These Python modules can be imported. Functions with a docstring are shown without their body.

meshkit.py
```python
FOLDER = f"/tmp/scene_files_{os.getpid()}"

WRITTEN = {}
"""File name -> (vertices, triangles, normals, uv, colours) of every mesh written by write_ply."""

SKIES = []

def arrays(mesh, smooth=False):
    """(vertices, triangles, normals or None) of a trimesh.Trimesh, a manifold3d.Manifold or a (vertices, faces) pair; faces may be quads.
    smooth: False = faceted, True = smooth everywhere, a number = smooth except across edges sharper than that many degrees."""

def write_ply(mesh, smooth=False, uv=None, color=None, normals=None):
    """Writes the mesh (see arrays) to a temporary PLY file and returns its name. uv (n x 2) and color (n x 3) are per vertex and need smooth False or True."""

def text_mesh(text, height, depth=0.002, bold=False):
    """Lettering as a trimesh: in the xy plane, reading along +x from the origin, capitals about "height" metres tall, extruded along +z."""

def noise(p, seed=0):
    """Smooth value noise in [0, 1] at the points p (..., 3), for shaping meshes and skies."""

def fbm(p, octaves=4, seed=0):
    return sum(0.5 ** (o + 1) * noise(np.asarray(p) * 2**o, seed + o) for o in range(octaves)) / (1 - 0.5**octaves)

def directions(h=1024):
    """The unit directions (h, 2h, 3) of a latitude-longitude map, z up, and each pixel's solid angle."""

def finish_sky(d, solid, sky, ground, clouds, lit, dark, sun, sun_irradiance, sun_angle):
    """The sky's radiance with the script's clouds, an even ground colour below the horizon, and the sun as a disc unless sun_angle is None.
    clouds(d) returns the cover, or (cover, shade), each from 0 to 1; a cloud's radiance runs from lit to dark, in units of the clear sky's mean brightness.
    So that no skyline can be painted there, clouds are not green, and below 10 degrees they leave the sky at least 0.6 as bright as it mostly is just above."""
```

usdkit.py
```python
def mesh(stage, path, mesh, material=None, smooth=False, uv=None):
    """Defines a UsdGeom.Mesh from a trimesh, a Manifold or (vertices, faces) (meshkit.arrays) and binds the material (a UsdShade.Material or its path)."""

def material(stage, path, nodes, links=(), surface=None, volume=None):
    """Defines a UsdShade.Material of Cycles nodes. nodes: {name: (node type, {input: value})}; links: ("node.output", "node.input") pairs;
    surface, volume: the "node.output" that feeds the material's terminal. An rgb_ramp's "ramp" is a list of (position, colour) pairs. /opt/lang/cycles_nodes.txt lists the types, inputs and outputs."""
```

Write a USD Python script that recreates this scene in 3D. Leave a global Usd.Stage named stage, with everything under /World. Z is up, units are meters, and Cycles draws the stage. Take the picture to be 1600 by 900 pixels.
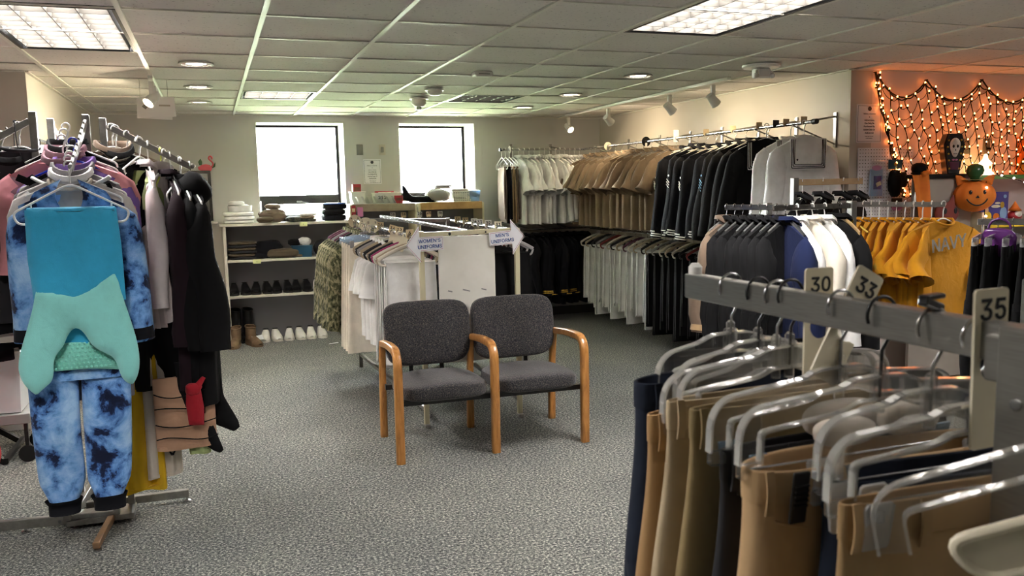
import math, random, numpy as np, trimesh, usdkit, meshkit
from pxr import Usd, UsdGeom, UsdLux, UsdShade, Gf, Sdf
stage = Usd.Stage.CreateInMemory()
UsdGeom.SetStageUpAxis(stage, 'Z'); UsdGeom.SetStageMetersPerUnit(stage, 1.0)
UsdGeom.Xform.Define(stage, '/World'); UsdGeom.Scope.Define(stage, '/World/Looks')
PI = math.pi
H = 1.55                      # lens height
CEIL = H + 0.809
XL, XR, YB = -1.08, 4.50, 9.37  # left wall, right wall, window wall
YH, YL = 5.10, 6.29           # wall with the string lights, short wall on the left

# ---------------------------------------------------------------- camera, sky, sun, exposure
def set_camera():
    yaw, pitch, roll = np.radians([19.57, -6.83, -1.18])
    cy, sy, cp, sp, cr, sr = np.cos(yaw), np.sin(yaw), np.cos(pitch), np.sin(pitch), np.cos(roll), np.sin(roll)
    f = np.array([sy*cp, cy*cp, sp]); r = np.array([cy, -sy, 0]); u = np.cross(r, f)
    r, u = cr*r + sr*u, -sr*r + cr*u
    cam = UsdGeom.Camera.Define(stage, '/World/camera')
    m = Gf.Matrix4d(*r, 0, *u, 0, *(-f), 0, 0, 0, H, 1)
    cam.AddTransformOp().Set(m)
    cam.CreateHorizontalApertureAttr(36.0); cam.CreateVerticalApertureAttr(20.25)
    cam.CreateFocalLengthAttr(36.0*1310/1600)
    cam.CreateFStopAttr(9.0); cam.CreateFocusDistanceAttr(5.0)
    cam.CreateClippingRangeAttr((0.05, 500.0))
    cam.CreateExposureAttr(EXPOSURE)
EXPOSURE = 1.5
SKY = 14.0          # overcast sky seen through the windows
SUN = 22.0
TROFFER = 24.0
DOWN = 16.0
set_camera()
dome = UsdLux.DomeLight.Define(stage, '/World/sky'); dome.CreateIntensityAttr(SKY); dome.CreateColorAttr(Gf.Vec3f(0.97, 0.99, 1.0))
sun = UsdLux.DistantLight.Define(stage, '/World/sun'); sun.CreateIntensityAttr(SUN); sun.CreateAngleAttr(2.0)
sun.AddRotateXYZOp().Set(Gf.Vec3f(-38, 20, 0)); sun.CreateColorAttr(Gf.Vec3f(1, 0.95, 0.86))

# ---------------------------------------------------------------- naming helpers
EACH = set('bracket back_bracket button strap_notch cuff belt_loop rod_bracket lower_rail scuff_mark collar_stripe knob clip seat_rail lamp_head cross_bar upright base_bar slot pocket shoelace bulb_lamp rail_end badge_bar numeral clip_jaw'.split())
used = {}
def numbered(parent, name):
    k = (parent, name); n = used.get(k, 0); used[k] = n + 1
    return f'{parent}/{name}' if n == 0 else f'{parent}/{name}_{n:03d}'
def tag(prim, label=None, cat=None, group=None, kind=None):
    for k, v in (('label', label), ('category', cat), ('group', group), ('kind', kind)):
        if v: prim.SetCustomDataByKey(k, v)
    return prim
def place(x, loc, rot):
    x.AddTranslateOp().Set(Gf.Vec3d(*map(float, loc)))
    r = rot if isinstance(rot, (tuple, list)) else (0, 0, rot)
    x.AddRotateXYZOp().Set(Gf.Vec3f(*map(float, r)))
def thing(name, label, cat, loc=(0, 0, 0), rot=0, group=None, kind=None):
    """An Xform directly under /World; rot in degrees (about z, or xyz)."""
    x = UsdGeom.Xform.Define(stage, numbered('/World', name)); place(x, loc, rot)
    return tag(x.GetPrim(), label, cat, group, kind)
def part(parent, name, mb, m, label=None, smooth=None, kind=None):
    if name in EACH and len(mb.v) > 1:            # alike pieces: one mesh each
        n = 0
        for v, f in zip(mb.v, mb.f):
            one = MB(mb.smooth); one.add(v, f - n); n += len(v); part(parent, name, one, m, label, smooth, kind)
        return parent
    path = numbered(str(parent.GetPath()), name)
    v, f = mb.arrays()
    p = usdkit.mesh(stage, path, (v, f), M[m] if isinstance(m, str) else m, smooth=mb.smooth if smooth is None else smooth).GetPrim()
    return tag(p, label, None, None, kind)
def solo(name, label, cat, mb, m, loc=(0, 0, 0), rot=0, group=None, kind=None, smooth=None):
    """A thing that is one mesh."""
    path = numbered('/World', name); v, f = mb.arrays()
    x = usdkit.mesh(stage, path, (v, f), M[m] if isinstance(m, str) else m, smooth=mb.smooth if smooth is None else smooth)
    place(x, loc, rot)
    return tag(x.GetPrim(), label, cat, group, kind)
def dup(src, loc, rot=0, label=None, group=None):
    was = src.GetCustomData(); name = src.GetName()
    import re
    name = re.sub(r'_[0-9]{3}$', '', name)
    x = UsdGeom.Xform.Define(stage, numbered('/World', name))
    place(x, loc, rot); x.GetPrim().GetReferences().AddInternalReference(src.GetPath())
    x.GetPrim().SetInstanceable(True)
    return tag(x.GetPrim(), label or was.get('label'), was.get('category'), group or was.get('group'))

# ---------------------------------------------------------------- mesh helpers
def rotm(rx=0, ry=0, rz=0):
    return trimesh.transformations.euler_matrix(*np.radians([rx, ry, rz]), 'sxyz')[:3, :3]
_CH = None
def _chamfer_topology():
    global _CH
    if _CH is None:
        c = np.array([[sx, sy, sz] for sx in (-1, 1) for sy in (-1, 1) for sz in (-1, 1)], float)
        pts = []
        for p in c:
            for k in range(3):
                q = p.copy()
                for j in range(3):
                    if j != k: q[j] *= 0.8
                pts.append(q)
        hull = trimesh.Trimesh(np.array(pts), process=False).convex_hull
        # map hull vertices back to generated order
        idx = [int(np.argmin(((np.array(pts) - v)**2).sum(1))) for v in hull.vertices]
        _CH = (c, np.array(idx)[hull.faces])
    return _CH
class MB:
    def __init__(self, smooth=35): self.v, self.f, self.n, self.smooth = [], [], 0, smooth
    def add(self, v, f):
        v = np.asarray(v, float); f = np.asarray(f, int)
        if f.shape[1] == 4: f = np.vstack([f[:, [0, 1, 2]], f[:, [0, 2, 3]]])
        self.v.append(v); self.f.append(f + self.n); self.n += len(v); return self
    def arrays(self): return np.vstack(self.v), np.vstack(self.f)
    def mesh(self, m, R=None, t=(0, 0, 0)):
        v = np.array(m.vertices)
        if R is not None: v = v @ R.T
        return self.add(v + np.array(t), m.faces)
    def box(self, c, s, R=None, bev=0.0):
        s = np.asarray(s, float)/2
        if bev <= 0:
            v = np.array([[x, y, z] for x in (-1, 1) for y in (-1, 1) for z in (-1, 1)], float)*s
            f = [[0, 1, 3, 2], [4, 6, 7, 5], [0, 4, 5, 1], [2, 3, 7, 6], [0, 2, 6, 4], [1, 5, 7, 3]]
        else:
            cs, f = _chamfer_topology(); b = np.minimum(bev, s*0.45); v = []
            for p in cs:
                for k in range(3):
                    q = s - b; q = q.copy(); q[k] = s[k]; v.append(p*q)
            v = np.array(v)
        if R is not None: v = v @ np.asarray(R).T
        return self.add(v + np.asarray(c, float), f)
    def span(self, a, b, bev=0.0):
        a, b = np.array(a, float), np.array(b, float)
        return self.box((a + b)/2, np.abs(b - a), None, bev)
    def bar(self, a, b, w, h, up=(0, 0, 1), bev=0.0):
        """A rectangular bar from a to b; w across, h along up."""
        a, b = np.array(a, float), np.array(b, float); d = b - a; L = np.linalg.norm(d); d /= L
        s = np.cross(d, up); s /= np.linalg.norm(s); u = np.cross(s, d)
        return self.box((a + b)/2, (w, L, h), np.stack([s, d, u], 1), bev)
    def tube(self, pts, r, n=8, closed=False, flat=None, up=None):
        """Swept ellipse; flat=(a,b) scales across/along the frame's normal."""
        P = np.asarray(pts, float); N = len(P); r = np.broadcast_to(np.asarray(r, float), (N,))
        T = np.roll(P, -1, 0) - np.roll(P, 1, 0) if closed else np.gradient(P, axis=0)
        T /= np.maximum(np.linalg.norm(T, axis=1, keepdims=True), 1e-12)
        u = np.array(up if up is not None else ([0, 0, 1] if abs(T[0, 2]) < 0.9 else [0, 1, 0]), float)
        th = np.arange(n)*2*PI/n; V = []
        for k in range(N):
            s = np.cross(T[k], u); l = np.linalg.norm(s)
            s = s/l if l > 1e-6 else np.cross(T[k], [1, 0, 0.01]); s /= np.linalg.norm(s); w = np.cross(s, T[k])
            if up is None: u = w
            a, b = flat or (1, 1)
            V.append(P[k] + r[k]*(np.outer(np.cos(th)*a, s) + np.outer(np.sin(th)*b, w)))
        return self._skin(np.array(V), closed, True)
    def _skin(self, G, closed_v=False, caps=False):
        N, n = G.shape[:2]; F = []
        i = np.arange(n); j = (i + 1) % n
        for k in range(N if closed_v else N - 1):
            a, b = k*n, ((k + 1) % N)*n
            F.append(np.stack([a + i, a + j, b + j, b + i], 1))
        F = np.vstack(F); F = np.vstack([F[:, [0, 1, 2]], F[:, [0, 2, 3]]]); V = G.reshape(-1, 3)
        if caps and not closed_v:
            V = np.vstack([V, G[0].mean(0), G[-1].mean(0)]); c0, c1 = N*n, N*n + 1
            F = np.vstack([F, np.stack([np.full(n, c0), j, i], 1), np.stack([np.full(n, c1), (N-1)*n + i, (N-1)*n + j], 1)])
        return self.add(V, F)
    def loop(self, G, caps=False): return self._skin(np.asarray(G, float), False, caps)
    def grid(self, G):
        G = np.asarray(G, float); a, b = G.shape[:2]
        i = np.arange(a*b).reshape(a, b)
        return self.add(G.reshape(-1, 3), np.stack([i[:-1, :-1], i[1:, :-1], i[1:, 1:], i[:-1, 1:]], -1).reshape(-1, 4))
    def sheet(self, G, t, d=(0, -1, 0)):
        """A grid given thickness t along d."""
        G = np.asarray(G, float); d = np.asarray(d, float); a, b = G.shape[:2]
        A, B = G + d*t/2, G - d*t/2
        i = np.arange(a*b).reshape(a, b); q = np.stack([i[:-1, :-1], i[1:, :-1], i[1:, 1:], i[:-1, 1:]], -1).reshape(-1, 4)
        n = a*b; rim = np.concatenate([i[0, :-1], i[:-1, -1], i[-1, :0:-1], i[:0:-1, 0]]); nx = np.roll(rim, -1)
        return self.add(np.vstack([A.reshape(-1, 3), B.reshape(-1, 3)]), np.vstack([q, q[:, ::-1] + n, np.stack([rim, rim + n, nx + n, nx], 1)]))
    def lathe(self, prof, n=20, c=(0, 0, 0), axis='z'):
        p = np.asarray(prof, float); th = np.arange(n)*2*PI/n
        G = np.stack([np.outer(p[:, 0], np.cos(th)), np.outer(p[:, 0], np.sin(th)), np.repeat(p[:, 1:2], n, 1)], -1)
        if axis == 'y': G = G[..., [0, 2, 1]]
        if axis == 'x': G = G[..., [2, 0, 1]]
        return self._skin(G + np.array(c), False, True)
    def ball(self, c, r, sub=2, s=(1, 1, 1)):
        m = trimesh.creation.icosphere(sub, 1.0); return self.add(m.vertices*np.array(s)*r + np.array(c), m.faces)
    def poly(self, pts, h, R=None, t=(0, 0, 0), holes=()):
        from shapely.geometry import Polygon
        m = trimesh.creation.extrude_polygon(Polygon(pts, holes), h, engine='earcut'); return self.mesh(m, R, t)
    def text(self, s, height, R=None, t=(0, 0, 0), depth=0.001, bold=False, center=True):
        m = meshkit.text_mesh(s, height, depth, bold); v = np.array(m.vertices)
        if center: v[:, 0] -= (v[:, 0].min() + v[:, 0].max())/2
        if R is not None: v = v @ np.asarray(R).T
        return self.add(v + np.array(t), m.faces)
    def xf(self, R=None, t=(0, 0, 0), s=1.0):
        self.v = [(x*s if R is None else (x*s) @ np.asarray(R).T) + np.array(t) for x in self.v]; return self
RXZ = np.array([[1, 0, 0], [0, 0, -1], [0, 1, 0]], float)    # xy plane stood up to face -y
def arc(c, r, a0, a1, n, plane='xz'):
    a = np.radians(np.linspace(a0, a1, n)); z = np.zeros(n)
    u, w = c[0] + r*np.cos(a), c[1] + r*np.sin(a)
    return np.stack([u, z, w], 1) if plane == 'xz' else np.stack([u, w, z], 1)
def smooth_path(P, n=6):
    from scipy.interpolate import CubicSpline
    P = np.asarray(P, float); t = np.r_[0, np.cumsum(np.linalg.norm(np.diff(P, axis=0), axis=1))]
    return CubicSpline(t, P)(np.linspace(0, t[-1], n*(len(P)-1) + 1))
def round_path(P, r, n=5, closed=False):
    """Polyline with rounded corners."""
    P = np.asarray(P, float); N = len(P); out = []
    for k in range(N):
        if not closed and k in (0, N-1): out.append(P[k]); continue
        a, b, c = P[k-1], P[k], P[(k+1) % N]
        d1, d2 = a - b, c - b; l1, l2 = np.linalg.norm(d1), np.linalg.norm(d2); q = min(r, l1*0.45, l2*0.45)
        s, e = b + d1/l1*q, b + d2/l2*q
        for t in np.linspace(0, 1, n): out.append((1-t)**2*s + 2*t*(1-t)*b + t*t*e)
    return np.array(out)

# ---------------------------------------------------------------- materials
M = {}
def mat(name, nodes, links=(), surface='p.BSDF'):
    M[name] = usdkit.material(stage, f'/World/Looks/{name}', nodes, links, surface=surface); return M[name]
def lin(c):
    if isinstance(c, str): c = [int(c[i:i+2], 16)/255 for i in (0, 2, 4)]
    return tuple(x/12.92 if x <= 0.04045 else ((x + 0.055)/1.055)**2.4 for x in c)
def plain(name, col, rough=0.5, metal=0.0, **kw):
    mat(name, {'p': ('principled_bsdf', dict(base_color=lin(col), roughness=rough, metallic=metal, **kw))})
def worn(name, col, col2, scale=8, rough=0.5, metal=0.0, bump=0.0, detail=4, **kw):
    """Two tones mixed by noise in the object's own coordinates."""
    n = {'t': ('texture_coordinate', {}), 'n': ('noise_texture', dict(scale=scale, detail=detail, roughness=0.6)),
         'r': ('rgb_ramp', {'ramp': [(0.3, lin(col)), (0.7, lin(col2))]}), 'p': ('principled_bsdf', dict(roughness=rough, metallic=metal, **kw))}
    l = [('t.object', 'n.vector'), ('n.fac', 'r.fac'), ('r.color', 'p.base_color')]
    if bump:
        n['b'] = ('bump', dict(strength=bump, distance=0.002)); l += [('n.fac', 'b.height'), ('b.normal', 'p.normal')]
    mat(name, n, l)
def fabric(name, col, var=0.12, bump=0.35, weave=900, sheen=0.08, rough=0.92, tiny=0.5):
    """Cloth: slow tonal drift, fine weave relief, a little difference from piece to piece."""
    c = np.array(lin(col)); lo, hi = tuple(c*(1 - var)), tuple(np.minimum(c*(1 + var), 0.95))
    if c.mean() < 0.03: sheen = 0.012
    n = {'t': ('texture_coordinate', {}), 'n': ('noise_texture', dict(scale=7, detail=5, roughness=0.6)), 'w': ('noise_texture', dict(scale=weave, detail=1)),
         'c': ('noise_texture', dict(scale=16, detail=2, distortion=0.6)),
         'o': ('object_info', {}), 'm': ('math', dict(math_type='multiply_add', value2=0.22, value3=0.89)),
         'r': ('rgb_ramp', {'ramp': [(0.3, lo), (0.7, hi)]}), 'h': ('hsv', dict(saturation=1.0)),
         'a': ('math', dict(math_type='multiply_add', value2=0.12)),
         'b': ('bump', dict(strength=bump, distance=0.012)), 'p': ('principled_bsdf', dict(roughness=rough, sheen_weight=sheen, sheen_roughness=0.5, specular_ior_level=0.25))}
    l = [('t.object', 'n.vector'), ('t.object', 'w.vector'), ('t.object', 'c.vector'), ('n.fac', 'r.fac'), ('o.random', 'm.value1'), ('m.value', 'h.value'), ('r.color', 'h.color'), ('h.color', 'p.base_color'),
         ('w.fac', 'a.value1'), ('c.fac', 'a.value3'), ('a.value', 'b.height'), ('b.normal', 'p.normal')]
    mat(name, n, l)
def camo(name, cols, scale=14, stretch=(1, 1, 1), rough=0.92, detail=4, at=(0.38, 0.48, 0.56)):
    ramp = [(0.0, lin(cols[0]))] + [(a, lin(c)) for a, c in zip(at, cols[1:])]
    mat(name, {'t': ('texture_coordinate', {}), 'g': ('mapping', dict(scale=stretch)), 'n': ('noise_texture', dict(scale=scale, detail=detail, roughness=0.6, distortion=0.4)),
               'r': ('rgb_ramp', {'ramp': ramp, 'interpolate': False}), 'p': ('principled_bsdf', dict(roughness=rough, sheen_weight=0.1, specular_ior_level=0.2))},
        [('t.object', 'g.vector'), ('g.vector', 'n.vector'), ('n.fac', 'r.fac'), ('r.color', 'p.base_color')])
def wall_paint(name, col, scale=3):
    c = np.array(lin(col))
    mat(name, {'g': ('geometry', {}), 'n': ('noise_texture', dict(scale=1.2, detail=4)), 'f': ('noise_texture', dict(scale=220, detail=2)),
               'r': ('rgb_ramp', {'ramp': [(0.3, tuple(c*0.95)), (0.7, tuple(c*1.03))]}), 'b': ('bump', dict(strength=0.12, distance=0.003)),
               'p': ('principled_bsdf', dict(roughness=0.75, specular_ior_level=0.3))},
        [('g.position', 'n.vector'), ('g.position', 'f.vector'), ('n.fac', 'r.fac'), ('r.color', 'p.base_color'), ('f.fac', 'b.height'), ('b.normal', 'p.normal')])
def emit(name, col, strength):
    mat(name, {'e': ('emission', dict(color=lin(col), strength=strength))}, surface='e.emission')
wall_paint('paint_wall', 'c6c4c0'); wall_paint('paint_side', 'cac3b8'); wall_paint('paint_pink', 'e8dbd6')
mat('carpet', {'g': ('geometry', {}), 'a': ('noise_texture', dict(scale=80, detail=3, roughness=0.8)), 'b': ('noise_texture', dict(scale=1.1, detail=5, roughness=0.6)),
               'v': ('noise_texture', dict(scale=300, detail=2)), 'r': ('rgb_ramp', {'ramp': [(0.37, lin('1f2123')), (0.46, lin('565958')), (0.54, lin('737571')), (0.63, lin('c2bfb4'))]}),
               's': ('rgb_ramp', {'ramp': [(0.38, (0.82, 0.82, 0.82)), (0.6, (1.04, 1.03, 1.0))]}), 'm': ('mix', dict(mix_type='multiply', fac=1.0)),
               'k': ('bump', dict(strength=0.5, distance=0.004)), 'p': ('principled_bsdf', dict(roughness=0.97, sheen_weight=0.1, specular_ior_level=0.1))},
    [('g.position', 'a.vector'), ('g.position', 'b.vector'), ('g.position', 'v.vector'), ('a.fac', 'r.fac'), ('b.fac', 's.fac'), ('r.color', 'm.color1'), ('s.color', 'm.color2'),
     ('m.color', 'p.base_color'), ('v.fac', 'k.height'), ('k.normal', 'p.normal')])
mat('ceiling_tile', {'g': ('geometry', {}), 'a': ('noise_texture', dict(scale=55, detail=3, roughness=0.7)), 'b': ('noise_texture', dict(scale=0.9, detail=3)),
               'r': ('rgb_ramp', {'ramp': [(0.30, lin('84807c')), (0.37, lin('d6d1cb')), (1.0, lin('ddd8d2'))]}), 's': ('rgb_ramp', {'ramp': [(0.35, (0.94, 0.94, 0.94)), (0.65, (1.02, 1.02, 1.02))]}),
               'm': ('mix', dict(mix_type='multiply', fac=1.0)), 'k': ('bump', dict(strength=0.4, distance=0.004)), 'p': ('principled_bsdf', dict(roughness=0.9, specular_ior_level=0.15))},
    [('g.position', 'a.vector'), ('g.position', 'b.vector'), ('a.fac', 'r.fac'), ('b.fac', 's.fac'), ('r.color', 'm.color1'), ('s.color', 'm.color2'), ('m.color', 'p.base_color'), ('a.fac', 'k.height'), ('k.normal', 'p.normal')])
plain('tee_white', 'd6d3c8', 0.45); plain('trim_white', 'e6e3da', 0.4); plain('window_bronze', '24221f', 0.45, 0.3); plain('white_plastic', 'eceae4', 0.35)
plain('black_plastic', '121214', 0.35); plain('grey_plastic', '8a8a88', 0.4); plain('white_enamel', 'e9e7e2', 0.3)
plain('black_rubber', '0c0c0c', 0.8); plain('black_frame', '0a0a0b', 0.3)
mat('chrome', {'t': ('texture_coordinate', {}), 'n': ('noise_texture', dict(scale=30, detail=3)), 'm': ('math', dict(math_type='multiply_add', value2=0.15, value3=0.12)), 'p': ('principled_bsdf', dict(base_color=lin('b9b9ba'), metallic=1.0))},
    [('t.object', 'n.vector'), ('n.fac', 'm.value1'), ('m.value', 'p.roughness')])
mat('brushed_steel', {'t': ('texture_coordinate', {}), 'g': ('mapping', dict(scale=(60, 2, 60))), 'n': ('noise_texture', dict(scale=14, detail=3)), 'r': ('rgb_ramp', {'ramp': [(0.3, lin('a09e99')), (0.7, lin('acaaa5'))]}),
    'm': ('math', dict(math_type='multiply_add', value2=0.10, value3=0.33)), 'p': ('principled_bsdf', dict(metallic=1.0))},
    [('t.object', 'g.vector'), ('g.vector', 'n.vector'), ('n.fac', 'r.fac'), ('r.color', 'p.base_color'), ('n.fac', 'm.value1'), ('m.value', 'p.roughness')])
worn('old_steel', 'a9a7a3', '8b8884', 20, 0.35, 0.9); worn('rusty_steel', '9a7350', '7b6a58', 14, 0.5, 0.5)
emit('lamp_tube', 'fffaf6', TROFFER); emit('lamp_down', 'fff4e0', DOWN); emit('lamp_spot', 'ffe2b0', 60.0); emit('lamp_dim', 'f2f5e6', 1.6)
# ================================================================ the room
def struct(name, mb, m, **kw): return tag(solo(name, None, None, mb, m, **kw), kind='structure')
struct('floor', MB().span((-6, -3.2, -0.1), (8.2, YB + 0.5, 0)), 'carpet')
# window wall with two deep openings
W1, W2, WZ = (0.50, 1.413), (2.03, 2.905), (1.02, 2.288)
b = MB()
xs = [XL - 0.2, W1[0], W1[1], W2[0], W2[1], XR + 0.2]
for k in range(0, 5, 2): b.span((xs[k], YB, 0), (xs[k+1], YB + 0.5, CEIL + 0.12))
for w in (W1, W2):
    b.span((w[0], YB, 0), (w[1], YB + 0.5, WZ[0])); b.span((w[0], YB, WZ[1]), (w[1], YB + 0.5, CEIL + 0.12))
struct('wall_back', b, 'paint_wall')
struct('wall_right', MB().span((XR, YH, 0), (XR + 0.2, YB, CEIL + 0.12)), 'paint_side')
struct('wall_right_front', MB().span((XR + 0.2, YH, 0), (8.2, YH + 0.15, CEIL + 0.12)), 'paint_pink')
struct('wall_left', MB().span((XL - 0.2, YL, 0), (XL, YB, CEIL + 0.12)), 'paint_side')
struct('wall_left_front', MB().span((-6, YL, 0), (XL - 0.2, YL + 0.15, CEIL + 0.12)), 'paint_wall')
struct('wall_far_left', MB().span((-6.15, -3.2, 0), (-6, YL, CEIL + 0.12)), 'paint_wall')
struct('wall_far_right', MB().span((8.2, -3.2, 0), (8.35, YH, CEIL + 0.12)), 'paint_wall')
struct('wall_front', MB().span((-6, -3.35, 0), (8.2, -3.2, CEIL + 0.12)), 'paint_wall')
mat('pane_glass', {'f': ('fresnel', dict(IOR=1.45)), 't': ('transparent_bsdf', dict(color=(0.95, 0.97, 0.96))), 'g': ('glossy_bsdf', dict(color=(1, 1, 1), roughness=0.02)), 'x': ('mix_closure', {})},
    [('f.fac', 'x.fac'), ('t.BSDF', 'x.closure1'), ('g.BSDF', 'x.closure2')], surface='x.closure')
for k, w in enumerate((W1, W2)):
    t = tag(thing(f'window_{k+1}', None, None, (0, YB + 0.44, 0)), kind='structure')
    x0, x1 = w; z0, z1 = WZ; zt0, zt1 = 1.452, 1.512
    fr = MB().span((x0, -0.03, z0), (x0 + 0.02, 0.04, z1)).span((x1 - 0.03, -0.03, z0), (x1, 0.04, z1)).span((x0, -0.03, z1 - 0.022), (x1, 0.04, z1)).span((x0, -0.03, z0), (x1, 0.04, z0 + 0.05)).span((x0, -0.03, zt0), (x1, 0.04, zt1))
    part(t, 'window_frame', fr, 'window_bronze')
    s = MB().span((x0 + 0.035, -0.045, z0 + 0.05), (x0 + 0.085, 0.02, zt0)).span((x1 - 0.085, -0.045, z0 + 0.05), (x1 - 0.035, 0.02, zt0)).span((x0 + 0.085, -0.045, z0 + 0.05), (x1 - 0.085, 0.02, z0 + 0.09)).span((x0 + 0.085, -0.045, zt0 - 0.035), (x1 - 0.085, 0.02, zt0))
    part(t, 'sash', s, 'window_bronze')
    part(t, 'pane', MB().span((x0 + 0.03, 0.0, zt1 - 0.01), (x1 - 0.03, 0.006, z1 - 0.03)), 'pane_glass')
    part(t, 'pane', MB().span((x0 + 0.08, -0.02, z0 + 0.08), (x1 - 0.08, -0.014, zt0 - 0.03)), 'pane_glass')
    xm = (x0 + x1)/2
    part(t, 'latch', MB().box((xm - 0.01, -0.06, 1.44), (0.06, 0.03, 0.022), bev=0.005).bar((xm, -0.075, 1.44), (xm + 0.085, -0.085, 1.425), 0.012, 0.014), 'grey_plastic')
    part(t, 'window_sill', MB().span((x0, -0.44, z0), (x1, -0.03, z0 + 0.02), 0.004), 'trim_white')
# lawn and pale building outside
mat('lawn', {'g': ('geometry', {}), 'n': ('noise_texture', dict(scale=2, detail=5)), 'r': ('rgb_ramp', {'ramp': [(0.3, lin('87996c')), (0.7, lin('b2bf94'))]}), 'p': ('principled_bsdf', dict(roughness=0.95))},
    [('g.position', 'n.vector'), ('n.fac', 'r.fac'), ('r.color', 'p.base_color')])
struct('ground', MB().span((-30, YB + 0.5, -0.45), (36, 60, -0.25)), 'lawn')

# ---- suspended ceiling
ceil_root = tag(thing('ceiling', None, None), kind='structure')
part(ceil_root, 'deck', MB().span((-6.2, -3.4, CEIL + 0.12), (8.4, YB + 0.6, CEIL + 0.3)), 'trim_white')
CX = lambda c: 0.28 + 0.61*c
CY = lambda r: 3.53 + 0.605*r
inside = lambda x, y: (-6 < x < 8.2 and -3.2 < y < YH) or (-6 < x < XR and y < YL) or (XL < x < XR and y < YB)
rng = random.Random(3)
TROFF = [(-2, 1, 2, 'lit'), (3, -1, 2, 'lit'), (0, 6, 1, 'lit'), (3, 6, 1, 'dim'), (-2, -4, 2, 'lit'), (3, -6, 2, 'lit'), (8, -2, 2, 'lit'), (-7, -2, 2, 'lit')]
taken = {(c, r0 + k) for c, r0, n, _ in TROFF for k in range(n)}
tees, rest = MB(), MB()
def tile_cells():
    for c in range(-11, 14):
        for r in range(-12, 10):
            yield c, r
for c, r in tile_cells():
    x0, x1, y0, y1 = max(CX(c), -6), min(CX(c+1), 8.2), max(CY(r), -3.2), min(CY(r+1), YB)
    if CY(r) < YL and CY(r+1) > YL and (x0 + x1)/2 < XL: y1 = YL
    if CY(r) < YH and CY(r+1) > YH and (x0 + x1)/2 > XR: y1 = YH
    xm = (x0 + x1)/2
    if y1 > YL + 0.01 and x1 > XL > x0 and r > 3: x0 = XL
    if y1 > YH + 0.01 and x1 > XR > x0: x1 = XR
    if x1 - x0 < 0.03 or y1 - y0 < 0.03 or not inside((x0+x1)/2, (y0+y1)/2): continue
    if (c, r) in taken: continue
    dz = rng.uniform(0, 0.003)
    tb = (rest if (r < -1 or c < -4 or c > 10) else MB())
    R = rotm(rng.uniform(-0.25, 0.25), rng.uniform(-0.25, 0.25), 0)
    tb.box(((x0+x1)/2, (y0+y1)/2, CEIL + 0.014 + dz), (x1 - x0 - 0.016, y1 - y0 - 0.016, 0.016), R)
    if tb is not rest: part(ceil_root, 'ceiling_tile', tb, 'ceiling_tile', smooth=False)
tb = MB(); tb.span((XL + 0.01, YL, CEIL + 0.006), (CX(-2) - 0.008, CY(5) - 0.008, CEIL + 0.022)); part(ceil_root, 'ceiling_tile', tb, 'ceiling_tile', smooth=False)
part(ceil_root, 'tile_field', rest, 'ceiling_tile', smooth=False, kind='stuff')
for c in range(-10, 14):
    x = CX(c); y1 = YB if XL < x < XR else (YL if x < XL else YH)
    if -6 < x < 8.2: tees.span((x - 0.012, -3.2, CEIL - 0.001), (x + 0.012, y1, CEIL + 0.008))
for r in range(-11, 10):
    y = CY(r); x0 = -6 if y < YL else XL; x1 = 8.2 if y < YH else XR
    tees.span((x0, y - 0.007, CEIL + 0.001), (x1, y + 0.007, CEIL + 0.007))
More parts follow.
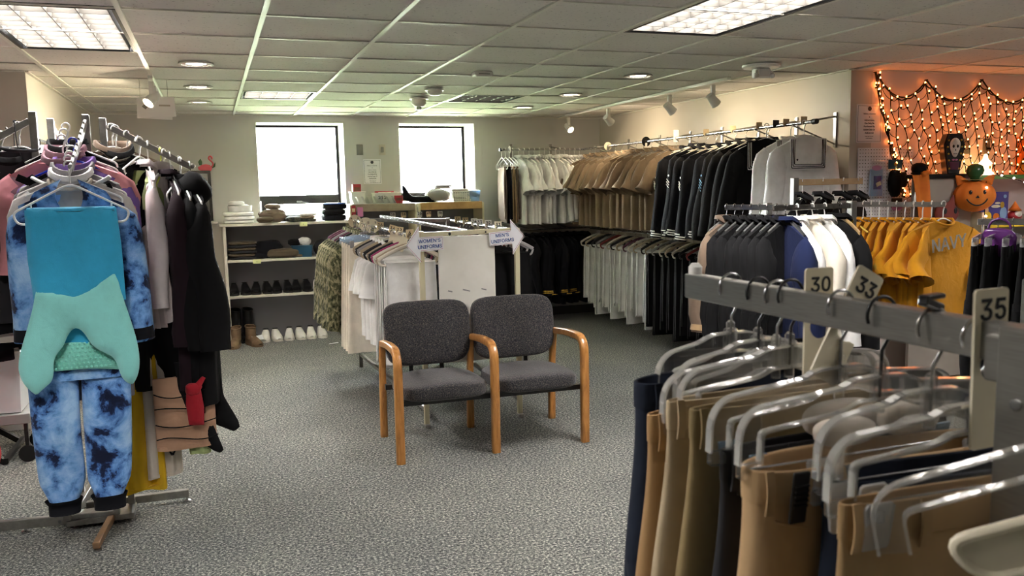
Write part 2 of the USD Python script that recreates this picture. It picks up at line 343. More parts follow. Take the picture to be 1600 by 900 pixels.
for a, bb in (((XL, YB - 0.02), (XR, YB)), ((XL, YL), (XL + 0.02, YB)), ((XR - 0.02, YH), (XR, YB)), ((XR, YH - 0.02), (8.2, YH)), ((-6, YL - 0.02), (XL, YL))):
    tees.span((*a, CEIL - 0.003), (*bb, CEIL + 0.006))
part(ceil_root, 'grid_tee', tees, 'tee_white', smooth=False)

# ---- recessed fluorescent fixtures with louvres
plain('louvre', '55524d', 0.5, specular_ior_level=0.2)
tro_names = {(-2, 1): 'long lit fluorescent ceiling fixture over the costume rack', (3, -1): 'long lit fluorescent ceiling fixture over the trouser rack', (0, 6): 'small square lit ceiling fixture near the left window',
             (3, 6): 'small square dim ceiling fixture in front of the right window', (-2, -4): 'lit fluorescent ceiling fixture behind the viewer, left of the middle', (3, -6): 'lit fluorescent ceiling fixture behind the viewer, right of the middle',
             (8, -2): 'lit fluorescent ceiling fixture far out on the right', (-7, -2): 'lit fluorescent ceiling fixture far out on the left'}
for c, r, n, kind in TROFF:
    x0, x1, y0, y1 = CX(c) + 0.013, CX(c+1) - 0.013, CY(r) + 0.01, CY(r+n) - 0.01
    t = thing('ceiling_light', tro_names[(c, r)], 'ceiling light', ((x0+x1)/2, (y0+y1)/2, CEIL), 0, 'recessed ceiling lights')
    hx, hy = (x1-x0)/2, (y1-y0)/2
    fr = MB()
    for s in (-1, 1):
        fr.box((s*(hx - 0.008), 0, 0.045), (0.016, 2*hy, 0.09)); fr.box((0, s*(hy - 0.008), 0.045), (2*hx, 0.016, 0.09))
    part(t, 'housing', fr, 'black_frame')
    part(t, 'diffuser', MB().box((0, 0, 0.085), (2*hx - 0.03, 2*hy - 0.03, 0.006)), 'lamp_tube' if kind == 'lit' else 'lamp_dim')
    lv = MB(smooth=False); w, l = 2*hx - 0.07, 2*hy - 0.07; m = 4; q = 9 if n == 2 else 4
    def fin(cx, cy, L, along):
        a = 0.011
        pts = [(-a, 0.042), (-0.002, 0.006), (0.002, 0.006), (a, 0.042)]
        for (p, z), (p2, z2) in zip(pts[:-1], pts[1:]):
            if along == 'y': lv.add([[cx+p, cy-L/2, z], [cx+p, cy+L/2, z], [cx+p2, cy+L/2, z2], [cx+p2, cy-L/2, z2]], [[0, 1, 2, 3]])
            else: lv.add([[cx-L/2, cy+p, z], [cx+L/2, cy+p, z], [cx+L/2, cy+p2, z2], [cx-L/2, cy+p2, z2]], [[0, 1, 2, 3]])
    for k in range(m + 1): fin(-w/2 + w*k/m, 0, l, 'y')
    for k in range(q + 1): fin(0, -l/2 + l*k/q, w, 'x')
    part(t, 'louvre', lv, 'louvre')
# ---- recessed round downlights
dl = [(-0.033, 5.73, 'lit round downlight, nearest of three in the row over the left aisle'), (-0.034, 6.94, 'lit round downlight, middle of three in the row over the left aisle'), (-0.037, 8.09, 'dim round downlight nearest the window wall over the left aisle'),
      (3.07, 5.72, 'lit round downlight, nearest of three in the row before the wall rail'), (3.07, 6.98, 'lit round downlight, middle of three in the row before the wall rail'), (3.06, 8.16, 'lit round downlight nearest the window wall before the wall rail')]
plain('reflector', 'd8d4ca', 0.15, 0.9)
for k, (x, y, lab) in enumerate(dl):
    t = thing('downlight', lab, 'ceiling light', (x, y, CEIL), 0, 'round recessed downlights')
    part(t, 'trim_ring', MB().lathe([(0.086, 0.004), (0.105, 0.004), (0.108, -0.004), (0.088, -0.006), (0.084, 0.0)], 28), 'white_enamel')
    part(t, 'reflector', MB().loop(np.array([[[r*math.cos(a), r*math.sin(a), z] for a in np.linspace(0, 2*PI, 24, endpoint=False)] for r, z in ((0.086, -0.003), (0.08, 0.03), (0.07, 0.05))])), 'reflector')
    part(t, 'lamp', MB().lathe([(0.001, -0.002), (0.06, 0.0), (0.079, 0.006), (0.080, 0.012)], 24), 'lamp_dim' if k == 2 else 'lamp_down')
# ---- detectors and emergency light
def detector(x, y, lab, r=0.07, h=0.05):
    t = thing('smoke_detector', lab, 'smoke detector', (x, y, CEIL), 0)
    part(t, 'base', MB().lathe([(r*1.15, 0), (r*1.15, -0.012), (r, -0.016), (0.001, -0.018)], 24), 'white_plastic')
    part(t, 'sensor_head', MB().lathe([(r*0.9, -0.014), (r*0.85, -h*0.7), (r*0.55, -h), (0.001, -h*1.05)], 24), 'white_plastic')
    return t
t = detector(1.80, 7.44, 'smoke detector hanging lower with a sprinkler tip, nearest the windows', 0.075, 0.075)
part(t, 'nozzle', MB().lathe([(0.02, -0.075), (0.022, -0.1), (0.035, -0.104), (0.001, -0.108)], 12), 'chrome')
detector(1.77, 6.76, 'rounded smoke detector on a tile behind the hanging one')
t = thing('ceiling_speaker_box', 'small flat white box on the ceiling in front of the smoke detectors', 'sensor', (1.845, 5.72, CEIL))
part(t, 'case', MB().box((0, 0, -0.018), (0.13, 0.1, 0.036), bev=0.008), 'white_plastic')
part(t, 'vent_slot', MB().box((0, -0.051, -0.02), (0.08, 0.004, 0.006)), 'grey_plastic')
t = thing('emergency_light', 'white twin-lamp emergency light on a round ceiling plate at right', 'emergency light', (3.66, 5.03, CEIL))
part(t, 'mounting_plate', MB().lathe([(0.13, 0), (0.13, -0.012), (0.12, -0.02), (0.001, -0.022)], 28), 'white_plastic')
part(t, 'body', MB().box((0, 0, -0.055), (0.11, 0.08, 0.07), bev=0.01), 'white_plastic')
for s in (-1, 1): part(t, 'lamp_head', MB().ball((s*0.065, -0.035, -0.075), 0.02, 1).box((s*0.06, -0.02, -0.055), (0.02, 0.03, 0.03)), 'white_enamel')
plain('plate_grey', '8f8d84', 0.4, 0.4); plain('plate_ivory', 'bdb5a4', 0.45)
# ---- track lights
def spot_head(t, x, y, aim, lit, drop=0.10):
    """A lamp head hung on a stem under the track; aim = unit-ish direction."""
    d = np.array(aim, float); d /= np.linalg.norm(d)
    part(t, 'stem', MB().box((x, y, -0.035 - drop/2), (0.035, 0.03, drop), bev=0.004), 'white_plastic')
    c = np.array([x, y, -0.05 - drop]); s = np.cross(d, [0, 0, 1]); s /= np.linalg.norm(s); u = np.cross(s, d); R = np.stack([s, u, d], 1)
    hd = MB().lathe([(0.012, -0.055), (0.032, -0.05), (0.034, -0.01), (0.04, 0.03), (0.042, 0.05), (0.037, 0.05), (0.034, 0.03)], 18); hd.xf(R, c)
    part(t, 'lamp_head', hd, 'white_enamel')
    bl = MB().lathe([(0.001, 0.03), (0.034, 0.032), (0.034, 0.036), (0.001, 0.04)], 16); bl.xf(R, c)
    part(t, 'bulb', bl, 'lamp_spot' if lit else 'grey_plastic')
    return c + d*0.055, R
def track(name_label, x0, y0, x1, y1, heads, name='track_light'):
    L = math.hypot(x1-x0, y1-y0)
    t = thing(name, name_label, 'track light', (0, 0, CEIL))
    part(t, 'track', MB().bar((x0, y0, -0.012), (x1, y1, -0.012), 0.036, 0.024, bev=0.003), 'white_enamel')
    for i, (f, aim, lit, power, cone) in enumerate(heads):
        x, y = x0 + (x1-x0)*f, y0 + (y1-y0)*f
        c, R = spot_head(t, x, y, aim, lit)
        if lit:
            l = UsdLux.DiskLight.Define(stage, f'{t.GetPath()}/beam_{i:03d}'); l.CreateRadiusAttr(0.03); l.CreateIntensityAttr(power); l.CreateColorAttr(Gf.Vec3f(1.0, 0.83, 0.60))
            sh = UsdLux.ShapingAPI.Apply(l.GetPrim()); sh.CreateShapingConeAngleAttr(cone); sh.CreateShapingConeSoftnessAttr(0.5)
            d = R[:, 2]; s, u = R[:, 0], R[:, 1]
            l.AddTransformOp().Set(Gf.Matrix4d(*s, 0, *(-u), 0, *(-d), 0, *(c + d*0.01), 1))
    return t
SPOT = 155.0
track('long white ceiling track with four spot heads along the right wall', 3.86, 8.9, 3.80, 5.62,
      [(0.02, (0.25, -0.9, -0.7), True, SPOT*0.35, 40), (0.34, (0.9, 0.3, -0.7), True, SPOT, 50), (0.72, (0.85, 0.1, -0.75), True, SPOT, 50), (0.93, (0.8, 0.1, -0.8), True, SPOT*0.8, 50)])
track('short white ceiling track with two glowing spot heads at left', -0.335, 6.3, -0.335, 8.0,
      [(0.05, (-0.62, -0.55, -0.75), True, SPOT*1.5, 55), (0.18, (-0.8, 0.35, -0.6), True, SPOT*1.3, 60), (0.4, (-0.35, 0.75, -0.75), True, SPOT*0.8, 55)])
t = thing('hanging_sign', 'white card sign hanging from the ceiling under the left spot lights', 'sign', (-0.33, 6.52, 2.165), 6)
part(t, 'card', MB().box((0.02, 0, 0), (0.23, 0.004, 0.14), rotm(0, -3, 0)), 'white_plastic'); part(t, 'rear_card', MB().box((0, 0.012, -0.012), (0.23, 0.004, 0.14), rotm(0, 2, 0)), 'white_plastic')
for s in (-1, 1): part(t, 'cord', MB().tube([(s*0.09, 0, 0.06), (s*0.09, 0, 0.19)], 0.0012, 5), 'grey_plastic')
part(t, 'printed_line', MB().box((0.065, -0.0026, 0.012), (0.075, 0.001, 0.012)), 'plate_ivory'); part(t, 'printed_line', MB().box((-0.065, -0.0026, 0.0), (0.03, 0.001, 0.02), rotm(0, 40, 0)), 'plate_grey')
# ---- wall fittings
plain('plate_grey', '8f8d84', 0.4, 0.4); plain('plate_ivory', 'bdb5a4', 0.45); worn('paper', 'e8e8ee', 'f1f1f4', 3, 0.7); plain('ink', '3b3d47', 0.7); plain('ink_blue', '3a5793', 0.7); plain('ink_red', 'b8606a', 0.7); plain('ink_black', '17181a', 0.6)
t = thing('switch_plate', 'blank grey wall plate between the two windows', 'wall plate', (1.583, YB, 1.998))
part(t, 'plate', MB().box((0, -0.004, 0), (0.072, 0.008, 0.115), bev=0.003), 'plate_grey'); part(t, 'screw', MB().lathe([(0.004, 0), (0.004, 0.0015), (0.0005, 0.002)], 8, (0, -0.0085, 0.045), 'y'), 'chrome')
t = thing('switch_plate', 'ivory wall plate with a socket, right of the blank plate', 'wall plate', (1.832, YB, 1.997))
part(t, 'plate', MB().box((0, -0.004, 0), (0.072, 0.008, 0.115), bev=0.003), 'plate_ivory'); part(t, 'socket', MB().box((0, -0.01, 0), (0.032, 0.01, 0.062), bev=0.004), 'plate_grey')
SIGN = ['Military Uniforms', '&', 'Uniform Items', 'Can Only Be', 'Purchased By', 'Active Duty Or', 'Authorized']
def notice(label, loc, w, h, rz=0):
    t = thing('wall_notice', label, 'notice', loc, rz)
    part(t, 'sheet', MB().box((0, -0.002, 0), (w, 0.004, h)), 'paper')
    e = MB(False)
    for s in (-1, 1):
        e.box((s*(w/2 - 0.011), -0.0045, 0), (0.002, 0.001, h - 0.02)); e.box((0, -0.0045, s*(h/2 - 0.011)), (w - 0.02, 0.001, 0.002))
    part(t, 'border', e, 'ink')
    sl = MB().lathe([(0.017, 0), (0.017, 0.001), (0.001, 0.0012)], 18, (0, -0.0056, h/2 - 0.033), 'y'); part(t, 'emblem', sl, 'ink')
    tx = MB(False); z = h/2 - 0.075
    for i, s in enumerate(SIGN):
        tx.text(s, 0.0115 if i > 2 else 0.010, RXZ, (0, -0.004, z), bold=i > 2); z -= 0.0235
    tx.text('Thank you for your', 0.0065, RXZ, (0, -0.004, z)).text('understanding', 0.0065, RXZ, (0, -0.004, z - 0.014))
    part(t, 'lettering', tx, 'ink'); return t
notice('white printed notice on the wall between the two windows', (1.713, YB, 1.757), 0.198, 0.272)
notice('white printed notice on the wall left of the string lights', (4.675, YH, 1.97), 0.235, 0.285)
notice('white printed notice on the short wall behind the black tops at left', (-1.62, YL, 1.74), 0.4, 0.34)
t = thing('access_panel', 'flat painted access panel on the wall right of the windows', 'panel', (3.2, YB, 1.93))
part(t, 'panel_frame', MB().box((0, -0.003, 0), (0.42, 0.006, 0.28)), 'paint_wall'); part(t, 'panel_door', MB().box((0, -0.006, 0), (0.39, 0.006, 0.25), bev=0.002), 'paint_wall')
# baseboards
plain('baseboard', '4a4845', 0.6)
struct('baseboard_back', MB().span((XL, YB - 0.01, 0), (XR, YB, 0.1)), 'baseboard')
struct('baseboard_right', MB().span((XR - 0.01, YH, 0), (XR, YB - 0.01, 0.1)), 'baseboard')
struct('baseboard_left', MB().span((XL, YL, 0), (XL + 0.01, YB - 0.01, 0.1)), 'baseboard')
def soft_dye(name, stops, scale):
    mat(name, {'t': ('texture_coordinate', {}), 'n': ('noise_texture', dict(scale=scale, detail=6, roughness=0.62, distortion=0.3)), 'r': ('rgb_ramp', {'ramp': [(a, lin(c)) for a, c in stops]}), 'w': ('noise_texture', dict(scale=300, detail=1)), 'b': ('bump', dict(strength=0.25, distance=0.006)), 'p': ('principled_bsdf', dict(roughness=0.95, sheen_weight=0.15, specular_ior_level=0.2))},
        [('t.object', 'n.vector'), ('t.object', 'w.vector'), ('n.fac', 'r.fac'), ('r.color', 'p.base_color'), ('w.fac', 'b.height'), ('b.normal', 'p.normal')])
# ================================================================ cloth and hangers (local frame: origin where the hook rests on the rod, x along the shoulders, -y is the front, z up)
def sst(t): t = np.clip(t, 0, 1); return t*t*(3 - 2*t)
def folds(rg, W, n):
    ks = [rg.uniform(0.6, 1.4)*n*PI/W for _ in range(3)]; ph = [rg.uniform(0, 6.28) for _ in range(3)]
    return lambda x: sum(np.sin(k*x + p) for k, p in zip(ks, ph))/2.2
def torso(rg, W=0.44, L=0.70, D0=0.012, D1=0.03, slope=0.075, neck=0.07, drop=0.05, nf=3.5, amp=0.012, hem=1.0, waist=1.0, ztop=-0.085, nu=40, nv=14, curve=1.25):
    mb = MB(smooth=True)
    a = np.linspace(0, 2*PI, nu, endpoint=False); ca, sa = np.cos(a), np.sin(a)
    cx = np.sign(ca)*np.abs(ca)**0.75; sy = np.sign(sa)*np.abs(sa)**0.6
    fw, fw2 = folds(rg, W, nf), folds(rg, W, nf*2.2); v = np.linspace(0, 1, nv)**1.15
    x0 = W/2*cx
    zt = ztop - slope*(np.abs(cx))**curve
    dip = np.where(np.abs(x0) < neck, (1 - (x0/neck)**2), 0)
    zt = zt - dip*np.where(sy < 0, drop, drop*0.25)
    hm = folds(rg, W, 2); G = []
    for t in v:
        w = 1 + (hem - 1)*t + (waist - 1)*math.sin(PI*min(1, t*1.15))
        # drape over the shoulder corner
        x = x0*w
        th = D0 + (D1 - D0)*sst(t*1.6)
        y = th*sy + amp*(t**0.8)*fw(x) + amp*0.35*t*fw2(x)*np.where(sy < 0, 1, -0.6)
        zb = ztop - slope*0.6 - L + 0.008*hm(x)
        G.append(np.stack([x, y, zt + (zb - zt)*t], 1))
    G = np.array(G); mb.loop(G)
    # close the shoulder seam
    i = np.arange(1, nu//2 - 1); F = np.stack([i, i + 1, nu - i - 1, nu - i], 1)
    neckgap = np.abs(x0[i]) < neck*0.8
    mb.add(G[0], F[~neckgap]); return mb
def limb(rg, P, ra, rb, side=(0, 1, 0), n=14, rip=0.15, nrip=2):
    """Flattened sleeve or leg along P: ra across within the plane of the cloth, rb along side."""
    P = np.asarray(P, float); N = len(P); T = np.gradient(P, axis=0); T /= np.linalg.norm(T, axis=1, keepdims=True)
    b = np.asarray(side, float); th = np.arange(n)*2*PI/n; G = []
    ra, rb = np.broadcast_to(ra, (N,)), np.broadcast_to(rb, (N,)); p0, p1 = rg.uniform(0, 6), rg.uniform(0, 6)
    for k in range(N):
        s = np.cross(b, T[k]); s /= np.linalg.norm(s); u = k/max(N-1, 1)
        m = 1 + rip*np.sin(2*th + p0 + 3*u)*u
        G.append(P[k] + np.outer(np.sign(np.cos(th))*np.abs(np.cos(th))**0.8*ra[k]*m, s) + np.outer(np.sin(th)*rb[k]*m, b) + np.outer(np.full(n, 0.35*rb[k]*math.sin(nrip*PI*u + p1)), b))
    mb = MB(smooth=True); mb.loop(np.array(G)); return mb
def band(P, h, out=0.006, t=0.002, n=None):
    """A standing band (collar) along a closed path: height h, leaning out."""
    P = np.asarray(P, float); c = P.mean(0); d = P - c; d[:, 2] = 0; d /= np.maximum(np.linalg.norm(d, axis=1, keepdims=True), 1e-9)
    G = np.array([P + d*0.002, P + d*0.001 + [0, 0, h*0.5], P + d*0.002 + [0, 0, h], P + d*(out + 0.003) + [0, 0, h*0.95], P + d*(out + 0.008) + [0, 0, h*0.35]])
    return MB(smooth=True).loop(G)
def neck_ring(neck, ztop, drop, D=0.03, n=22, slope=0.0):
    a = np.linspace(0, 2*PI, n, endpoint=False)
    return np.stack([neck*np.cos(a), D*np.sin(a), ztop - 0.006 - np.where(np.sin(a) < 0, -np.sin(a)*drop*0.8, 0)], 1)
def sleeves(rg, W, z0, kind, D=0.03, wid=0.095, L=None, ang=None, slope=0.075, ztop=-0.085):
    out = []
    zs = ztop - slope
    for s in (-1, 1):
        if kind == 'short':
            l = (L or 0.24)*rg.uniform(0.93, 1.07); t = math.radians((ang or 24) + rg.uniform(-6, 6))
            P = [(s*(W/2 - 0.05), 0, zs - 0.055), (s*(W/2 - 0.01), 0, zs - 0.085)]
            for u in np.linspace(0.25, 1, 6): P.append((s*(W/2 - 0.01 + l*u*math.sin(t)), 0.012*math.sin(3*u + s)*rg.uniform(0.5, 1.5), zs - 0.085 - l*u*math.cos(t)))
            N = len(P); ra = np.interp(np.linspace(0, 1, N), [0, 0.3, 1], [wid*0.75, wid*0.95, wid*1.05]); rb = np.interp(np.linspace(0, 1, N), [0, 0.35, 1], [D*0.3, D*0.7, D*1.7])
        else:
            l = (L or 0.60)*rg.uniform(0.97, 1.03); t = math.radians((ang or 7) + rg.uniform(-2, 3))
            P = [(s*(W/2 - 0.05), 0, zs - 0.045), (s*(W/2 - 0.015), 0, zs - 0.075)]
            for u in np.linspace(0.1, 1, 10): P.append((s*(W/2 - 0.012 + l*u*math.sin(t)), 0.014*math.sin(4*u + s + rg.uniform(0, 1)), zs - 0.075 - l*u*math.cos(t)))
            N = len(P); q = np.linspace(0, 1, N); ra = np.interp(q, [0, 0.15, 0.5, 1], [wid*0.75, wid*0.9, wid*0.8, wid*0.58]); rb = np.interp(q, [0, 0.2, 0.5, 1], [D*0.5, D*1.1, D*1.15, D*0.95])
        out.append((np.array(P), ra, rb))
    return out
def make_top(name, label, cat, m, seed, W=0.44, L=0.70, sleeve='short', sl=None, wid=0.095, ang=None, D=0.03, slope=0.075, neck=0.07, drop=0.05, collar='shirt', loc=(0, 0, 0), rot=0, group=None,
             hem=1.0, waist=1.0, amp=0.012, nf=3.5, cuff=None, placket=None, ztop=-0.085, collar_mat=None, sleeve_mat=None, extra=None, nu=40, nv=14):
    rg = random.Random(seed); t = thing(name, label, cat, loc, rot, group)
    part(t, 'body', torso(rg, W, L, D*0.4, D, slope, neck, drop, nf, amp, hem, waist, ztop, nu=nu, nv=nv), m)
    if sleeve:
        for P, ra, rb in sleeves(rg, W, 0, sleeve, D*1.05, wid, sl, ang, slope, ztop):
            part(t, 'sleeve', limb(rg, P, ra, rb), sleeve_mat or m)
            if cuff: # (material, count, height)
                cm, cn, ch = cuff; d = P[-1] - P[-2]; d /= np.linalg.norm(d); e = MB(smooth=True)
                for k in range(cn):
                    o = P[-1] - d*(0.012 + k*ch*1.8); e.v and None
                    q = limb(rg, [o - d*ch, o], [ra[-1]*1.05]*2, [rb[-1]*1.15]*2, rip=0.0); e.add(*q.arrays())
                part(t, 'cuff', e, cm)
    if collar == 'shirt': part(t, 'collar', band(neck_ring(neck, ztop, drop, D*1.1), 0.035, 0.01), collar_mat or m)
    elif collar == 'crew': part(t, 'neckband', MB(True).tube(neck_ring(neck, ztop, drop, D*1.0), 0.008, 6, closed=True), collar_mat or m)
    elif collar == 'hood':
        a = np.linspace(0, PI, 12); b = np.linspace(0, PI, 9)
        G = np.array([[[neck*1.5*math.cos(x)*math.sin(max(y, 0.15)), 0.05 + 0.05*math.sin(x), ztop - 0.02 - 0.16*math.sin(x)*math.sin(y)] for x in a] for y in b])
        part(t, 'hood', MB(True).sheet(G, 0.012), collar_mat or m)
    if placket:
        e = MB(smooth=True); zz = np.linspace(ztop - drop - 0.01, ztop - L*0.97, 10); G = np.array([[[x, -D - 0.004 - amp*0.6, z] for x in (-0.016, 0.016)] for z in zz]); e.sheet(G, 0.003)
        part(t, 'placket', e, m)
        e = MB()
        for z in np.linspace(ztop - drop - 0.04, ztop - L*0.9, 6): e.lathe([(0.0055, 0), (0.0055, 0.002), (0.001, 0.0025)], 8, (0, -D - 0.0075 - amp*0.6, z), 'y')
        part(t, 'button', e, placket)
    if extra: extra(t, rg)
    return t
def make_folded_trousers(name, label, m, seed, W=0.30, L=0.56, D=0.016, loc=(0, 0, 0), rot=0, group=None, z0=-0.185):
    """Trousers folded over a hanger bar."""
    rg = random.Random(seed); t = thing(name, label, 'trousers', loc, rot, group)
    for side, nm in ((-1, 'front_fall'), (1, 'back_fall')):
        Lh = L*rg.uniform(0.9, 1.05); f = folds(rg, W, 2.4); xs = np.linspace(-W/2, W/2, 15); zs = np.linspace(0, 1, 11); G = []
        for u in zs:
            w = 1 + 0.06*u
            G.append(np.stack([xs*w, side*(0.004 + 0.010*sst(u*3)) + 0.010*u*f(xs), z0 + 0.006 - Lh*u + 0*xs], 1))
        part(t, nm, MB(True).sheet(np.array(G), D*0.8), m)
    a = np.linspace(0, PI, 7); xs = np.linspace(-W/2, W/2, 8); G = np.array([[[x, 0.011*math.cos(q), z0 + 0.002 + 0.008*math.sin(q)] for x in xs] for q in a])
    part(t, 'fold', MB(True).sheet(G, 0.006, (0, 0, 1)), m)
    return t
def make_trousers(name, label, m, seed, W=0.40, L=1.0, D=0.03, loc=(0, 0, 0), rot=0, group=None, z0=-0.10, cat='trousers', waist=True, taper=0.55, loops=True, gap=0.0):
    """Trousers hung by the waist, facing -y."""
    rg = random.Random(seed); t = thing(name, label, cat, loc, rot, group)
    rise = 0.27
    n = 40; a = np.linspace(0, 2*PI, n, endpoint=False); cx = np.sign(np.cos(a))*np.abs(np.cos(a))**0.8; sy = np.sign(np.sin(a))*np.abs(np.sin(a))**0.7
    f = folds(rg, W, 2.5); G = []
    for u in np.linspace(0, 1, 9):
        w = W/2*(1 + 0.10*u); th = D*(0.55 + 0.6*u); x = w*cx; y = th*sy + 0.009*u*f(x); z = z0 - 0.04 - rise*u + 0*x
        if u == 1: z = z - 0.02*np.clip(1 - np.abs(x)/0.05, 0, 1)
        G.append(np.stack([x, y, z], 1))
    part(t, 'seat', MB(True).loop(np.array(G)), m)
    P = np.stack([W/2*cx, D*0.55*sy, np.full(n, z0 - 0.042)], 1)
    part(t, 'waistband', MB(True).loop(np.array([P*[0.99, 0.9, 1], P*[1.004, 1.08, 1], P*[1.004, 1.08, 1] + [0, 0, 0.042], P*[0.985, 0.85, 1] + [0, 0, 0.042], P*[0.98, 0.7, 1] + [0, 0, 0.0]])), m)
    for s in (-1, 1):
        N = 12; u = np.linspace(0, 1, N); w = W/4*1.10*(1 + (taper - 1)*u); th = D*(1.15 + 0.1*np.sin(3*u)); x = s*(W/4*1.1 + gap*u - (W/4*1.1 - w)*0.55)
        P = np.stack([x, 0.012*np.sin(3*u + seed + s), z0 - 0.04 - rise*0.86 - (L - rise*0.86)*u], 1)
        part(t, 'leg', limb(rg, P, w, th, rip=0.10), m)
    if loops:
        e = MB()
        for x in (-0.42*W, -0.22*W, 0.22*W, 0.42*W): e.box((x, -D*0.62, z0 - 0.022), (0.01, 0.004, 0.055), bev=0.001)
        part(t, 'belt_loop', e, m)
    return t
# ---- hangers
def hook_path(h=0.085, r=0.017, drop=0.012):
    """Over the rod whose top is the origin, then down the shank to -h."""
    c = (0, -drop)
    P = np.vstack([arc(c, r, 195, -55, 14), [[0.004, 0, -drop - r - 0.014]], [[0, 0, -drop - r - 0.026]], [[0, 0, -h]]]); return P
def make_hanger(name, label, kind, m, loc=(0, 0, 0), rot=0, group=None, W=0.42, hook_mat='chrome', slope=0.075, h=0.085):
    t = thing(name, label, 'hanger', loc, rot, group)
    if kind == 'tubular':
        part(t, 'hook', MB(True).tube(hook_path(h), 0.0038, 7), m)
        P = round_path([(0, 0, -h), (W/2 + 0.01, 0, -h - slope - 0.015), (W/2 - 0.005, 0, -h - slope - 0.06), (-W/2 + 0.005, 0, -h - slope - 0.06), (-W/2 - 0.01, 0, -h - slope - 0.015)], 0.035, 6, closed=True)
        part(t, 'frame', MB(True).tube(P, 0.0048, 7, closed=True), m)
        e = MB(True)
        for s in (-1, 1): e.tube([(s*W*0.36, 0, -h - slope*0.78), (s*W*0.355, 0, -h - slope - 0.058)], 0.0035, 6).tube(arc((s*W*0.36 + 0.012, -h - slope - 0.02), 0.010, 90, 290, 7), 0.0028, 5)
        part(t, 'strap_notch', e, m)
    elif kind == 'flat':
        part(t, 'hook', MB(True).tube(hook_path(h), 0.0022, 6), hook_mat)
        P = smooth_path([(-W/2, 0, -h - slope - 0.012), (-W*0.36, 0, -h - slope*0.72), (-W*0.15, 0, -h - slope*0.22), (0, 0, -h - 0.002), (W*0.15, 0, -h - slope*0.22), (W*0.36, 0, -h - slope*0.72), (W/2, 0, -h - slope - 0.012)], 5)
        e = MB(True).tube(P, 0.0125, 8, flat=(1, 0.40), up=(0, 1, 0)); 
        part(t, 'shoulders', e, m)
        P2 = round_path([(-W/2, 0, -h - slope - 0.012), (-W/2 + 0.012, 0, -h - slope - 0.05), (W/2 - 0.012, 0, -h - slope - 0.05), (W/2, 0, -h - slope - 0.012)], 0.03, 6)
        part(t, 'trouser_bar', MB(True).tube(P2, 0.0075, 7, flat=(1, 0.6), up=(0, 1, 0)), m)
    elif kind == 'clear':
        part(t, 'hook', MB(True).tube(hook_path(h), 0.0020, 6), hook_mat)
        e = MB()
        e.box((0, 0, -h - 0.004), (0.06, 0.007, 0.028), bev=0.002)
        for s in (-1, 1):
            a, b = (s*0.025, 0, -h - 0.004), (s*W/2, 0, -h - slope*0.95)
            e.bar(a, b, 0.003, 0.022); e.bar(np.array(a) + [0, 0, 0.011], np.array(b) + [0, 0, 0.011], 0.010, 0.003); e.bar(np.array(a) - [0, 0, 0.011], np.array(b) - [0, 0, 0.011], 0.010, 0.003)
        part(t, 'arms', e, m)
    elif kind == 'wire':
        part(t, 'frame', MB(True).tube(np.vstack([hook_path(h), round_path([(0, 0, -h), (W/2, 0, -h - slope - 0.02), (-W/2, 0, -h - slope - 0.02), (0, 0, -h)], 0.02, 4)[1:]]), 0.0013, 5), m)
    return t
mat('clear_plastic', {'w': ('fresnel', dict(IOR=1.35)), 'm': ('math', dict(math_type='multiply_add', value2=1.1, value3=0.0)), 't': ('transparent_bsdf', dict(color=(0.965, 0.965, 0.96))), 'g': ('glossy_bsdf', dict(color=(1, 1, 1), roughness=0.06)), 'd': ('diffuse_bsdf', dict(color=(0.85, 0.85, 0.83))), 'x': ('mix_closure', {}), 'y': ('mix_closure', dict(fac=0.045))},
    [('w.fac', 'm.value1'), ('m.value', 'x.fac'), ('t.BSDF', 'x.closure1'), ('g.BSDF', 'x.closure2'), ('x.closure', 'y.closure1'), ('d.BSDF', 'y.closure2')], surface='y.closure')
mat('frosted_plastic', {'w': ('fresnel', dict(IOR=1.4)), 't': ('transparent_bsdf', dict(color=(0.92, 0.92, 0.91))), 'g': ('glossy_bsdf', dict(color=(1, 1, 1), roughness=0.2)), 'd': ('diffuse_bsdf', dict(color=(0.85, 0.85, 0.84))), 'x': ('mix_closure', {}), 'y': ('mix_closure', dict(fac=0.30))},
    [('w.fac', 'x.fac'), ('t.BSDF', 'x.closure1'), ('g.BSDF', 'x.closure2'), ('x.closure', 'y.closure1'), ('d.BSDF', 'y.closure2')], surface='y.closure')
for nm, c in (('velvet_magenta', '9c2f64'), ('velvet_plum', '5c2a44'), ('velvet_grey', '8f8b8c'), ('velvet_taupe', 'a8977f'), ('velvet_black', '18171a'), ('velvet_ivory', 'd8cfc0'), ('velvet_red', '7a2323'), ('wood_dark', '5a3b28')): plain(nm, c, 0.8, sheen_weight=0.3)
plain('hanger_white', 'f2f1ee', 0.3); plain('hanger_blue', '2238c8', 0.35); plain('hanger_black', '131315', 0.4); plain('hanger_tan', 'a98a5e', 0.45); plain('card_cream', 'e9dfc6', 0.55); plain('card_tan', 'd6c198', 0.6); plain('card_white', 'efece4', 0.5)
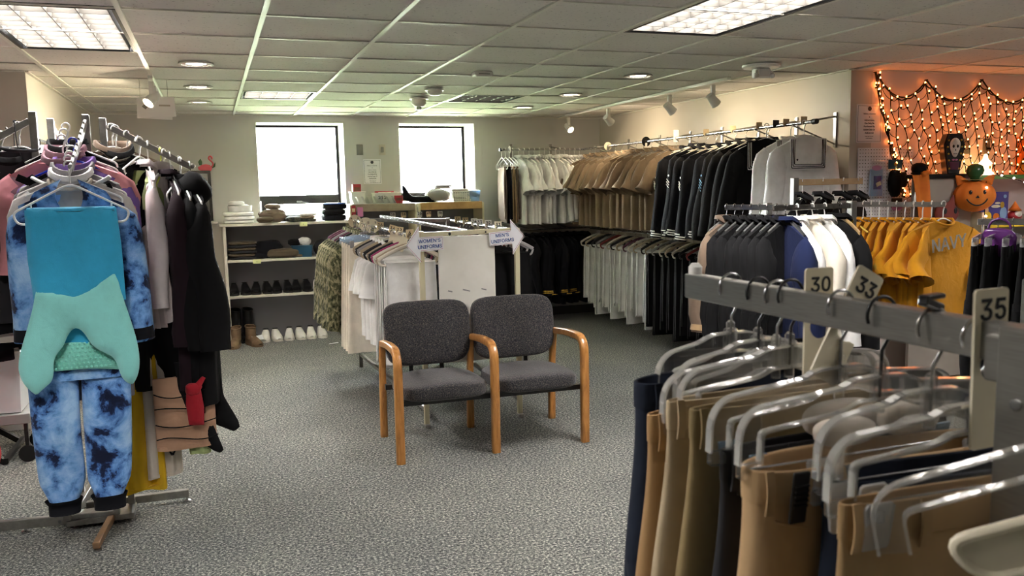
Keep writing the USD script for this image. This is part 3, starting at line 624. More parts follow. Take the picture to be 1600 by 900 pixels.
for nm, c in (('cloth_white', 'f0eeec'), ('cloth_ivory', 'e6ddcd'), ('cloth_khaki', '83705a'), ('cloth_navy', '0f1016'), ('cloth_black', '0c0c0e'), ('cloth_blue', '131c3c'), ('cloth_yellow', 'd69516'), ('cloth_tan', 'a98c68'), ('cloth_beige', 'ab9a80'),
              ('cloth_olive', '877455'), ('cloth_charcoal', '2b2b2e'), ('cloth_brown', '6b5a4c'), ('cloth_greywhite', 'cfc8c4'), ('cloth_grey', '7c787b'), ('cloth_pink', 'd98f96'), ('cloth_mauve', '8c6670'), ('cloth_purple', '7d5fa6'),
              ('cloth_red', 'a01f2b'), ('cloth_green', '9aa873'), ('cloth_maroon', '20131a'), ('cloth_darkgrey', '3a3a3e'), ('cloth_gold', 'c9a21e'), ('cloth_skin', 'b08a70'), ('cloth_offwhite', 'c9bfb2'), ('cloth_pinkwhite', 'd9cfd0'), ('cloth_drab', '5b5040'), ('cloth_wool', '77685c')):
    fabric(nm, c)
fabric('denim', '1c2536', 0.25, 0.6, 1400); fabric('stripe_white', 'e4e2dc', 0.05); fabric('stripe_gold', 'c09a3c', 0.1); fabric('stripe_navy', '22242f', 0.05); fabric('stripe_blue', '7ba6c4', 0.05)
camo('camo_green', ('23271f', '4d5039', '75745a', '9c9678'), 40, (1, 1, 0.6)); camo('camo_dark', ('17191b', '2b2f2c', '3d4138', '55564a'), 18)
soft_dye('tie_dye', [(0.36, '131b33'), (0.42, '1d2a4e'), (0.455, '4a76b8'), (0.53, '78a8e2'), (0.66, 'a8cdf2')], 8)
# ================================================================ two-seat chair
mat('oak', {'t': ('texture_coordinate', {}), 'g': ('mapping', dict(scale=(14, 14, 2.2))), 'n': ('noise_texture', dict(scale=3.2, detail=6, roughness=0.65, distortion=0.5)),
            'r': ('rgb_ramp', {'ramp': [(0.28, lin('8a5526')), (0.5, lin('b57c3f')), (0.75, lin('c88f50'))]}), 'b': ('bump', dict(strength=0.15, distance=0.002)),
            'p': ('principled_bsdf', dict(roughness=0.32, coat_weight=0.4, coat_roughness=0.2))},
    [('t.object', 'g.vector'), ('g.vector', 'n.vector'), ('n.fac', 'r.fac'), ('r.color', 'p.base_color'), ('n.fac', 'b.height'), ('b.normal', 'p.normal')])
mat('upholstery', {'t': ('texture_coordinate', {}), 'a': ('voronoi_texture', dict(scale=170)), 'n': ('noise_texture', dict(scale=160, detail=3, roughness=0.7)), 's': ('noise_texture', dict(scale=5, detail=3)),
            'r': ('rgb_ramp', {'ramp': [(0.38, lin('232327')), (0.50, lin('38383d')), (0.60, lin('544f4b')), (0.72, lin('777069'))]}),
            'd': ('rgb_ramp', {'ramp': [(0.35, (0.85, 0.83, 0.8)), (0.65, (1.05, 1.05, 1.05))]}), 'm': ('mix', dict(mix_type='multiply', fac=1.0)),
            'b': ('bump', dict(strength=0.5, distance=0.004)), 'p': ('principled_bsdf', dict(roughness=0.95, sheen_weight=0.25, specular_ior_level=0.2))},
    [('t.object', 'a.vector'), ('t.object', 'n.vector'), ('t.object', 's.vector'), ('n.fac', 'r.fac'), ('r.color', 'm.color1'), ('s.fac', 'd.fac'), ('d.color', 'm.color2'), ('m.color', 'p.base_color'), ('a.distance', 'b.height'), ('b.normal', 'p.normal')])
def super_pad(c, s, p=5.0, nu=36, nv=18, bulge=None, R=None, round_top=0.0):
    """A cushion: superellipsoid with flattish faces."""
    u = np.linspace(0, 2*PI, nu, endpoint=False); v = np.linspace(-PI/2 + 0.02, PI/2 - 0.02, nv); e = 2/p
    f = lambda w: np.sign(w)*np.abs(w)**e
    G = []
    for b in v:
        x, z, y = f(np.cos(u))*f(np.cos(b)), f(np.sin(u))*f(np.cos(b)), np.full(nu, f(np.sin(b)))
        P = np.stack([x*s[0]/2, y*s[1]/2, z*s[2]/2], 1)
        if bulge: P = bulge(P)
        G.append(P)
    G = np.array(G)
    if R is not None: G = G @ np.asarray(R).T
    return MB(True).loop(G + np.array(c), caps=True)
ch = thing('double_chair', 'two-seat waiting chair of dark grey fabric with bent oak arms and legs', 'chair', (0.935, 4.575, 0), -1.6)
PX = 0.5675
for k in range(3):
    x = k*PX; P = round_path([(x, 0.004, 0.0), (x, 0.0, 0.655), (x, 0.545, 0.628), (x, 0.56, 0.30), (x, 0.565, 0.0)], 0.11, 9)
    # squarer corner at the back of the arm
    P = np.vstack([round_path([(x, 0.004, 0.0), (x, 0.0, 0.3), (x, 0.0, 0.642), (x, 0.25, 0.640), (x, 0.50, 0.612)], 0.10, 9)])
    N = len(P); s = np.linspace(0, 1, N); r = np.interp(s, [0, 0.25, 0.45, 0.7, 1], [0.026, 0.026, 0.0245, 0.025, 0.023])
    T = np.gradient(P, axis=0); T /= np.linalg.norm(T, axis=1, keepdims=True); th = np.linspace(0, 2*PI, 16, endpoint=False); G = []
    for j in range(N):
        sd = np.array([1.0, 0, 0]); nm = np.cross(sd, T[j]); nm /= np.linalg.norm(nm)
        G.append(P[j] + np.outer(np.sign(np.cos(th))*np.abs(np.cos(th))**0.6*r[j], sd) + np.outer(np.sign(np.sin(th))*np.abs(np.sin(th))**0.6*r[j]*0.92, nm))
    part(ch, 'front_leg_and_arm', MB(True).loop(np.array(G), caps=True), 'oak')
    P = smooth_path([(x, 0.575, 0.0), (x, 0.565, 0.25), (x, 0.545, 0.45), (x, 0.508, 0.625)], 6); G = []
    for j, q in enumerate(P):
        w = 0.024 - 0.004*j/len(P); G.append(q + np.stack([np.sign(np.cos(th))*np.abs(np.cos(th))**0.6*w, np.sign(np.sin(th))*np.abs(np.sin(th))**0.6*w, 0*th], 1))
    part(ch, 'back_leg', MB(True).loop(np.array(G), caps=True), 'oak')
    part(ch, 'foot_glide', MB().lathe([(0.015, 0.0), (0.015, -0.0), (0.014, 0.004), (0.001, 0.004)], 10, (x, 0.575, 0.0)), 'black_rubber')
for k in range(2):
    xc = k*PX + PX/2
    def bl(P):
        P = P.copy(); t = P[:, 1]/0.56 + 0.5; P[:, 2] += 0.018*np.exp(-((P[:, 0]/0.2)**2)) * (P[:, 2] > 0) - 0.035*(1 - sst(t*3))*(P[:, 2] < 0)*0 - 0.02*t; return P
    part(ch, 'seat', super_pad((xc, 0.235, 0.392), (0.515, 0.56, 0.10), 4.5, nu=32, nv=24, bulge=bl), 'upholstery')
    def bk(P):
        P = P.copy(); zz = P[:, 2]/0.40 + 0.5; P[:, 1] += 0.03*(P[:, 0]/0.27)**2*-1 - 0.02*np.sin(PI*np.clip(zz, 0, 1)); P[:, 0] *= 1 - 0.06*np.clip(1 - zz, 0, 1)**2; return P
    part(ch, 'backrest', super_pad((xc, 0.555, 0.652), (0.555, 0.085, 0.405), 5.0, nu=48, nv=14, bulge=bk, R=rotm(-9, 0, 0)), 'upholstery')
    e = MB()
    for s in (-1, 1): e.bar((xc + s*0.10, 0.555, 0.36), (xc + s*0.10, 0.575, 0.50), 0.025, 0.012)
    part(ch, 'back_bracket', e, 'black_plastic')
part(ch, 'seat_rail', MB().span((0.0, 0.06, 0.315), (2*PX, 0.10, 0.345)).span((0.0, 0.44, 0.33), (2*PX, 0.48, 0.36)), 'black_plastic')

# ================================================================ clothes rail along the window wall and the right wall
ORD = ['first', 'second', 'third', 'fourth', 'fifth', 'sixth', 'seventh', 'eighth', 'ninth', 'tenth', 'eleventh', 'twelfth', 'thirteenth', 'fourteenth', 'fifteenth', 'sixteenth', 'seventeenth', 'eighteenth', 'nineteenth', 'twentieth']
RZ = 1.985; RX = 4.085
t = thing('wall_rail', 'chrome clothes rail on brackets running along the right wall, upper level', 'clothes rail', (0, 0, 0))
part(t, 'rod', MB(True).tube([(RX, 4.98, RZ - 0.012), (RX, 8.99, RZ - 0.012)], 0.0125, 12), 'chrome')
e = MB()
for y in (5.25, 5.7, 6.2, 6.75, 7.3, 7.9, 8.6): e.bar((RX, y, RZ - 0.012), (XR, y, RZ + 0.05), 0.008, 0.014).bar((RX + 0.02, y, RZ - 0.02), (XR, y, RZ - 0.16), 0.008, 0.010).box((XR - 0.006, y, RZ - 0.05), (0.012, 0.03, 0.26))
part(t, 'bracket', e, 'old_steel')
part(t, 'end_cap', MB().lathe([(0.001, -0.02), (0.019, -0.02), (0.021, 0.02), (0.001, 0.022)], 14, (RX, 4.98, RZ - 0.012), 'y'), 'black_plastic')
t = thing('wall_rail', 'short chrome clothes rail in front of the window wall, upper level', 'clothes rail', (0, 0, 0))
part(t, 'rod', MB(True).tube([(3.10, 8.99, RZ - 0.012), (4.13, 8.99, RZ - 0.012)], 0.0125, 12), 'chrome')
e = MB()
for x in (3.35, 3.85): e.bar((x, 8.99, RZ - 0.012), (x, YB, RZ + 0.04), 0.008, 0.014).box((x, YB - 0.006, RZ - 0.03), (0.03, 0.012, 0.2))
part(t, 'bracket', e, 'old_steel')
part(t, 'end_cap', MB().lathe([(0.001, -0.02), (0.018, -0.02), (0.018, 0.012), (0.001, 0.014)], 14, (3.10, 8.99, RZ - 0.012), 'x'), 'black_plastic')
LZ = 1.085
for lab, a, bb in (('lower chrome clothes rail along the right wall', (RX, 5.35, LZ - 0.012), (RX, 8.75, LZ - 0.012)), ('lower chrome clothes rail in front of the window wall', (3.3, 8.99, LZ - 0.012), (4.3, 8.99, LZ - 0.012))):
    t = thing('wall_rail', lab, 'clothes rail'); part(t, 'rod', MB(True).tube([a, bb], 0.0125, 12), 'chrome')
    e = MB(); n = 4
    for k in range(n):
        q = np.array(a) + (np.array(bb) - np.array(a))*(k + 0.5)/n
        e.bar(q, (XR, q[1], q[2] + 0.03) if a[0] == bb[0] else (q[0], YB, q[2] + 0.03), 0.008, 0.014)
    part(t, 'bracket', e, 'old_steel')
def disc(label, x, y, z, m, r=0.045, along='y'):
    t = thing('rail_disc', label, 'size divider', (x, y, z), 0 if along == 'y' else 90)
    th = np.linspace(0, 2*PI, 24, endpoint=False)
    from shapely.geometry import Point, box as sbox
    g = Point(0, 0).buffer(r, 12).difference(Point(0, 0).buffer(0.0135, 8)).difference(sbox(-0.0125, -r*1.2, 0.0125, 0))
    part(t, 'disc', MB().mesh(trimesh.creation.extrude_polygon(g, 0.003, engine='earcut'), RXZ, (0, 0.0015, 0)), m); return t
t = disc('round black size divider on the right wall rail above the khaki shirts', RX, 7.45, RZ - 0.012, 'black_plastic', 0.048)
disc('round cream size divider on the right wall rail, towards the room corner', RX, 8.30, RZ - 0.012, 'card_cream', 0.045)
disc('round white size divider at the left end of the window wall rail', 3.2, 8.99, RZ - 0.012, 'card_white', 0.042, 'x')
plate = None
for k, (y, c, lab) in enumerate([(6.88, 'card_white', 'tall white size tag on the wall rail at the khaki and navy boundary'), (6.38, 'card_tan', 'small tan size tag, second on the wall rail above the navy tops'), (5.98, 'card_tan', 'small tan size tag, third on the wall rail above the navy tops'),
                                 (5.63, 'card_tan', 'tan size tag on the wall rail left of two dark clips'), (5.42, 'black_plastic', 'small black clip on the wall rail above the dark collar flap'), (5.30, 'card_tan', 'dull tan size tag between the black clip and the white tops'), (5.10, 'card_tan', 'tan size tag at the near end of the wall rail')]):
    t = thing('size_tag', lab, 'size tag', (RX, y, RZ - 0.012), 0)
    h = 0.11 if k == 0 else 0.05
    part(t, 'card', MB().box((0, 0, 0.02), (0.055, 0.003, h), bev=0.001), c); part(t, 'clip', MB().tube(arc((0, 0), 0.0145, -60, 240, 10), 0.0025, 6), c)
# ---- white shirts on the window-wall rail
def sh_white(lab, x, y, z, r, seed, kind): 
    return make_top('white_shirt', lab, 'shirt', 'cloth_white', seed, W=0.43, L=0.70, sleeve=kind, wid=0.082 if kind == 'short' else 0.075, sl=0.27 if kind == 'short' else 0.58, ang=26 if kind == 'short' else 6, D=0.032, loc=(x, y, z), rot=r, group='white shirts on the window wall rail', nu=32, nv=12, ztop=-0.10)
rg = random.Random(11)
pr = {}
def hanger_for(key, kind, m, label, loc, rot, group, **kw):
    if key not in pr: pr[key] = make_hanger(kw.pop('name', 'hanger'), label, kind, m, loc, rot, group, **kw); return pr[key]
    return dup(pr[key], loc, rot, label, group)
xs = np.linspace(3.31, 4.06, 13)
for i, x in enumerate(xs):
    kind = 'short' if i < 8 else 'long'; v = i % 3
    lab = (f'white short-sleeved shirt on the window wall rail, {ORD[i]} from the left end' if i < 8 else f'white long-sleeved shirt on the window wall rail, {ORD[i-8]} right of the short-sleeved ones')
    r = 90 + rg.uniform(-7, 7); key = ('ws', kind, v); z = RZ + rg.uniform(-0.006, 0.004); y = 8.99 + (-0.04 if i == 7 else 0)
    if key not in pr: pr[key] = sh_white(lab, x, y, z, r, 100 + i, kind)
    else: dup(pr[key], (x, y, z), r, lab)
    hanger_for('hw', 'tubular', 'hanger_white', f'white tubular hanger holding the {ORD[i]} white shirt on the window wall rail', (x, y, z), r, 'white hangers on the window wall rail', W=0.40, h=0.095)
for i, (x, c, m, L) in enumerate([(3.105, 'grey-brown', 'cloth_wool', 0.62), (3.15, 'dark navy', 'cloth_navy', 0.60), (3.195, 'tan', 'cloth_tan', 0.60), (3.235, 'brown', 'cloth_brown', 0.64)]):
    make_folded_trousers('folded_trousers', f'{c} folded trousers hanging at the left end of the window wall rail', m, 300 + i, 0.3, L, loc=(x, 8.99, RZ), rot=90 + rg.uniform(-6, 6), z0=-0.215)
    hanger_for('hw', 'tubular', 'hanger_white', f'white tubular hanger with the {c} folded trousers at the rail end', (x, 8.99, RZ), 90 + rg.uniform(-6, 6), 'white hangers on the window wall rail')
# ---- khaki shirts on the right wall rail
ys = np.linspace(8.75, 6.88, 13)
for i, y in enumerate(ys):
    lab = f'khaki short-sleeved shirt on the right wall rail, {ORD[i]} from the room corner' if i < 12 else 'khaki short-sleeved shirt beside the first navy jumper, its front showing'
    key = ('kh', i % 4); r = rg.uniform(-9, 9) - 6; z = RZ + rg.uniform(-0.008, 0.004)
    if key not in pr: pr[key] = make_top('khaki_shirt', lab, 'shirt', 'cloth_khaki', 140 + i, W=0.44, L=0.72, sleeve='short', wid=0.088, sl=0.27, ang=25, D=0.046, loc=(RX, y, z), rot=r, group='khaki shirts on the right wall rail', placket='cloth_tan', nu=34, nv=12, ztop=-0.10, amp=0.015)
    else: dup(pr[key], (RX, y, z), r, lab)
    hanger_for('hc', 'clear', 'clear_plastic', f'clear hanger holding the {ORD[i]} khaki shirt from the room corner', (RX, y, z), r, 'clear hangers on the right wall rail', W=0.40, h=0.095, slope=0.07)
# ---- navy jumpers and jackets
def badge(t, rg, W=0.46, colr='stripe_white', n=3, sgn=-1):
    e = MB()
    for k in range(n): e.box((sgn*(W/2 + 0.088), -0.015 + 0.004*k, -0.40 - 0.022*k), (0.004, 0.05, 0.007), rotm(40, 0, 0))
    e.ball((sgn*(W/2 + 0.080), -0.012, -0.355), 0.012, 1, (0.25, 1, 0.8)); part(t, 'badge_bar', e, colr)
def shoulder_stripes(t, rg, W=0.46):
    e = MB()
    for k in range(3):
        e.bar((-0.11 - 0.011*k, -0.030, -0.118), (-0.13 - 0.011*k, 0.034, -0.128), 0.0045, 0.004); e.bar((0.11 + 0.011*k, -0.030, -0.118), (0.13 + 0.011*k, 0.034, -0.128), 0.0045, 0.004)
    part(t, 'collar_stripe', e, 'stripe_white')
ys = np.linspace(6.66, 5.52, 9)
for i, y in enumerate(ys):
    r = rg.uniform(-13, 8) - 4; z = RZ + rg.uniform(-0.03, 0.004)
    v = {0: 'A', 1: 'A', 2: 'B', 3: 'A', 4: 'B', 5: 'D', 6: 'C', 7: 'C', 8: 'D', 9: 'C', 10: 'C'}[i]
    what = {'A': 'navy jumper with white rank stripes', 'B': 'navy jumper with white-striped cuffs', 'C': 'plain black jacket', 'D': 'black jacket with pale blue badge'}[v]
    lab = f'{what}, {ORD[i]} on the wall rail after the khaki shirts'
    if ('nv', v) not in pr:
        def ex(t, rg, v=v):
            if v == 'A': badge(t, rg); shoulder_stripes(t, rg)
            if v == 'B': shoulder_stripes(t, rg)
            if v == 'D': badge(t, rg, colr='stripe_blue', n=4)
        pr[('nv', v)] = make_top('navy_jumper' if v in 'AB' else 'black_jacket', lab, 'jumper' if v in 'AB' else 'jacket', 'cloth_navy' if v in 'AB' else 'cloth_black', 180 + i, W=0.46, L=0.70, sleeve='long', sl=0.64, wid=0.085, ang=9, D=0.056, loc=(RX, y, z), rot=r, ztop=-0.10,
                                 cuff=('stripe_white', 3, 0.011) if v in 'AB' else None, collar='shirt', extra=ex, group=None, nu=34, nv=12)
    else: dup(pr[('nv', v)], (RX, y, z), r, lab)
    hanger_for('hb', 'flat', 'hanger_black' if False else 'velvet_ivory', f'ivory hanger holding the {ORD[i]} navy or black top on the wall rail', (RX, y, z), r, 'hangers of the navy tops', W=0.40, h=0.095)
def flap(t, rg, m, ms, star=True, y=-0.052, w=0.30, h=0.235, z1=-0.115):
    xs = np.linspace(-w/2, w/2, 9); zs = np.linspace(z1, z1 - h, 7); G = np.array([[[x, y - 0.008*math.cos(x*9), z - 0.10*abs(x)*(1 - k/6)] for x in xs] for k, z in enumerate(zs)])
    part(t, 'collar_flap', MB(True).sheet(G, 0.004), m)
    e = MB(True)
    for k in range(3):
        o = 0.012 + 0.012*k; yy = y - 0.012
        P = [(-w/2 + o, yy, z1 - 0.02), (-w/2 + o, yy, z1 - h + o), (w/2 - o, yy, z1 - h + o), (w/2 - o, yy, z1 - 0.02)]
        P = round_path(P, 0.01, 4); Q = []
        for a, b2 in zip(P[:-1], P[1:]):
            for s in np.linspace(0, 1, 5, endpoint=False): Q.append(a + (b2 - a)*s)
        Q.append(P[-1]); Q = np.array(Q); Q[:, 1] = y - 0.008*np.cos(Q[:, 0]*9) - 0.003; e.tube(Q, 0.0028, 5)
    part(t, 'collar_stripe', e, ms)
    if star:
        a = np.linspace(0, 2*PI, 10, endpoint=False) + PI/2; rr = np.where(np.arange(10) % 2, 0.004, 0.010)
        part(t, 'star', MB().poly(np.stack([rr*np.cos(a), rr*np.sin(a)], 1), 0.002, RXZ, (-w/2 + 0.055, y - 0.011, z1 - h + 0.07)), ms)
for i, (y, m, ms, lab, r) in enumerate([(5.40, 'cloth_black', 'stripe_white', 'black sailor jumper whose square collar flap with white stripes faces out', -30), (5.22, 'cloth_white', 'stripe_navy', 'white sailor jumper half hidden behind the foremost white one', -6), (5.07, 'cloth_white', 'stripe_navy', 'white sailor jumper with navy-striped square collar at the near rail end', -4)]):
    make_top('sailor_jumper', lab, 'jumper', m, 210 + i, W=0.43, L=0.60, sleeve='long', sl=0.56, wid=0.095, ang=10, D=0.045, loc=(RX + (-0.10 if i == 0 else -0.02), y, RZ), rot=r, ztop=-0.10, collar='crew', neck=0.075, slope=0.09,
             extra=(lambda t, rg, m=m, ms=ms, i=i: flap(t, rg, m, ms, True)), nu=44, nv=16)
    hanger_for('hw2', 'tubular', 'hanger_white', f'white tubular hanger holding the {["black", "rear white", "front white"][i]} sailor jumper', (RX + (-0.10 if i == 0 else -0.02), y, RZ), r, 'hangers of the sailor jumpers', W=0.40, h=0.095)
# ---- lower level: white and black trousers on the right, dark jackets with gold cuffs under the white shirts
vel = ['velvet_ivory', 'velvet_taupe', 'velvet_black', 'velvet_grey', 'velvet_red', 'velvet_ivory', 'velvet_black', 'velvet_taupe', 'velvet_plum']
velname = {'velvet_ivory': 'ivory', 'velvet_taupe': 'taupe', 'velvet_black': 'black', 'velvet_grey': 'grey', 'velvet_red': 'dark red', 'velvet_plum': 'plum', 'velvet_magenta': 'magenta'}
def vhang(m, lab, loc, rot, group, W=0.42, h=0.07): return hanger_for(('v', m), 'flat', m, lab, loc, rot, group, W=W, h=h, name=f'velvet_hanger')
ys = np.linspace(8.55, 7.18, 12)
for i, y in enumerate(ys):
    lab = f'white trousers folded over a hanger on the lower right rail, {ORD[i]} from the corner'; r = rg.uniform(-6, 6) - 3; L = [0.58, 0.66, 0.72][i % 3]
    if ('wt', i % 3) not in pr: pr[('wt', i % 3)] = make_folded_trousers('white_trousers', lab, 'cloth_white', 320 + i, 0.34, L, 0.022, loc=(RX, y, LZ), rot=r, group='white trousers on the lower right rail', z0=-0.20)
    else: dup(pr[('wt', i % 3)], (RX, y, LZ), r, lab)
    m = vel[i % 9]; vhang(m, f'{velname[m]} velvet hanger holding the {ORD[i]} white trousers of the lower rail', (RX, y, LZ), r, 'velvet hangers on the lower rail')
ys = np.linspace(7.07, 5.45, 14)
for i, y in enumerate(ys):
    lab = f'black trousers on the lower right rail, {ORD[i]} after the white trousers'; r = rg.uniform(-6, 6) - 3
    if ('bt', i % 3) not in pr: pr[('bt', i % 3)] = make_folded_trousers('black_trousers', lab, 'cloth_black', 340 + i, 0.36, [0.70, 0.76, 0.66][i % 3], 0.035, loc=(RX, y, LZ), rot=r, group='black trousers on the lower right rail', z0=-0.20)
    else: dup(pr[('bt', i % 3)], (RX, y, LZ), r, lab)
    m = vel[(i*2 + 1) % 9]; vhang(m, f'{velname[m]} velvet hanger holding the {ORD[i]} black trousers of the lower rail', (RX, y, LZ), r, 'velvet hangers on the lower rail')
for i, x in enumerate(np.linspace(3.42, 4.12, 9)):
    gold = i in (1, 2, 4, 5, 7, 8); lab = f'dark navy dress jacket{" with gold cuff stripes" if gold else ""} under the white shirts, {ORD[i]} from the left'; r = 90 + rg.uniform(-8, 8)
    if ('dj', gold) not in pr: pr[('dj', gold)] = make_top('dress_jacket', lab, 'jacket', 'cloth_navy', 360 + i, W=0.44, L=0.74, sleeve='long', sl=0.52, wid=0.085, ang=5, D=0.04, loc=(x, 9.0, LZ), rot=r, cuff=('stripe_gold', 3, 0.011) if gold else None, nu=30, nv=10, group='dress jackets under the white shirts')
    else: dup(pr[('dj', gold)], (x, 9.0 + rg.uniform(-0.04, 0.03), LZ), r, lab)

# ================================================================ centre rack with the two arrow signs
plain('rack_cream', 'd9d0ae', 0.4, 0.15); worn('panel_white', 'dedad0', 'eae7de', 5, 0.45)
rk = thing('clothes_rack', 'double clothes rack with cream posts, white end panel and chrome rods behind the chair', 'clothes rack')
L0, L1 = np.array([1.205, 5.22, 1.245]), np.array([1.13, 7.30, 1.30]); R0, R1 = np.array([1.84, 5.24, 1.275]), np.array([2.02, 7.32, 1.265])
for x in (1.252, 1.902):
    part(rk, 'post', MB().span((x - 0.016, 5.225, 0.01), (x + 0.016, 5.255, 1.285), 0.002), 'rack_cream')
    part(rk, 'foot', MB().box((x, 5.24, 0.012), (0.035, 0.07, 0.024), bev=0.004).lathe([(0.012, 0.0), (0.012, 0.012), (0.001, 0.012)], 10, (x, 5.20, 0)), 'old_steel')
for x in (1.17, 2.0): part(rk, 'rear_post', MB().span((x - 0.016, 7.30, 0.0), (x + 0.016, 7.33, 1.29), 0.002), 'old_steel')
part(rk, 'top_rail', MB().bar((1.236, 5.235, 1.262), (1.918, 5.235, 1.272), 0.026, 0.03, bev=0.002), 'rack_cream')
part(rk, 'end_panel', MB().span((1.362, 5.222, 0.42), (1.742, 5.246, 1.247), 0.003), 'panel_white')
e = MB(False)
for x, w in ((1.43, 0.03), (1.54, 0.05), (1.66, 0.035)): e.box((x, 5.2215, 0.89), (w, 0.001, 0.008), rotm(0, 15, 0))
part(rk, 'scuff_mark', e, 'grey_plastic')
part(rk, 'centre_rail', MB().bar((1.555, 5.24, 1.272), (1.40, 7.31, 1.325), 0.03, 0.022), 'chrome')
part(rk, 'rear_rail', MB().bar((1.13, 7.31, 1.30), (2.02, 7.32, 1.27), 0.026, 0.03), 'old_steel')
for a, bb in ((L0, L1), (R0, R1)): part(rk, 'rod', MB(True).tube([a, bb], 0.0135, 12), 'chrome')
part(rk, 'rod_bracket', MB().bar((1.252, 5.24, 1.245), (1.19, 5.24, 1.245), 0.02, 0.02).bar((1.902, 5.24, 1.275), (1.84, 5.24, 1.275), 0.02, 0.02), 'rack_cream')
part(rk, 'knob', MB().ball((1.437, 5.216, 1.262), 0.010, 1).ball((1.68, 5.217, 1.266), 0.006, 1), 'black_plastic')
part(rk, 'lower_rail', MB().bar((1.252, 5.24, 0.12), (1.17, 7.31, 0.12), 0.025, 0.025).bar((1.902, 5.24, 0.12), (2.0, 7.31, 0.12), 0.025, 0.025), 'old_steel')
def arrow_sign(label, loc, words_, tilt, right):
    t = thing('arrow_sign', label, 'sign', loc, (0, tilt, 0))
    s = 1 if right else -1
    pts = [(-0.085*s, -0.044), (-0.085*s, 0.044), (0.070*s, 0.046), (0.070*s, 0.118), (0.160*s, 0.0), (0.070*s, -0.118), (0.070*s, -0.046)]
    part(t, 'card', MB().poly(pts, 0.004, RXZ, (0, 0.002, 0)), 'paper')
    q = np.array(pts); c = q.mean(0); inn = [(x - np.sign(x - 0.02*s)*0.006, y - np.sign(y)*0.006) for x, y in pts]
    P = np.array([(x, -0.003, y) for x, y in inn])
    part(t, 'border', MB(True).tube(P, 0.0011, 4, closed=True), 'ink_red')
    part(t, 'lettering', MB(False).text(words_, 0.0215, RXZ, (0.005*s, -0.0022, 0.009), bold=True).text('UNIFORMS', 0.0215, RXZ, (0.005*s, -0.0022, -0.028), bold=True), 'ink_blue')
arrow_sign("white card arrow pointing left reading WOMEN'S UNIFORMS on the rack's left post", (1.305, 5.205, 1.205), "WOMEN'S", -2.0, False)
arrow_sign("white card arrow pointing right reading MEN'S UNIFORMS on the rack's right post", (1.785, 5.205, 1.222), "MEN'S", -4.0, True)
def on(a, b2, y): f = (y - a[1])/(b2[1] - a[1]); return a + (b2 - a)*f + [0, 0, 0.0135]
# left rod, near to far
seq = [('velvet_ivory', 'white_trousers'), ('velvet_taupe', 'white_trousers'), ('velvet_ivory', 'white_trousers'), ('velvet_magenta', 'white_trousers'), ('velvet_black', 'white_trousers'), ('velvet_taupe', 'white_trousers'), ('velvet_black', 'shirt'), ('velvet_taupe', 'shirt'), ('velvet_grey', 'shirt'), ('velvet_black', 'shirt'), ('velvet_taupe', 'shirt')]
yy = [5.33, 5.40, 5.47, 5.54, 5.61, 5.68, 5.78, 5.88, 5.98, 6.06, 6.14]
for i, ((m, k), y) in enumerate(zip(seq, yy)):
    p = on(L0, L1, y); r = rg.uniform(-5, 5)
    if k == 'shirt':
        lab = f'white short-sleeved blouse on the left rod of the centre rack, {ORD[i-6]} behind the folded trousers'
        if ('bl', i % 2) not in pr: pr[('bl', i % 2)] = make_top('white_blouse', lab, 'blouse', 'cloth_white', 400 + i, W=0.34, L=0.66, sleeve='short', wid=0.058, sl=0.20, ang=9, D=0.03, loc=p, rot=r, ztop=-0.09, slope=0.085, amp=0.024, group='white blouses on the centre rack')
        else: dup(pr[('bl', i % 2)], p, r, lab)
    else:
        lab = f'white trousers folded over a velvet hanger on the centre rack, {ORD[i]} from its near end'
        if ('cw', i % 3) not in pr: pr[('cw', i % 3)] = make_folded_trousers('white_trousers', lab, 'cloth_white', 410 + i, 0.32, [0.62, 0.68, 0.74][i % 3], 0.024, loc=p, rot=r, group='white trousers on the centre rack', z0=-0.185)
        else: dup(pr[('cw', i % 3)], p, r, lab)
    vhang(m, f'{velname[m]} velvet hanger, {ORD[i]} from the near end of the centre rack left rod', p, r, 'velvet hangers on the centre rack')
plain('ice_plastic', 'cfe0f2', 0.1, transmission_weight=0.7, ior=1.45)
for i, y in enumerate((6.24, 6.34, 6.44, 6.52)):
    p = on(L0, L1, y) + [-0.06, 0, 0]; r = rg.uniform(-4, 4)
    lab = f'long ivory skirt on a clear clip hanger, {ORD[i]} before the camouflage jackets'
    if 'skirt' not in pr:
        t = pr['skirt'] = thing('ivory_skirt', lab, 'skirt', p, r, 'ivory skirts on the centre rack')
        part(t, 'skirt_body', torso(random.Random(5), 0.33, 0.80, 0.012, 0.035, 0.0, 0.001, 0.0, 3, 0.016, hem=1.25, ztop=-0.14), 'cloth_ivory')
        part(t, 'waistband', torso(random.Random(5), 0.335, 0.035, 0.014, 0.016, 0.0, 0.001, 0.0, 3, 0.001, ztop=-0.135, nv=3), 'cloth_ivory')
    else: dup(pr['skirt'], p, r, lab)
    if 'skh' not in pr:
        t = pr['skh'] = make_hanger('clip_hanger', f'clear blue clip hanger holding the {ORD[i]} ivory skirt', 'clear', 'ice_plastic', p, r, 'clip hangers of the ivory skirts', W=0.36, slope=0.02, h=0.09)
        e = MB()
        for s in (-1, 1): e.box((s*0.14, 0, -0.13), (0.03, 0.03, 0.055), bev=0.004)
        part(t, 'clip', e, 'grey_plastic')
    else: dup(pr['skh'], p, r, f'clear blue clip hanger holding the {ORD[i]} ivory skirt')
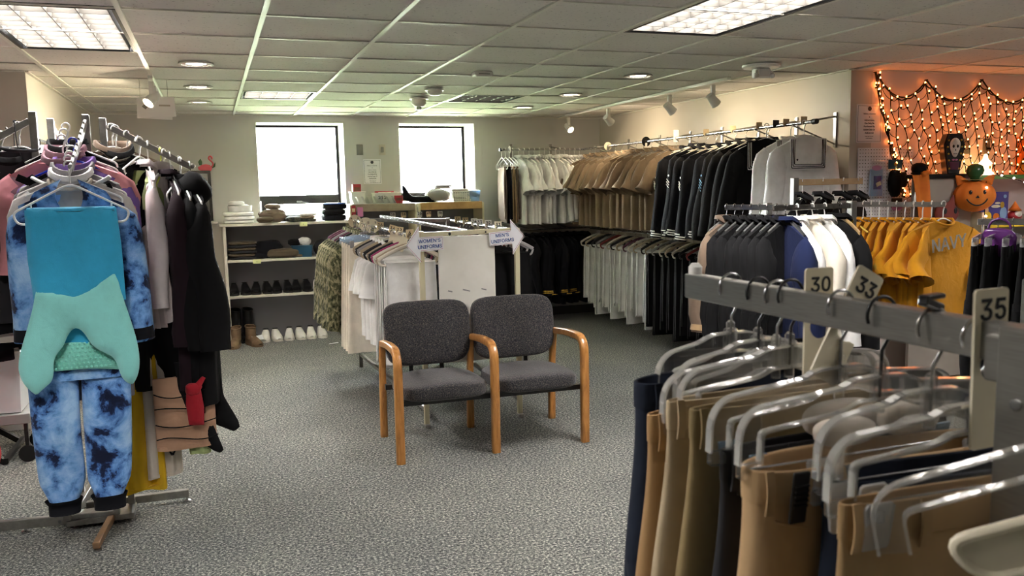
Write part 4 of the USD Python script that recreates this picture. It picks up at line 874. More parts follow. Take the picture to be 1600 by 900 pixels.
for i, y in enumerate(np.linspace(6.62, 7.22, 7)):
    p = on(L0, L1, y); r = rg.uniform(-4, 4) + 4; m = ['velvet_grey', 'velvet_grey', 'velvet_black', 'velvet_plum', 'velvet_grey', 'velvet_plum', 'velvet_plum'][i]
    lab = f'green camouflage jacket on the left rod of the centre rack, {ORD[i]} behind the ivory skirts'
    if ('cj', i % 2) not in pr: pr[('cj', i % 2)] = make_top('camouflage_jacket', lab, 'jacket', 'camo_green', 430 + i, W=0.48, L=0.74, sleeve='long', sl=0.60, wid=0.09, ang=9, D=0.045, loc=p, rot=r, ztop=-0.09, slope=0.085, group='camouflage jackets on the centre rack', amp=0.016)
    else: dup(pr[('cj', i % 2)], p, r, lab)
    vhang(m, f'{velname[m]} velvet hanger holding the {ORD[i]} camouflage jacket', p, r, 'velvet hangers on the centre rack')
# right rod: black trousers
for i, y in enumerate(np.linspace(5.36, 7.1, 15)):
    p = on(R0, R1, y); r = rg.uniform(-5, 5); m = ['velvet_grey', 'velvet_grey', 'velvet_black', 'velvet_black', 'velvet_ivory', 'velvet_black', 'velvet_red'][i % 7]
    lab = f'black trousers folded on the right rod of the centre rack, {ORD[i]} from its near end'
    if ('rt', i % 3) not in pr: pr[('rt', i % 3)] = make_folded_trousers('black_trousers', lab, 'cloth_black', 450 + i, 0.36, [0.66, 0.72, 0.6][i % 3], 0.03, loc=p, rot=r, group='black trousers on the centre rack', z0=-0.185)
    else: dup(pr[('rt', i % 3)], p, r, lab)
    vhang(m, f'{velname[m]} velvet hanger, {ORD[i]} from the near end of the centre rack right rod', p, r, 'velvet hangers on the centre rack')
# size dividers
def size_card(label, p, num, m='card_cream', tilt=(0, 0, 0), w=0.05, h=0.055, disc=False):
    t = thing('size_tag', label, 'size tag', p, tilt)
    part(t, 'card', MB().box((0, 0, h*0.35), (w, 0.003, h), bev=0.001), m)
    part(t, 'clip', MB().tube(arc((0, 0), 0.0165, -70, 250, 10), 0.0028, 6), m)
    if num: part(t, 'numeral', MB(False).text(num, 0.021, RXZ, (0, -0.0016, h*0.35 - 0.004), bold=True), 'ink_black')
    return t
for i, (y, num, m) in enumerate([(5.50, '31', 'card_cream'), (5.80, '32', 'card_white'), (6.08, '33', 'card_white'), (6.28, '34', 'card_white'), (6.62, '36', 'card_tan'), (6.95, '38', 'card_tan')]):
    size_card(f'{"tan" if m == "card_tan" else "pale"} size tag reading {num}, {ORD[i]} from the near end of the right rod', on(R0, R1, y) - [0, 0, 0.0135], num, m, (0, 0, -6))
for i, (y, num, m, tl) in enumerate([(5.33, '6', 'card_tan', (0, 0, -10)), (5.62, '12', 'card_tan', (0, 12, -10)), (5.82, '14', 'card_tan', (0, 18, -8)), (6.18, '16', 'card_tan', (0, 5, -8))]):
    size_card(f'tan size tag reading {num}, {ORD[i]} from the near end of the left rod', on(L0, L1, y) - [0, 0, 0.0135], num, m, tl)
for i, (x, y) in enumerate([(1.50, 7.25), (1.60, 7.27), (1.74, 7.25), (1.83, 7.28), (1.93, 7.26)]):
    m = ['card_white', 'card_tan', 'card_white', 'card_tan', 'card_white'][i]
    size_card(f'small size tag on the rear rail of the centre rack, {ORD[i]} from the left', (x, y + 0.05, 1.315), ['18', '16', '20', '40', '38'][i], m, (0, 0, 0), 0.045, 0.045)
for i, (y, lab) in enumerate([(6.45, 'round cream size disc nearest on the left rod of the centre rack'), (6.68, 'round cream size disc, middle of three on the left rod'), (7.12, 'round cream size disc farthest on the left rod of the centre rack')]):
    t = disc(lab, *(on(L0, L1, y) - [0, 0, 0.0135]), 'card_cream', 0.055)
    part(t, 'numeral', MB(False).text('%d' % (8 - 2*i), 0.02, RXZ, (-0.028, -0.0018, 0.018)).text('%d' % (8 - 2*i), 0.02, RXZ, (0.028, -0.0018, 0.018)), 'ink_black')
for i, (y, tl, lab) in enumerate([(5.42, (0, 28, -14), 'long blank cream hanging tag on the left rod behind the WOMEN arrow'), (5.60, (0, 22, -12), 'long blank cream hanging tag left of the arrow, second from the near end'), (5.74, (0, 18, -10), 'long blank cream hanging tag on the left rod, third from the near end')]):
    t = thing('hanging_tag', lab, 'size tag', on(L0, L1, y) - [0, 0, 0.0135], tl); part(t, 'card', MB().box((0, 0, -0.055), (0.05, 0.003, 0.11), bev=0.001), 'card_cream'); part(t, 'clip', MB().tube(arc((0, 0), 0.0165, -70, 250, 10), 0.0028, 6), 'card_cream')
# ================================================================ low shelf unit under the left window
worn('shelf_paint', 'c9c3b6', 'd8d2c6', 6, 0.5); plain('shelf_back', '84838c', 0.6); plain('label_yellow', 'dfe0a4', 0.6)
sx0, sx1, sy = 0.10, 1.42, 8.99
un = thing('shelf_unit', 'low painted shelf unit with three shelves of shoes and folded clothes under the left window', 'shelf')
part(un, 'side_panel', MB().span((sx0, sy, 0), (sx0 + 0.03, 9.35, 1.225), 0.002), 'shelf_paint'); part(un, 'side_panel', MB().span((sx1, sy, 0), (sx1 + 0.03, 9.35, 1.225), 0.002), 'shelf_paint')
for z in (1.225, 0.855, 0.485): part(un, 'shelf_board', MB().span((sx0 - (0.03 if z > 1 else -0.03), sy - (0.02 if z > 1 else 0), z - 0.012), (sx1 + (0.05 if z > 1 else 0), 9.35, z + 0.014), 0.003), 'shelf_paint')
part(un, 'back_panel', MB().span((sx0 + 0.03, 9.335, 0.0), (sx1, 9.35, 1.212)), 'shelf_back')
for x, z, lab in ((0.90, 1.215, 'yellow paper shelf label below the folded caps on the shelf top'), (0.415, 0.848, 'yellow paper shelf label on the edge of the second shelf')):
    t = thing('shelf_label', lab, 'label', (x, sy - (0.022 if z > 1 else 0.002), z)); part(t, 'paper_slip', MB().box((0, -0.001, 0), (0.078, 0.0015, 0.042)), 'label_yellow')
    part(t, 'lettering', MB(False).text('6' if z < 1 else '8', 0.012, RXZ, (0, -0.0018, -0.006)), 'ink')
def lump(c, s, seed, p=3.0, amp=0.15, freq=9, sub=3):
    """A soft heap of cloth: a rounded block pushed about by noise."""
    m = trimesh.creation.icosphere(sub, 1.0); v = np.array(m.vertices); e = 2/p
    v = np.sign(v)*np.abs(v)**e; v /= np.maximum(np.abs(v).max(0), 1e-9)
    q = v*np.array(s)/2
    n = meshkit.fbm(q*freq + seed*7.3, 3, seed) - 0.5; n2 = np.sin(q[:, 2]*90 + n*9)*0.12
    q = q*(1 + amp*2*(n + n2*0.5)[:, None]); q[:, 2] = np.maximum(q[:, 2], -s[2]/2)
    return MB(True).add(q + np.array(c), m.faces)
def folded_stack(name, label, cat, loc, w, d, hs, m, seed, rot=0, group=None, ms=None):
    """Folded cloths lying on one another, each layer a part."""
    rg = random.Random(seed); t = thing(name, label, cat, loc, rot, group); z = 0
    for i, h in enumerate(hs):
        ox, oy = rg.uniform(-0.012, 0.012), rg.uniform(-0.012, 0.012)
        mb = super_pad((ox, oy, z + h/2), (w*rg.uniform(0.92, 1.03), d*rg.uniform(0.92, 1.02), h*1.06), 4.2, 30, 12)
        mb.v = [v + 0.008*np.stack([meshkit.noise(v*22 + seed + i) - 0.5, meshkit.noise(v*22 + seed + i + 9) - 0.5, 0.5*(meshkit.noise(v*16 + seed + 4) - 0.5)], 1) for v in mb.v]
        part(t, 'folded_layer', mb, (ms or [m])[i % len(ms or [m])]); z += h
    return t
ST = 1.240
folded_stack('folded_whites', 'stack of white bagged folded whites at the left end of the shelf top', 'folded clothes', (0.275, 9.16, ST), 0.30, 0.26, [0.035, 0.04, 0.045], 'cloth_white', 1)
t = thing('sailor_hat', 'round white sailor cap lying on the stack of folded whites', 'cap', (0.285, 9.15, ST + 0.12), 10)
part(t, 'brim', MB(True).lathe([(0.098, 0.0), (0.118, 0.005), (0.122, 0.06), (0.115, 0.064), (0.105, 0.02)], 26), 'cloth_white'); part(t, 'crown', MB(True).ball((0.0, 0, 0.045), 0.1, 2, (1, 1, 0.42)), 'cloth_white')
t = thing('sailor_hat', 'limp white cap on top of the round white sailor cap', 'cap', (0.255, 9.14, ST + 0.19), 15); part(t, 'crown', lump((0, 0, 0.018), (0.15, 0.16, 0.05), 4), 'cloth_white'); part(t, 'rim', MB(True).tube([(0.078*math.cos(a), 0.082*math.sin(a), 0.006) for a in np.linspace(0, 2*PI, 20, endpoint=False)], 0.007, 6, closed=True), 'cloth_white')
def soft_cap(label, loc, s, m, seed, rot=0, name='soft_cap'):
    t = thing(name, label, 'cap', loc, rot); part(t, 'crown', lump((0, 0, s[2]/2), s, seed, 2.6, 0.22, 14), m)
    a = np.linspace(0, PI, 9); G = np.array([[[r*math.cos(x), -s[1]*0.42 - r*0.45*math.sin(x), 0.012 - 0.006*math.sin(x)] for x in a] for r in (s[0]*0.2, s[0]*0.42)]); part(t, 'peak', MB(True).sheet(G, 0.005, (0, 0, 1)), m); return t
soft_cap('olive drab soft cap at the shelf front beside the folded whites', (0.525, 9.03, ST), (0.17, 0.15, 0.065), 'cloth_drab', 2, 25)
t = thing('rumpled_garments', 'high rumpled heap of brown-grey garments on the shelf top before the window', 'clothing', (0.60, 9.17, ST)); part(t, 'cloth', lump((0, 0, 0.065), (0.28, 0.22, 0.13), 7, 2.8, 0.30, 14), 'cloth_wool'); part(t, 'fold', lump((0.04, -0.03, 0.10), (0.20, 0.16, 0.07), 9, 2.5, 0.35, 18), 'cloth_wool')
soft_cap('brown-grey crumpled cap crowning the rumpled heap', (0.61, 9.15, ST + 0.132), (0.16, 0.15, 0.06), 'cloth_wool', 8, 160)
soft_cap('dark camouflage cap slumped over the shelf edge, left of the yellow label', (0.80, 9.00, ST), (0.15, 0.15, 0.06), 'camo_dark', 10, 10)
soft_cap('dark camouflage cap behind the slumped one on the shelf top', (0.80, 9.15, ST), (0.22, 0.16, 0.075), 'camo_dark', 11, -30)
folded_stack('folded_garrison_hats', 'grey and olive folded garrison caps stacked above the yellow label', 'folded caps', (0.96, 9.10, ST), 0.18, 0.17, [0.03, 0.03, 0.025], 'cloth_drab', 12, ms=['camo_dark', 'cloth_wool', 'cloth_greywhite'])
t = folded_stack('folded_navy', 'navy folded garments under glossy blue plastic at the right of the shelf top', 'folded clothes', (1.24, 9.14, ST), 0.26, 0.24, [0.06, 0.06, 0.055], 'cloth_navy', 13)
plain('blue_film', '3a5cb8', 0.12, coat_weight=0.6); part(t, 'plastic_bag', super_pad((0, -0.005, 0.178), (0.25, 0.22, 0.022), 4, 28, 10), 'blue_film')
S2, S3 = 0.870, 0.500
folded_stack('folded_trousers_stack', 'tall stack of dark folded trousers at the left of the second shelf', 'folded clothes', (0.29, 9.16, S2), 0.28, 0.28, [0.03]*6, 'cloth_navy', 20, ms=['cloth_charcoal', 'cloth_drab'])
t = thing('clothing_heap', 'dark blue rounded heap of clothing in the middle of the second shelf', 'clothing', (0.55, 9.17, S2)); part(t, 'cloth', lump((0, 0, 0.09), (0.28, 0.26, 0.19), 21), 'cloth_navy'); part(t, 'sleeve', lump((-0.1, -0.09, 0.03), (0.2, 0.08, 0.06), 25), 'cloth_navy')
t = thing('clothing_heap', 'low dark olive heap of clothing spilling right on the second shelf', 'clothing', (0.68, 9.08, S2)); part(t, 'cloth', lump((0, 0, 0.05), (0.34, 0.18, 0.10), 22), 'cloth_drab'); part(t, 'sleeve', lump((0.15, -0.02, 0.02), (0.16, 0.07, 0.045), 26), 'cloth_drab')
plain('bin_blue', '2c5a7a', 0.3, transmission_weight=0.3)
def bin_box(name, label, loc, w, d, h, m, rot=0, taper=0.9, t_=0.004, slats=False, group=None):
    t = thing(name, label, 'storage bin', loc, rot, group); W2, D2 = w*taper, d*taper
    def ring(sx, sy, z): return [(-sx/2, -sy/2, z), (sx/2, -sy/2, z), (sx/2, sy/2, z), (-sx/2, sy/2, z)]
    G = np.array([ring(W2, D2, 0), ring(w, d, h), ring(w + 0.014, d + 0.014, h), ring(w + 0.014, d + 0.014, h - 0.012)])
    if not slats:
        b = MB(False); b.loop(np.array([ring(W2, D2, 0.0), ring(w, d, h)])); b.loop(np.array([ring(w - 2*t_, d - 2*t_, h), ring(W2 - 2*t_, D2 - 2*t_, t_)])); b.span((-W2/2, -D2/2, 0), (W2/2, D2/2, t_)); part(t, 'tub', b, m)
    else:
        b = MB(False); b.span((-W2/2, -D2/2, 0), (W2/2, D2/2, t_)); part(t, 'floor_panel', b, m)
        sl = MB(False); n = 7
        for k in range(n):
            u = (k + 0.5)/n; sx, sy, z = W2 + (w - W2)*u, D2 + (d - D2)*u, h*u
            R = ring(sx, sy, z)
            for a, b2 in zip(R, R[1:] + R[:1]): sl.bar(a, b2, 0.004, h/n*0.55)
        for k in range(9):
            u = k/8
            for s in (-1, 1):
                sl.bar((W2*(u - .5), s*D2/2, 0), (w*(u - .5), s*d/2, h), 0.006, 0.003, (0, 1, 0)); sl.bar((s*W2/2, D2*(u - .5), 0), (s*w/2, d*(u - .5), h), 0.003, 0.006, (0, 1, 0))
        part(t, 'lattice_wall', sl, m, kind='stuff')
    P = np.array(ring(w + 0.008, d + 0.008, h)); part(t, 'rim', MB().tube(round_path(P, 0.02, 4, True), 0.006, 6, closed=True), m); return t
bin_box('storage_bin', 'small dark blue plastic bin with caps on the second shelf', (0.88, 9.12, S2), 0.21, 0.20, 0.12, 'bin_blue')
soft_cap('black cap hanging over the left rim of the blue bin', (0.82, 9.12, S2 + 0.115), (0.15, 0.15, 0.075), 'cloth_black', 30)
t = thing('white_cloth', 'crumpled white cloth lying on the caps in the blue bin', 'cloth', (0.91, 9.10, S2 + 0.115)); part(t, 'cloth', lump((0, 0, 0.045), (0.13, 0.11, 0.09), 31, 2.4, 0.35, 16), 'cloth_white')
t = thing('clothing_heap', 'dark heap of clothing right of the blue bin on the second shelf', 'clothing', (1.17, 9.15, S2)); part(t, 'cloth', lump((0, 0, 0.08), (0.30, 0.26, 0.18), 23), 'cloth_charcoal'); part(t, 'sleeve', lump((0.05, -0.1, 0.03), (0.18, 0.08, 0.055), 27), 'cloth_charcoal')
# ---- shoes (toe towards -y)
plain('leather_black', '101012', 0.28, coat_weight=0.3); worn('leather_white', 'd7d4cc', 'e8e5dd', 10, 0.45); worn('suede_tan', '5c4835', '7a6249', 12, 0.9); plain('sole_black', '0b0b0b', 0.7); plain('sole_white', 'cfcac0', 0.6); plain('shoe_lining', '1d1c1d', 0.9)
def make_shoe(name, label, loc, rot, up, sole, L=0.28, W=0.104, Hh=0.118, boot=0.0, group=None, cat='shoe'):
    t = thing(name, label, cat, loc, rot, group)
    u = np.linspace(0, 1, 15)   # toe to heel
    wid = W/2*np.interp(u, [0, 0.06, 0.28, 0.55, 0.8, 1.0], [0.35, 0.72, 1.0, 0.80, 0.72, 0.45]); y = -L/2 + L*u
    top = np.interp(u, [0, 0.08, 0.3, 0.48, 0.62, 0.85, 1.0], [0.034, 0.052, 0.070, 0.100, Hh, Hh*0.92, Hh*0.85])
    a = np.linspace(0, PI, 13); G = np.array([[[wid[k]*math.copysign(abs(math.cos(x))**0.75, math.cos(x)), y[k], 0.018 + (top[k] - 0.018)*math.sin(x)**0.7] for x in a] for k in range(15)])
    part(t, 'upper', MB(True).grid(G[:, ::-1]), up)
    c = np.vstack([np.stack([wid*1.07, y, 0*y], 1), np.stack([-wid*1.07, y, 0*y], 1)[::-1]])
    part(t, 'sole', MB(60).poly(c[:, :2], 0.022), sole)
    if boot:
        th = np.linspace(0, 2*PI, 18, endpoint=False); G = []
        for z in np.linspace(Hh*0.7, boot, 8):
            q = (z - Hh*0.7)/(boot - Hh*0.7); G.append(np.stack([0.046*(1 + 0.12*q)*np.cos(th), L*0.20 + 0.002*z + (0.075 - 0.018*q)*np.sin(th), z + 0.012*np.sin(th)*q], 1))
        G = np.array(G); part(t, 'shaft', MB(True).loop(G), up); part(t, 'collar', MB(True).tube(G[-1], 0.006, 6, closed=True), up)
    else:
        th = np.linspace(0, 2*PI, 16, endpoint=False); part(t, 'opening', MB(True).loop(np.array([np.stack([r*W*0.30*np.cos(th), L*0.21 + r*L*0.19*np.sin(th), np.full(16, Hh*0.965 + 0.003 - (1 - r)*0.02) - 0.004*np.sin(th)], 1) for r in (1.0, 0.5, 0.02)])), 'shoe_lining')
    e = MB()
    for k in range(4): 
        yy = -L/2 + L*(0.33 + 0.055*k); e.bar((-W*0.17, yy, 0.060 + 0.008*k), (W*0.17, yy + 0.006, 0.060 + 0.008*k), 0.005, 0.004)
    part(t, 'shoelace', e, up if up == 'leather_black' else ('cloth_tan' if 'suede' in up else 'cloth_white')); return t
def pair(names, lab, x, y, z, up, sole, group, splay=6, **kw):
    for s, nm in ((-1, 'left'), (1, 'right')):
        l = f'{"" if up else ""}{lab[0]} {nm} of {lab[1]}'; key = ('shoe', up, kw.get('boot', 0)); p = (x + s*0.056, y, z); r = s*splay
        if key not in pr: pr[key] = make_shoe(names, l, p, r, up, sole, group=group, **kw)
        else: dup(pr[key], p, r, l, group)
for i, x in enumerate((0.235, 0.455, 0.665, 0.865)): pair('black_shoe', ('black lace shoe,', f'the {ORD[i]} pair from the left on the third shelf'), x, 9.16, S3, 'leather_black', 'sole_black', 'black shoes on the third shelf', 3 + 3*(i == 1))
pair('white_shoe', ('white sneaker,', 'the pair on the third shelf'), 1.085, 9.16, S3, 'leather_white', 'sole_white', 'white shoes on the third shelf', 2)
for i, x in enumerate((0.52, 0.765, 0.99)): pair('white_shoe', ('white shoe,', f'the {ORD[i]} pair from the left under the shelf unit'), x, 9.10, 0.0, 'leather_white', 'sole_white', 'white shoes on the floor', 8 - 3*i)
for i, (x, y) in enumerate([(0.20, 9.17), (0.33, 9.18)]):
    l = f'tall black boot on the floor under the shelf unit, {["left", "right"][i]} of the pair'; key = ('boot', 'b')
    if key not in pr: pr[key] = make_shoe('black_boot', l, (x, y, 0), 20, 'leather_black', 'sole_black', L=0.30, W=0.10, Hh=0.10, boot=0.33, group='black boots', cat='boot')
    else: dup(pr[key], (x, y, 0), 28, l)
dup(pr[('boot', 'b')], (-0.02, 9.06, 0), 15, 'tall black boot standing left of the shelf unit behind the tan boots', None)
for i, (x, y, r) in enumerate([(0.155, 8.84, -14), (0.335, 8.87, 24)]):
    l = f'tan suede boot in front of the shelf unit, {["left", "right"][i]} of the pair'; key = ('boot', 't')
    if key not in pr: pr[key] = make_shoe('tan_boot', l, (x, y, 0), r, 'suede_tan', 'suede_tan', L=0.29, W=0.105, Hh=0.09, boot=0.19, group='tan boots', cat='boot')
    else: dup(pr[key], (x, y, 0), r, l)
t = thing('paper_tag', 'white paper tag tied between the tan boots', 'tag', (0.39, 8.90, 0.07), (60, 0, 35)); part(t, 'card', MB().box((0, 0, 0), (0.10, 0.05, 0.001)), 'paper'); part(t, 'string', MB().tube([(-0.05, 0, 0.001), (-0.10, 0.02, 0.02)], 0.001, 4), 'paper')
t = thing('paper_scrap', 'white paper scrap on the carpet below the camouflage jackets', 'paper', (1.10, 8.60, 0.003), 20); part(t, 'sheet', MB().poly([(-0.06, -0.012), (0.05, -0.02), (0.06, 0.012), (-0.03, 0.018)], 0.001), 'paper')

# ================================================================ two bookcases below the right window
worn('wood_top', 'a9834f', 'bf9a64', 12, 0.45); worn('wood_grey', '8a7c68', '9c8e78', 14, 0.5); plain('case_cream', 'd8cfae', 0.45); plain('case_back', '6e6d72', 0.6)
for x0, x1, m, lab in ((1.39, 2.115, 'wood_grey', 'grey-topped bookcase with white bins, between the windows'), (2.135, 2.885, 'wood_top', 'tan-topped bookcase with baskets, below the right window')):
    t = thing('bookcase', lab, 'bookcase', (0, 0, 0))
    for x in (x0, x1 - 0.022): part(t, 'side_panel', MB().span((x, 8.995, 0), (x + 0.022, 9.355, 1.395), 0.002), 'case_cream')
    part(t, 'top_board', MB().span((x0 + 0.022, 8.985, 1.325), (x1 - 0.022, 9.355, 1.405), 0.004), m)
    for z in (0.95, 0.5, 0.08): part(t, 'shelf_board', MB().span((x0 + 0.022, 9.0, z), (x1 - 0.022, 9.34, z + 0.022)), 'case_cream')
    part(t, 'back_panel', MB().span((x0 + 0.02, 9.335, 0.05), (x1 - 0.02, 9.352, 1.33)), 'case_back')
BT = 1.405
t = thing('divider_rack', 'row of clear plastic dividers at the left end of the grey bookcase top', 'rack', (1.40, 9.06, BT))
part(t, 'tray', MB().span((0, -0.05, 0), (0.50, 0.07, 0.006)), 'frosted_plastic')
for k in range(8): part(t, 'divider', MB().box((0.02 + 0.065*k, 0, 0.045), (0.004, 0.11, 0.08), rotm(0, -25, 0)), 'frosted_plastic')
bin_box('storage_bin', 'white plastic bin holding a red box at the left on the grey bookcase', (1.51, 9.22, BT), 0.15, 0.16, 0.13, 'white_plastic')
plain('carton_red', 'a52833', 0.5); plain('carton_pink', 'c97ba8', 0.5); plain('carton_brown', '6b3f2e', 0.6)
def carton(label, loc, s, m, rot=0, face=None):
    t = thing('carton', label, 'box', loc, rot); part(t, 'box', MB().box((0, 0, s[2]/2), s, bev=0.002), m); part(t, 'flap', MB().box((0, -s[1]/2 - 0.001, s[2]*0.55), (s[0]*0.7, 0.002, s[2]*0.35)), face or 'card_cream'); return t
carton('small red box standing up out of the left white bin', (1.505, 9.22, BT + 0.10), (0.09, 0.05, 0.115), 'carton_red', 4, 'carton_brown')
t = bin_box('storage_bin', 'long white bin with dark tally marks holding a red packet on the grey bookcase', (1.83, 9.20, BT), 0.30, 0.18, 0.115, 'white_plastic')
part(t, 'lettering', MB(False).text('111.', 0.035, RXZ, (-0.06, -0.088, 0.05), bold=True), 'ink_black')
carton('flat red packet lying across the long white bin', (1.80, 9.18, BT + 0.10), (0.20, 0.08, 0.035), 'carton_red', -3)
carton('red hanging box in front of the long white bin', (1.935, 9.075, BT), (0.09, 0.03, 0.085), 'carton_red', 0, 'carton_brown')
t = thing('garrison_cap_pile', 'navy peaked cap with upturned end at the right of the grey bookcase', 'cap', (2.17, 9.14, BT), -8)
G = []
for u in np.linspace(0, 1, 16):
    x = -0.17 + 0.36*u; zt = 0.075 + 0.085*np.exp(-((u - 0.02)/0.16)**2); w = 0.055*math.sin(PI*min(max(u, 0.03), 0.97))**0.5
    th = np.linspace(0, 2*PI, 14, endpoint=False); G.append(np.stack([np.full(14, x), w*np.cos(th), zt*0.5 + zt*0.5*np.sin(th) + 0.055*max(0, 0.25 - u)*3], 1))
part(t, 'crown', MB(True).loop(np.array(G), caps=True), 'cloth_navy'); part(t, 'brim', MB(True).tube([(-0.15 + 0.33*u, -0.058*math.sin(PI*u)**0.5 - 0.004, 0.02 + 0.05*(1-u)**3) for u in np.linspace(0.03, 0.97, 12)], 0.008, 6), 'cloth_black')
t = thing('plastic_bag', 'bulging clear bag of grey goods left of the white basket on the tan bookcase', 'bag', (2.40, 9.16, BT)); mb = lump((0, 0, 0.075), (0.27, 0.22, 0.15), 41, 2.6, 0.15, 10); part(t, 'bag', mb, 'frosted_plastic'); part(t, 'contents', lump((0.0, 0, 0.07), (0.22, 0.17, 0.11), 42), 'cloth_grey')
folded_stack('folded_grey', 'grey folded goods tilted on top of the clear bag', 'folded clothes', (2.46, 9.16, BT + 0.148), 0.20, 0.16, [0.02, 0.02], 'cloth_greywhite', 43, 8)
bin_box('storage_basket', 'white lattice basket in the middle of the tan bookcase top', (2.655, 9.17, BT), 0.215, 0.22, 0.115, 'white_plastic', slats=True)
folded_stack('folded_light', 'pale folded goods filling the white lattice basket', 'folded clothes', (2.655, 9.17, BT + 0.01), 0.18, 0.18, [0.04, 0.04, 0.03, 0.025], 'cloth_greywhite', 44, ms=['cloth_grey', 'cloth_greywhite', 'cloth_navy', 'cloth_offwhite'])
plain('bin_ice', 'b7d3ee', 0.15, transmission_weight=0.6)
bin_box('storage_bin', 'pale blue translucent bin at the right end of the tan bookcase', (2.80, 9.15, BT), 0.13, 0.2, 0.12, 'bin_ice', taper=0.8)
soft_cap('black cap lying in the pale blue translucent bin', (2.805, 9.13, BT + 0.05), (0.11, 0.12, 0.06), 'cloth_black', 46)
carton('red and tan card packet hanging on the left side of the grey bookcase', (1.425, 8.975, 1.285), (0.045, 0.006, 0.11), 'carton_red', 0, 'card_tan'); carton('pink-purple card packet beside the red one on the grey bookcase', (1.495, 8.975, 1.275), (0.06, 0.006, 0.10), 'carton_pink', 0, 'carton_pink')
# ================================================================ things on the window wall behind the costumes
t = thing('framed_mirror', 'black framed mirror leaning on the wall behind the black costumes', 'mirror', (-0.24, YB - 0.03, 1.53), (-3, 0, 0))
plain('mirror_glass', 'd8dcd8', 0.03, 1.0)
part(t, 'glass', MB().box((0, 0.004, 0), (0.46, 0.006, 0.46)), 'mirror_glass')
f = MB()
for s in (-1, 1): f.box((s*0.245, 0, 0), (0.03, 0.02, 0.52)).box((0, 0, s*0.245), (0.46, 0.02, 0.03))
part(t, 'frame_bar', f, 'black_frame')
t = thing('mirror_shelf', 'narrow white wall ledge carrying the black framed mirror', 'ledge', (-0.24, YB, 1.26)); part(t, 'board', MB().box((0, -0.06, -0.01), (0.6, 0.12, 0.02), bev=0.003), 'trim_white'); part(t, 'bracket', MB().box((-0.2, -0.05, -0.05), (0.02, 0.1, 0.06)).box((0.2, -0.05, -0.05), (0.02, 0.1, 0.06)), 'trim_white')
# flamingo wall ornament
def puff(poly, t, d0=0.012, step=0.02, wav=0.0, seed=0, edge=0.25, wf=9, two=True):
    """A flat soft shape in the xz plane with thickness t and rounded rims."""
    from shapely.geometry import Polygon, Point
    from shapely import prepared, contains_xy
    from scipy.spatial import Delaunay
    P = Polygon(poly).buffer(0); L = P.exterior.length; n = max(int(L/d0), 24)
    B = np.array([P.exterior.interpolate(k/n, normalized=True).coords[0] for k in range(n)])
    x0, z0, x1, z1 = P.bounds; rg = np.random.default_rng(seed)
    gx, gz = np.meshgrid(np.arange(x0, x1, step), np.arange(z0, z1, step)); q = np.stack([gx.ravel(), gz.ravel()], 1) + rg.uniform(-0.2, 0.2, (gx.size, 2))*step
    inn = P.buffer(-step*0.45); q = q[contains_xy(inn, q[:, 0], q[:, 1])] if not inn.is_empty else q[:0]
    V = np.vstack([B, q]); T = Delaunay(V).simplices; c = V[T].mean(1); T = T[contains_xy(P, c[:, 0], c[:, 1])]
    a = V[T]; cr = (a[:, 1, 0]-a[:, 0, 0])*(a[:, 2, 1]-a[:, 0, 1]) - (a[:, 1, 1]-a[:, 0, 1])*(a[:, 2, 0]-a[:, 0, 0]); T[cr < 0] = T[cr < 0][:, ::-1]; T = T[np.abs(cr) > 1e-9]
    from scipy.spatial import cKDTree
    dd = np.r_[np.zeros(n), cKDTree(B).query(q)[0]] if len(q) else np.zeros(n)
    h = t/2*np.sqrt(np.clip(dd/(t*edge*4 + 1e-6), 0, 1)); w = wav*2*(meshkit.fbm(np.stack([V[:, 0]*wf, V[:, 1]*wf*0.5, 0*V[:, 0] + seed], 1), 3, seed) - 0.5)
    F = np.stack([V[:, 0], w - h - t*0.08, V[:, 1]], 1); Bk = np.stack([V[:, 0], w + h + t*0.08, V[:, 1]], 1); N = len(V); i = np.arange(n); j = (i + 1) % n
    sgn = 1 if P.exterior.is_ccw else -1
    rim = np.stack([i, j, j + N, i + N], 1) if sgn < 0 else np.stack([j, i, i + N, j + N], 1)
    mb = MB(True); mb.add(np.vstack([F, Bk]), np.vstack([T, T[:, ::-1] + N])); mb.v[-1]; mb.f.append(np.vstack([rim[:, [0, 1, 2]], rim[:, [0, 2, 3]]])); return mb
plain('flamingo_pink', 'e0616b', 0.6); plain('leaf_green', '4c6b4a', 0.7)
t = thing('flamingo_ornament', 'small pink flamingo cut-out with green leaves above the black framed mirror', 'ornament', (-0.01, YB - 0.012, 1.845))
part(t, 'body', puff([(-0.09, -0.02), (-0.05, 0.005), (-0.01, 0.012), (0.03, 0.0), (0.05, -0.03), (0.035, -0.06), (0.0, -0.075), (-0.05, -0.06), (-0.085, -0.045)], 0.012, 0.008, 0.012), 'flamingo_pink')
part(t, 'neck', MB(True).tube(smooth_path([(0.04, 0, -0.02), (0.058, 0, 0.02), (0.035, 0, 0.05), (0.02, 0, 0.075), (0.035, 0, 0.092), (0.052, 0, 0.078), (0.05, 0, 0.062)], 4), 0.008, 7), 'flamingo_pink')
part(t, 'leaf', puff([(-0.075, 0.0), (-0.085, 0.035), (-0.06, 0.07), (-0.045, 0.035), (-0.05, 0.0)], 0.006, 0.008, 0.012), 'leaf_green'); part(t, 'leaf', puff([(0.045, -0.03), (0.08, -0.02), (0.085, 0.03), (0.065, 0.005)], 0.006, 0.008, 0.012), 'leaf_green')
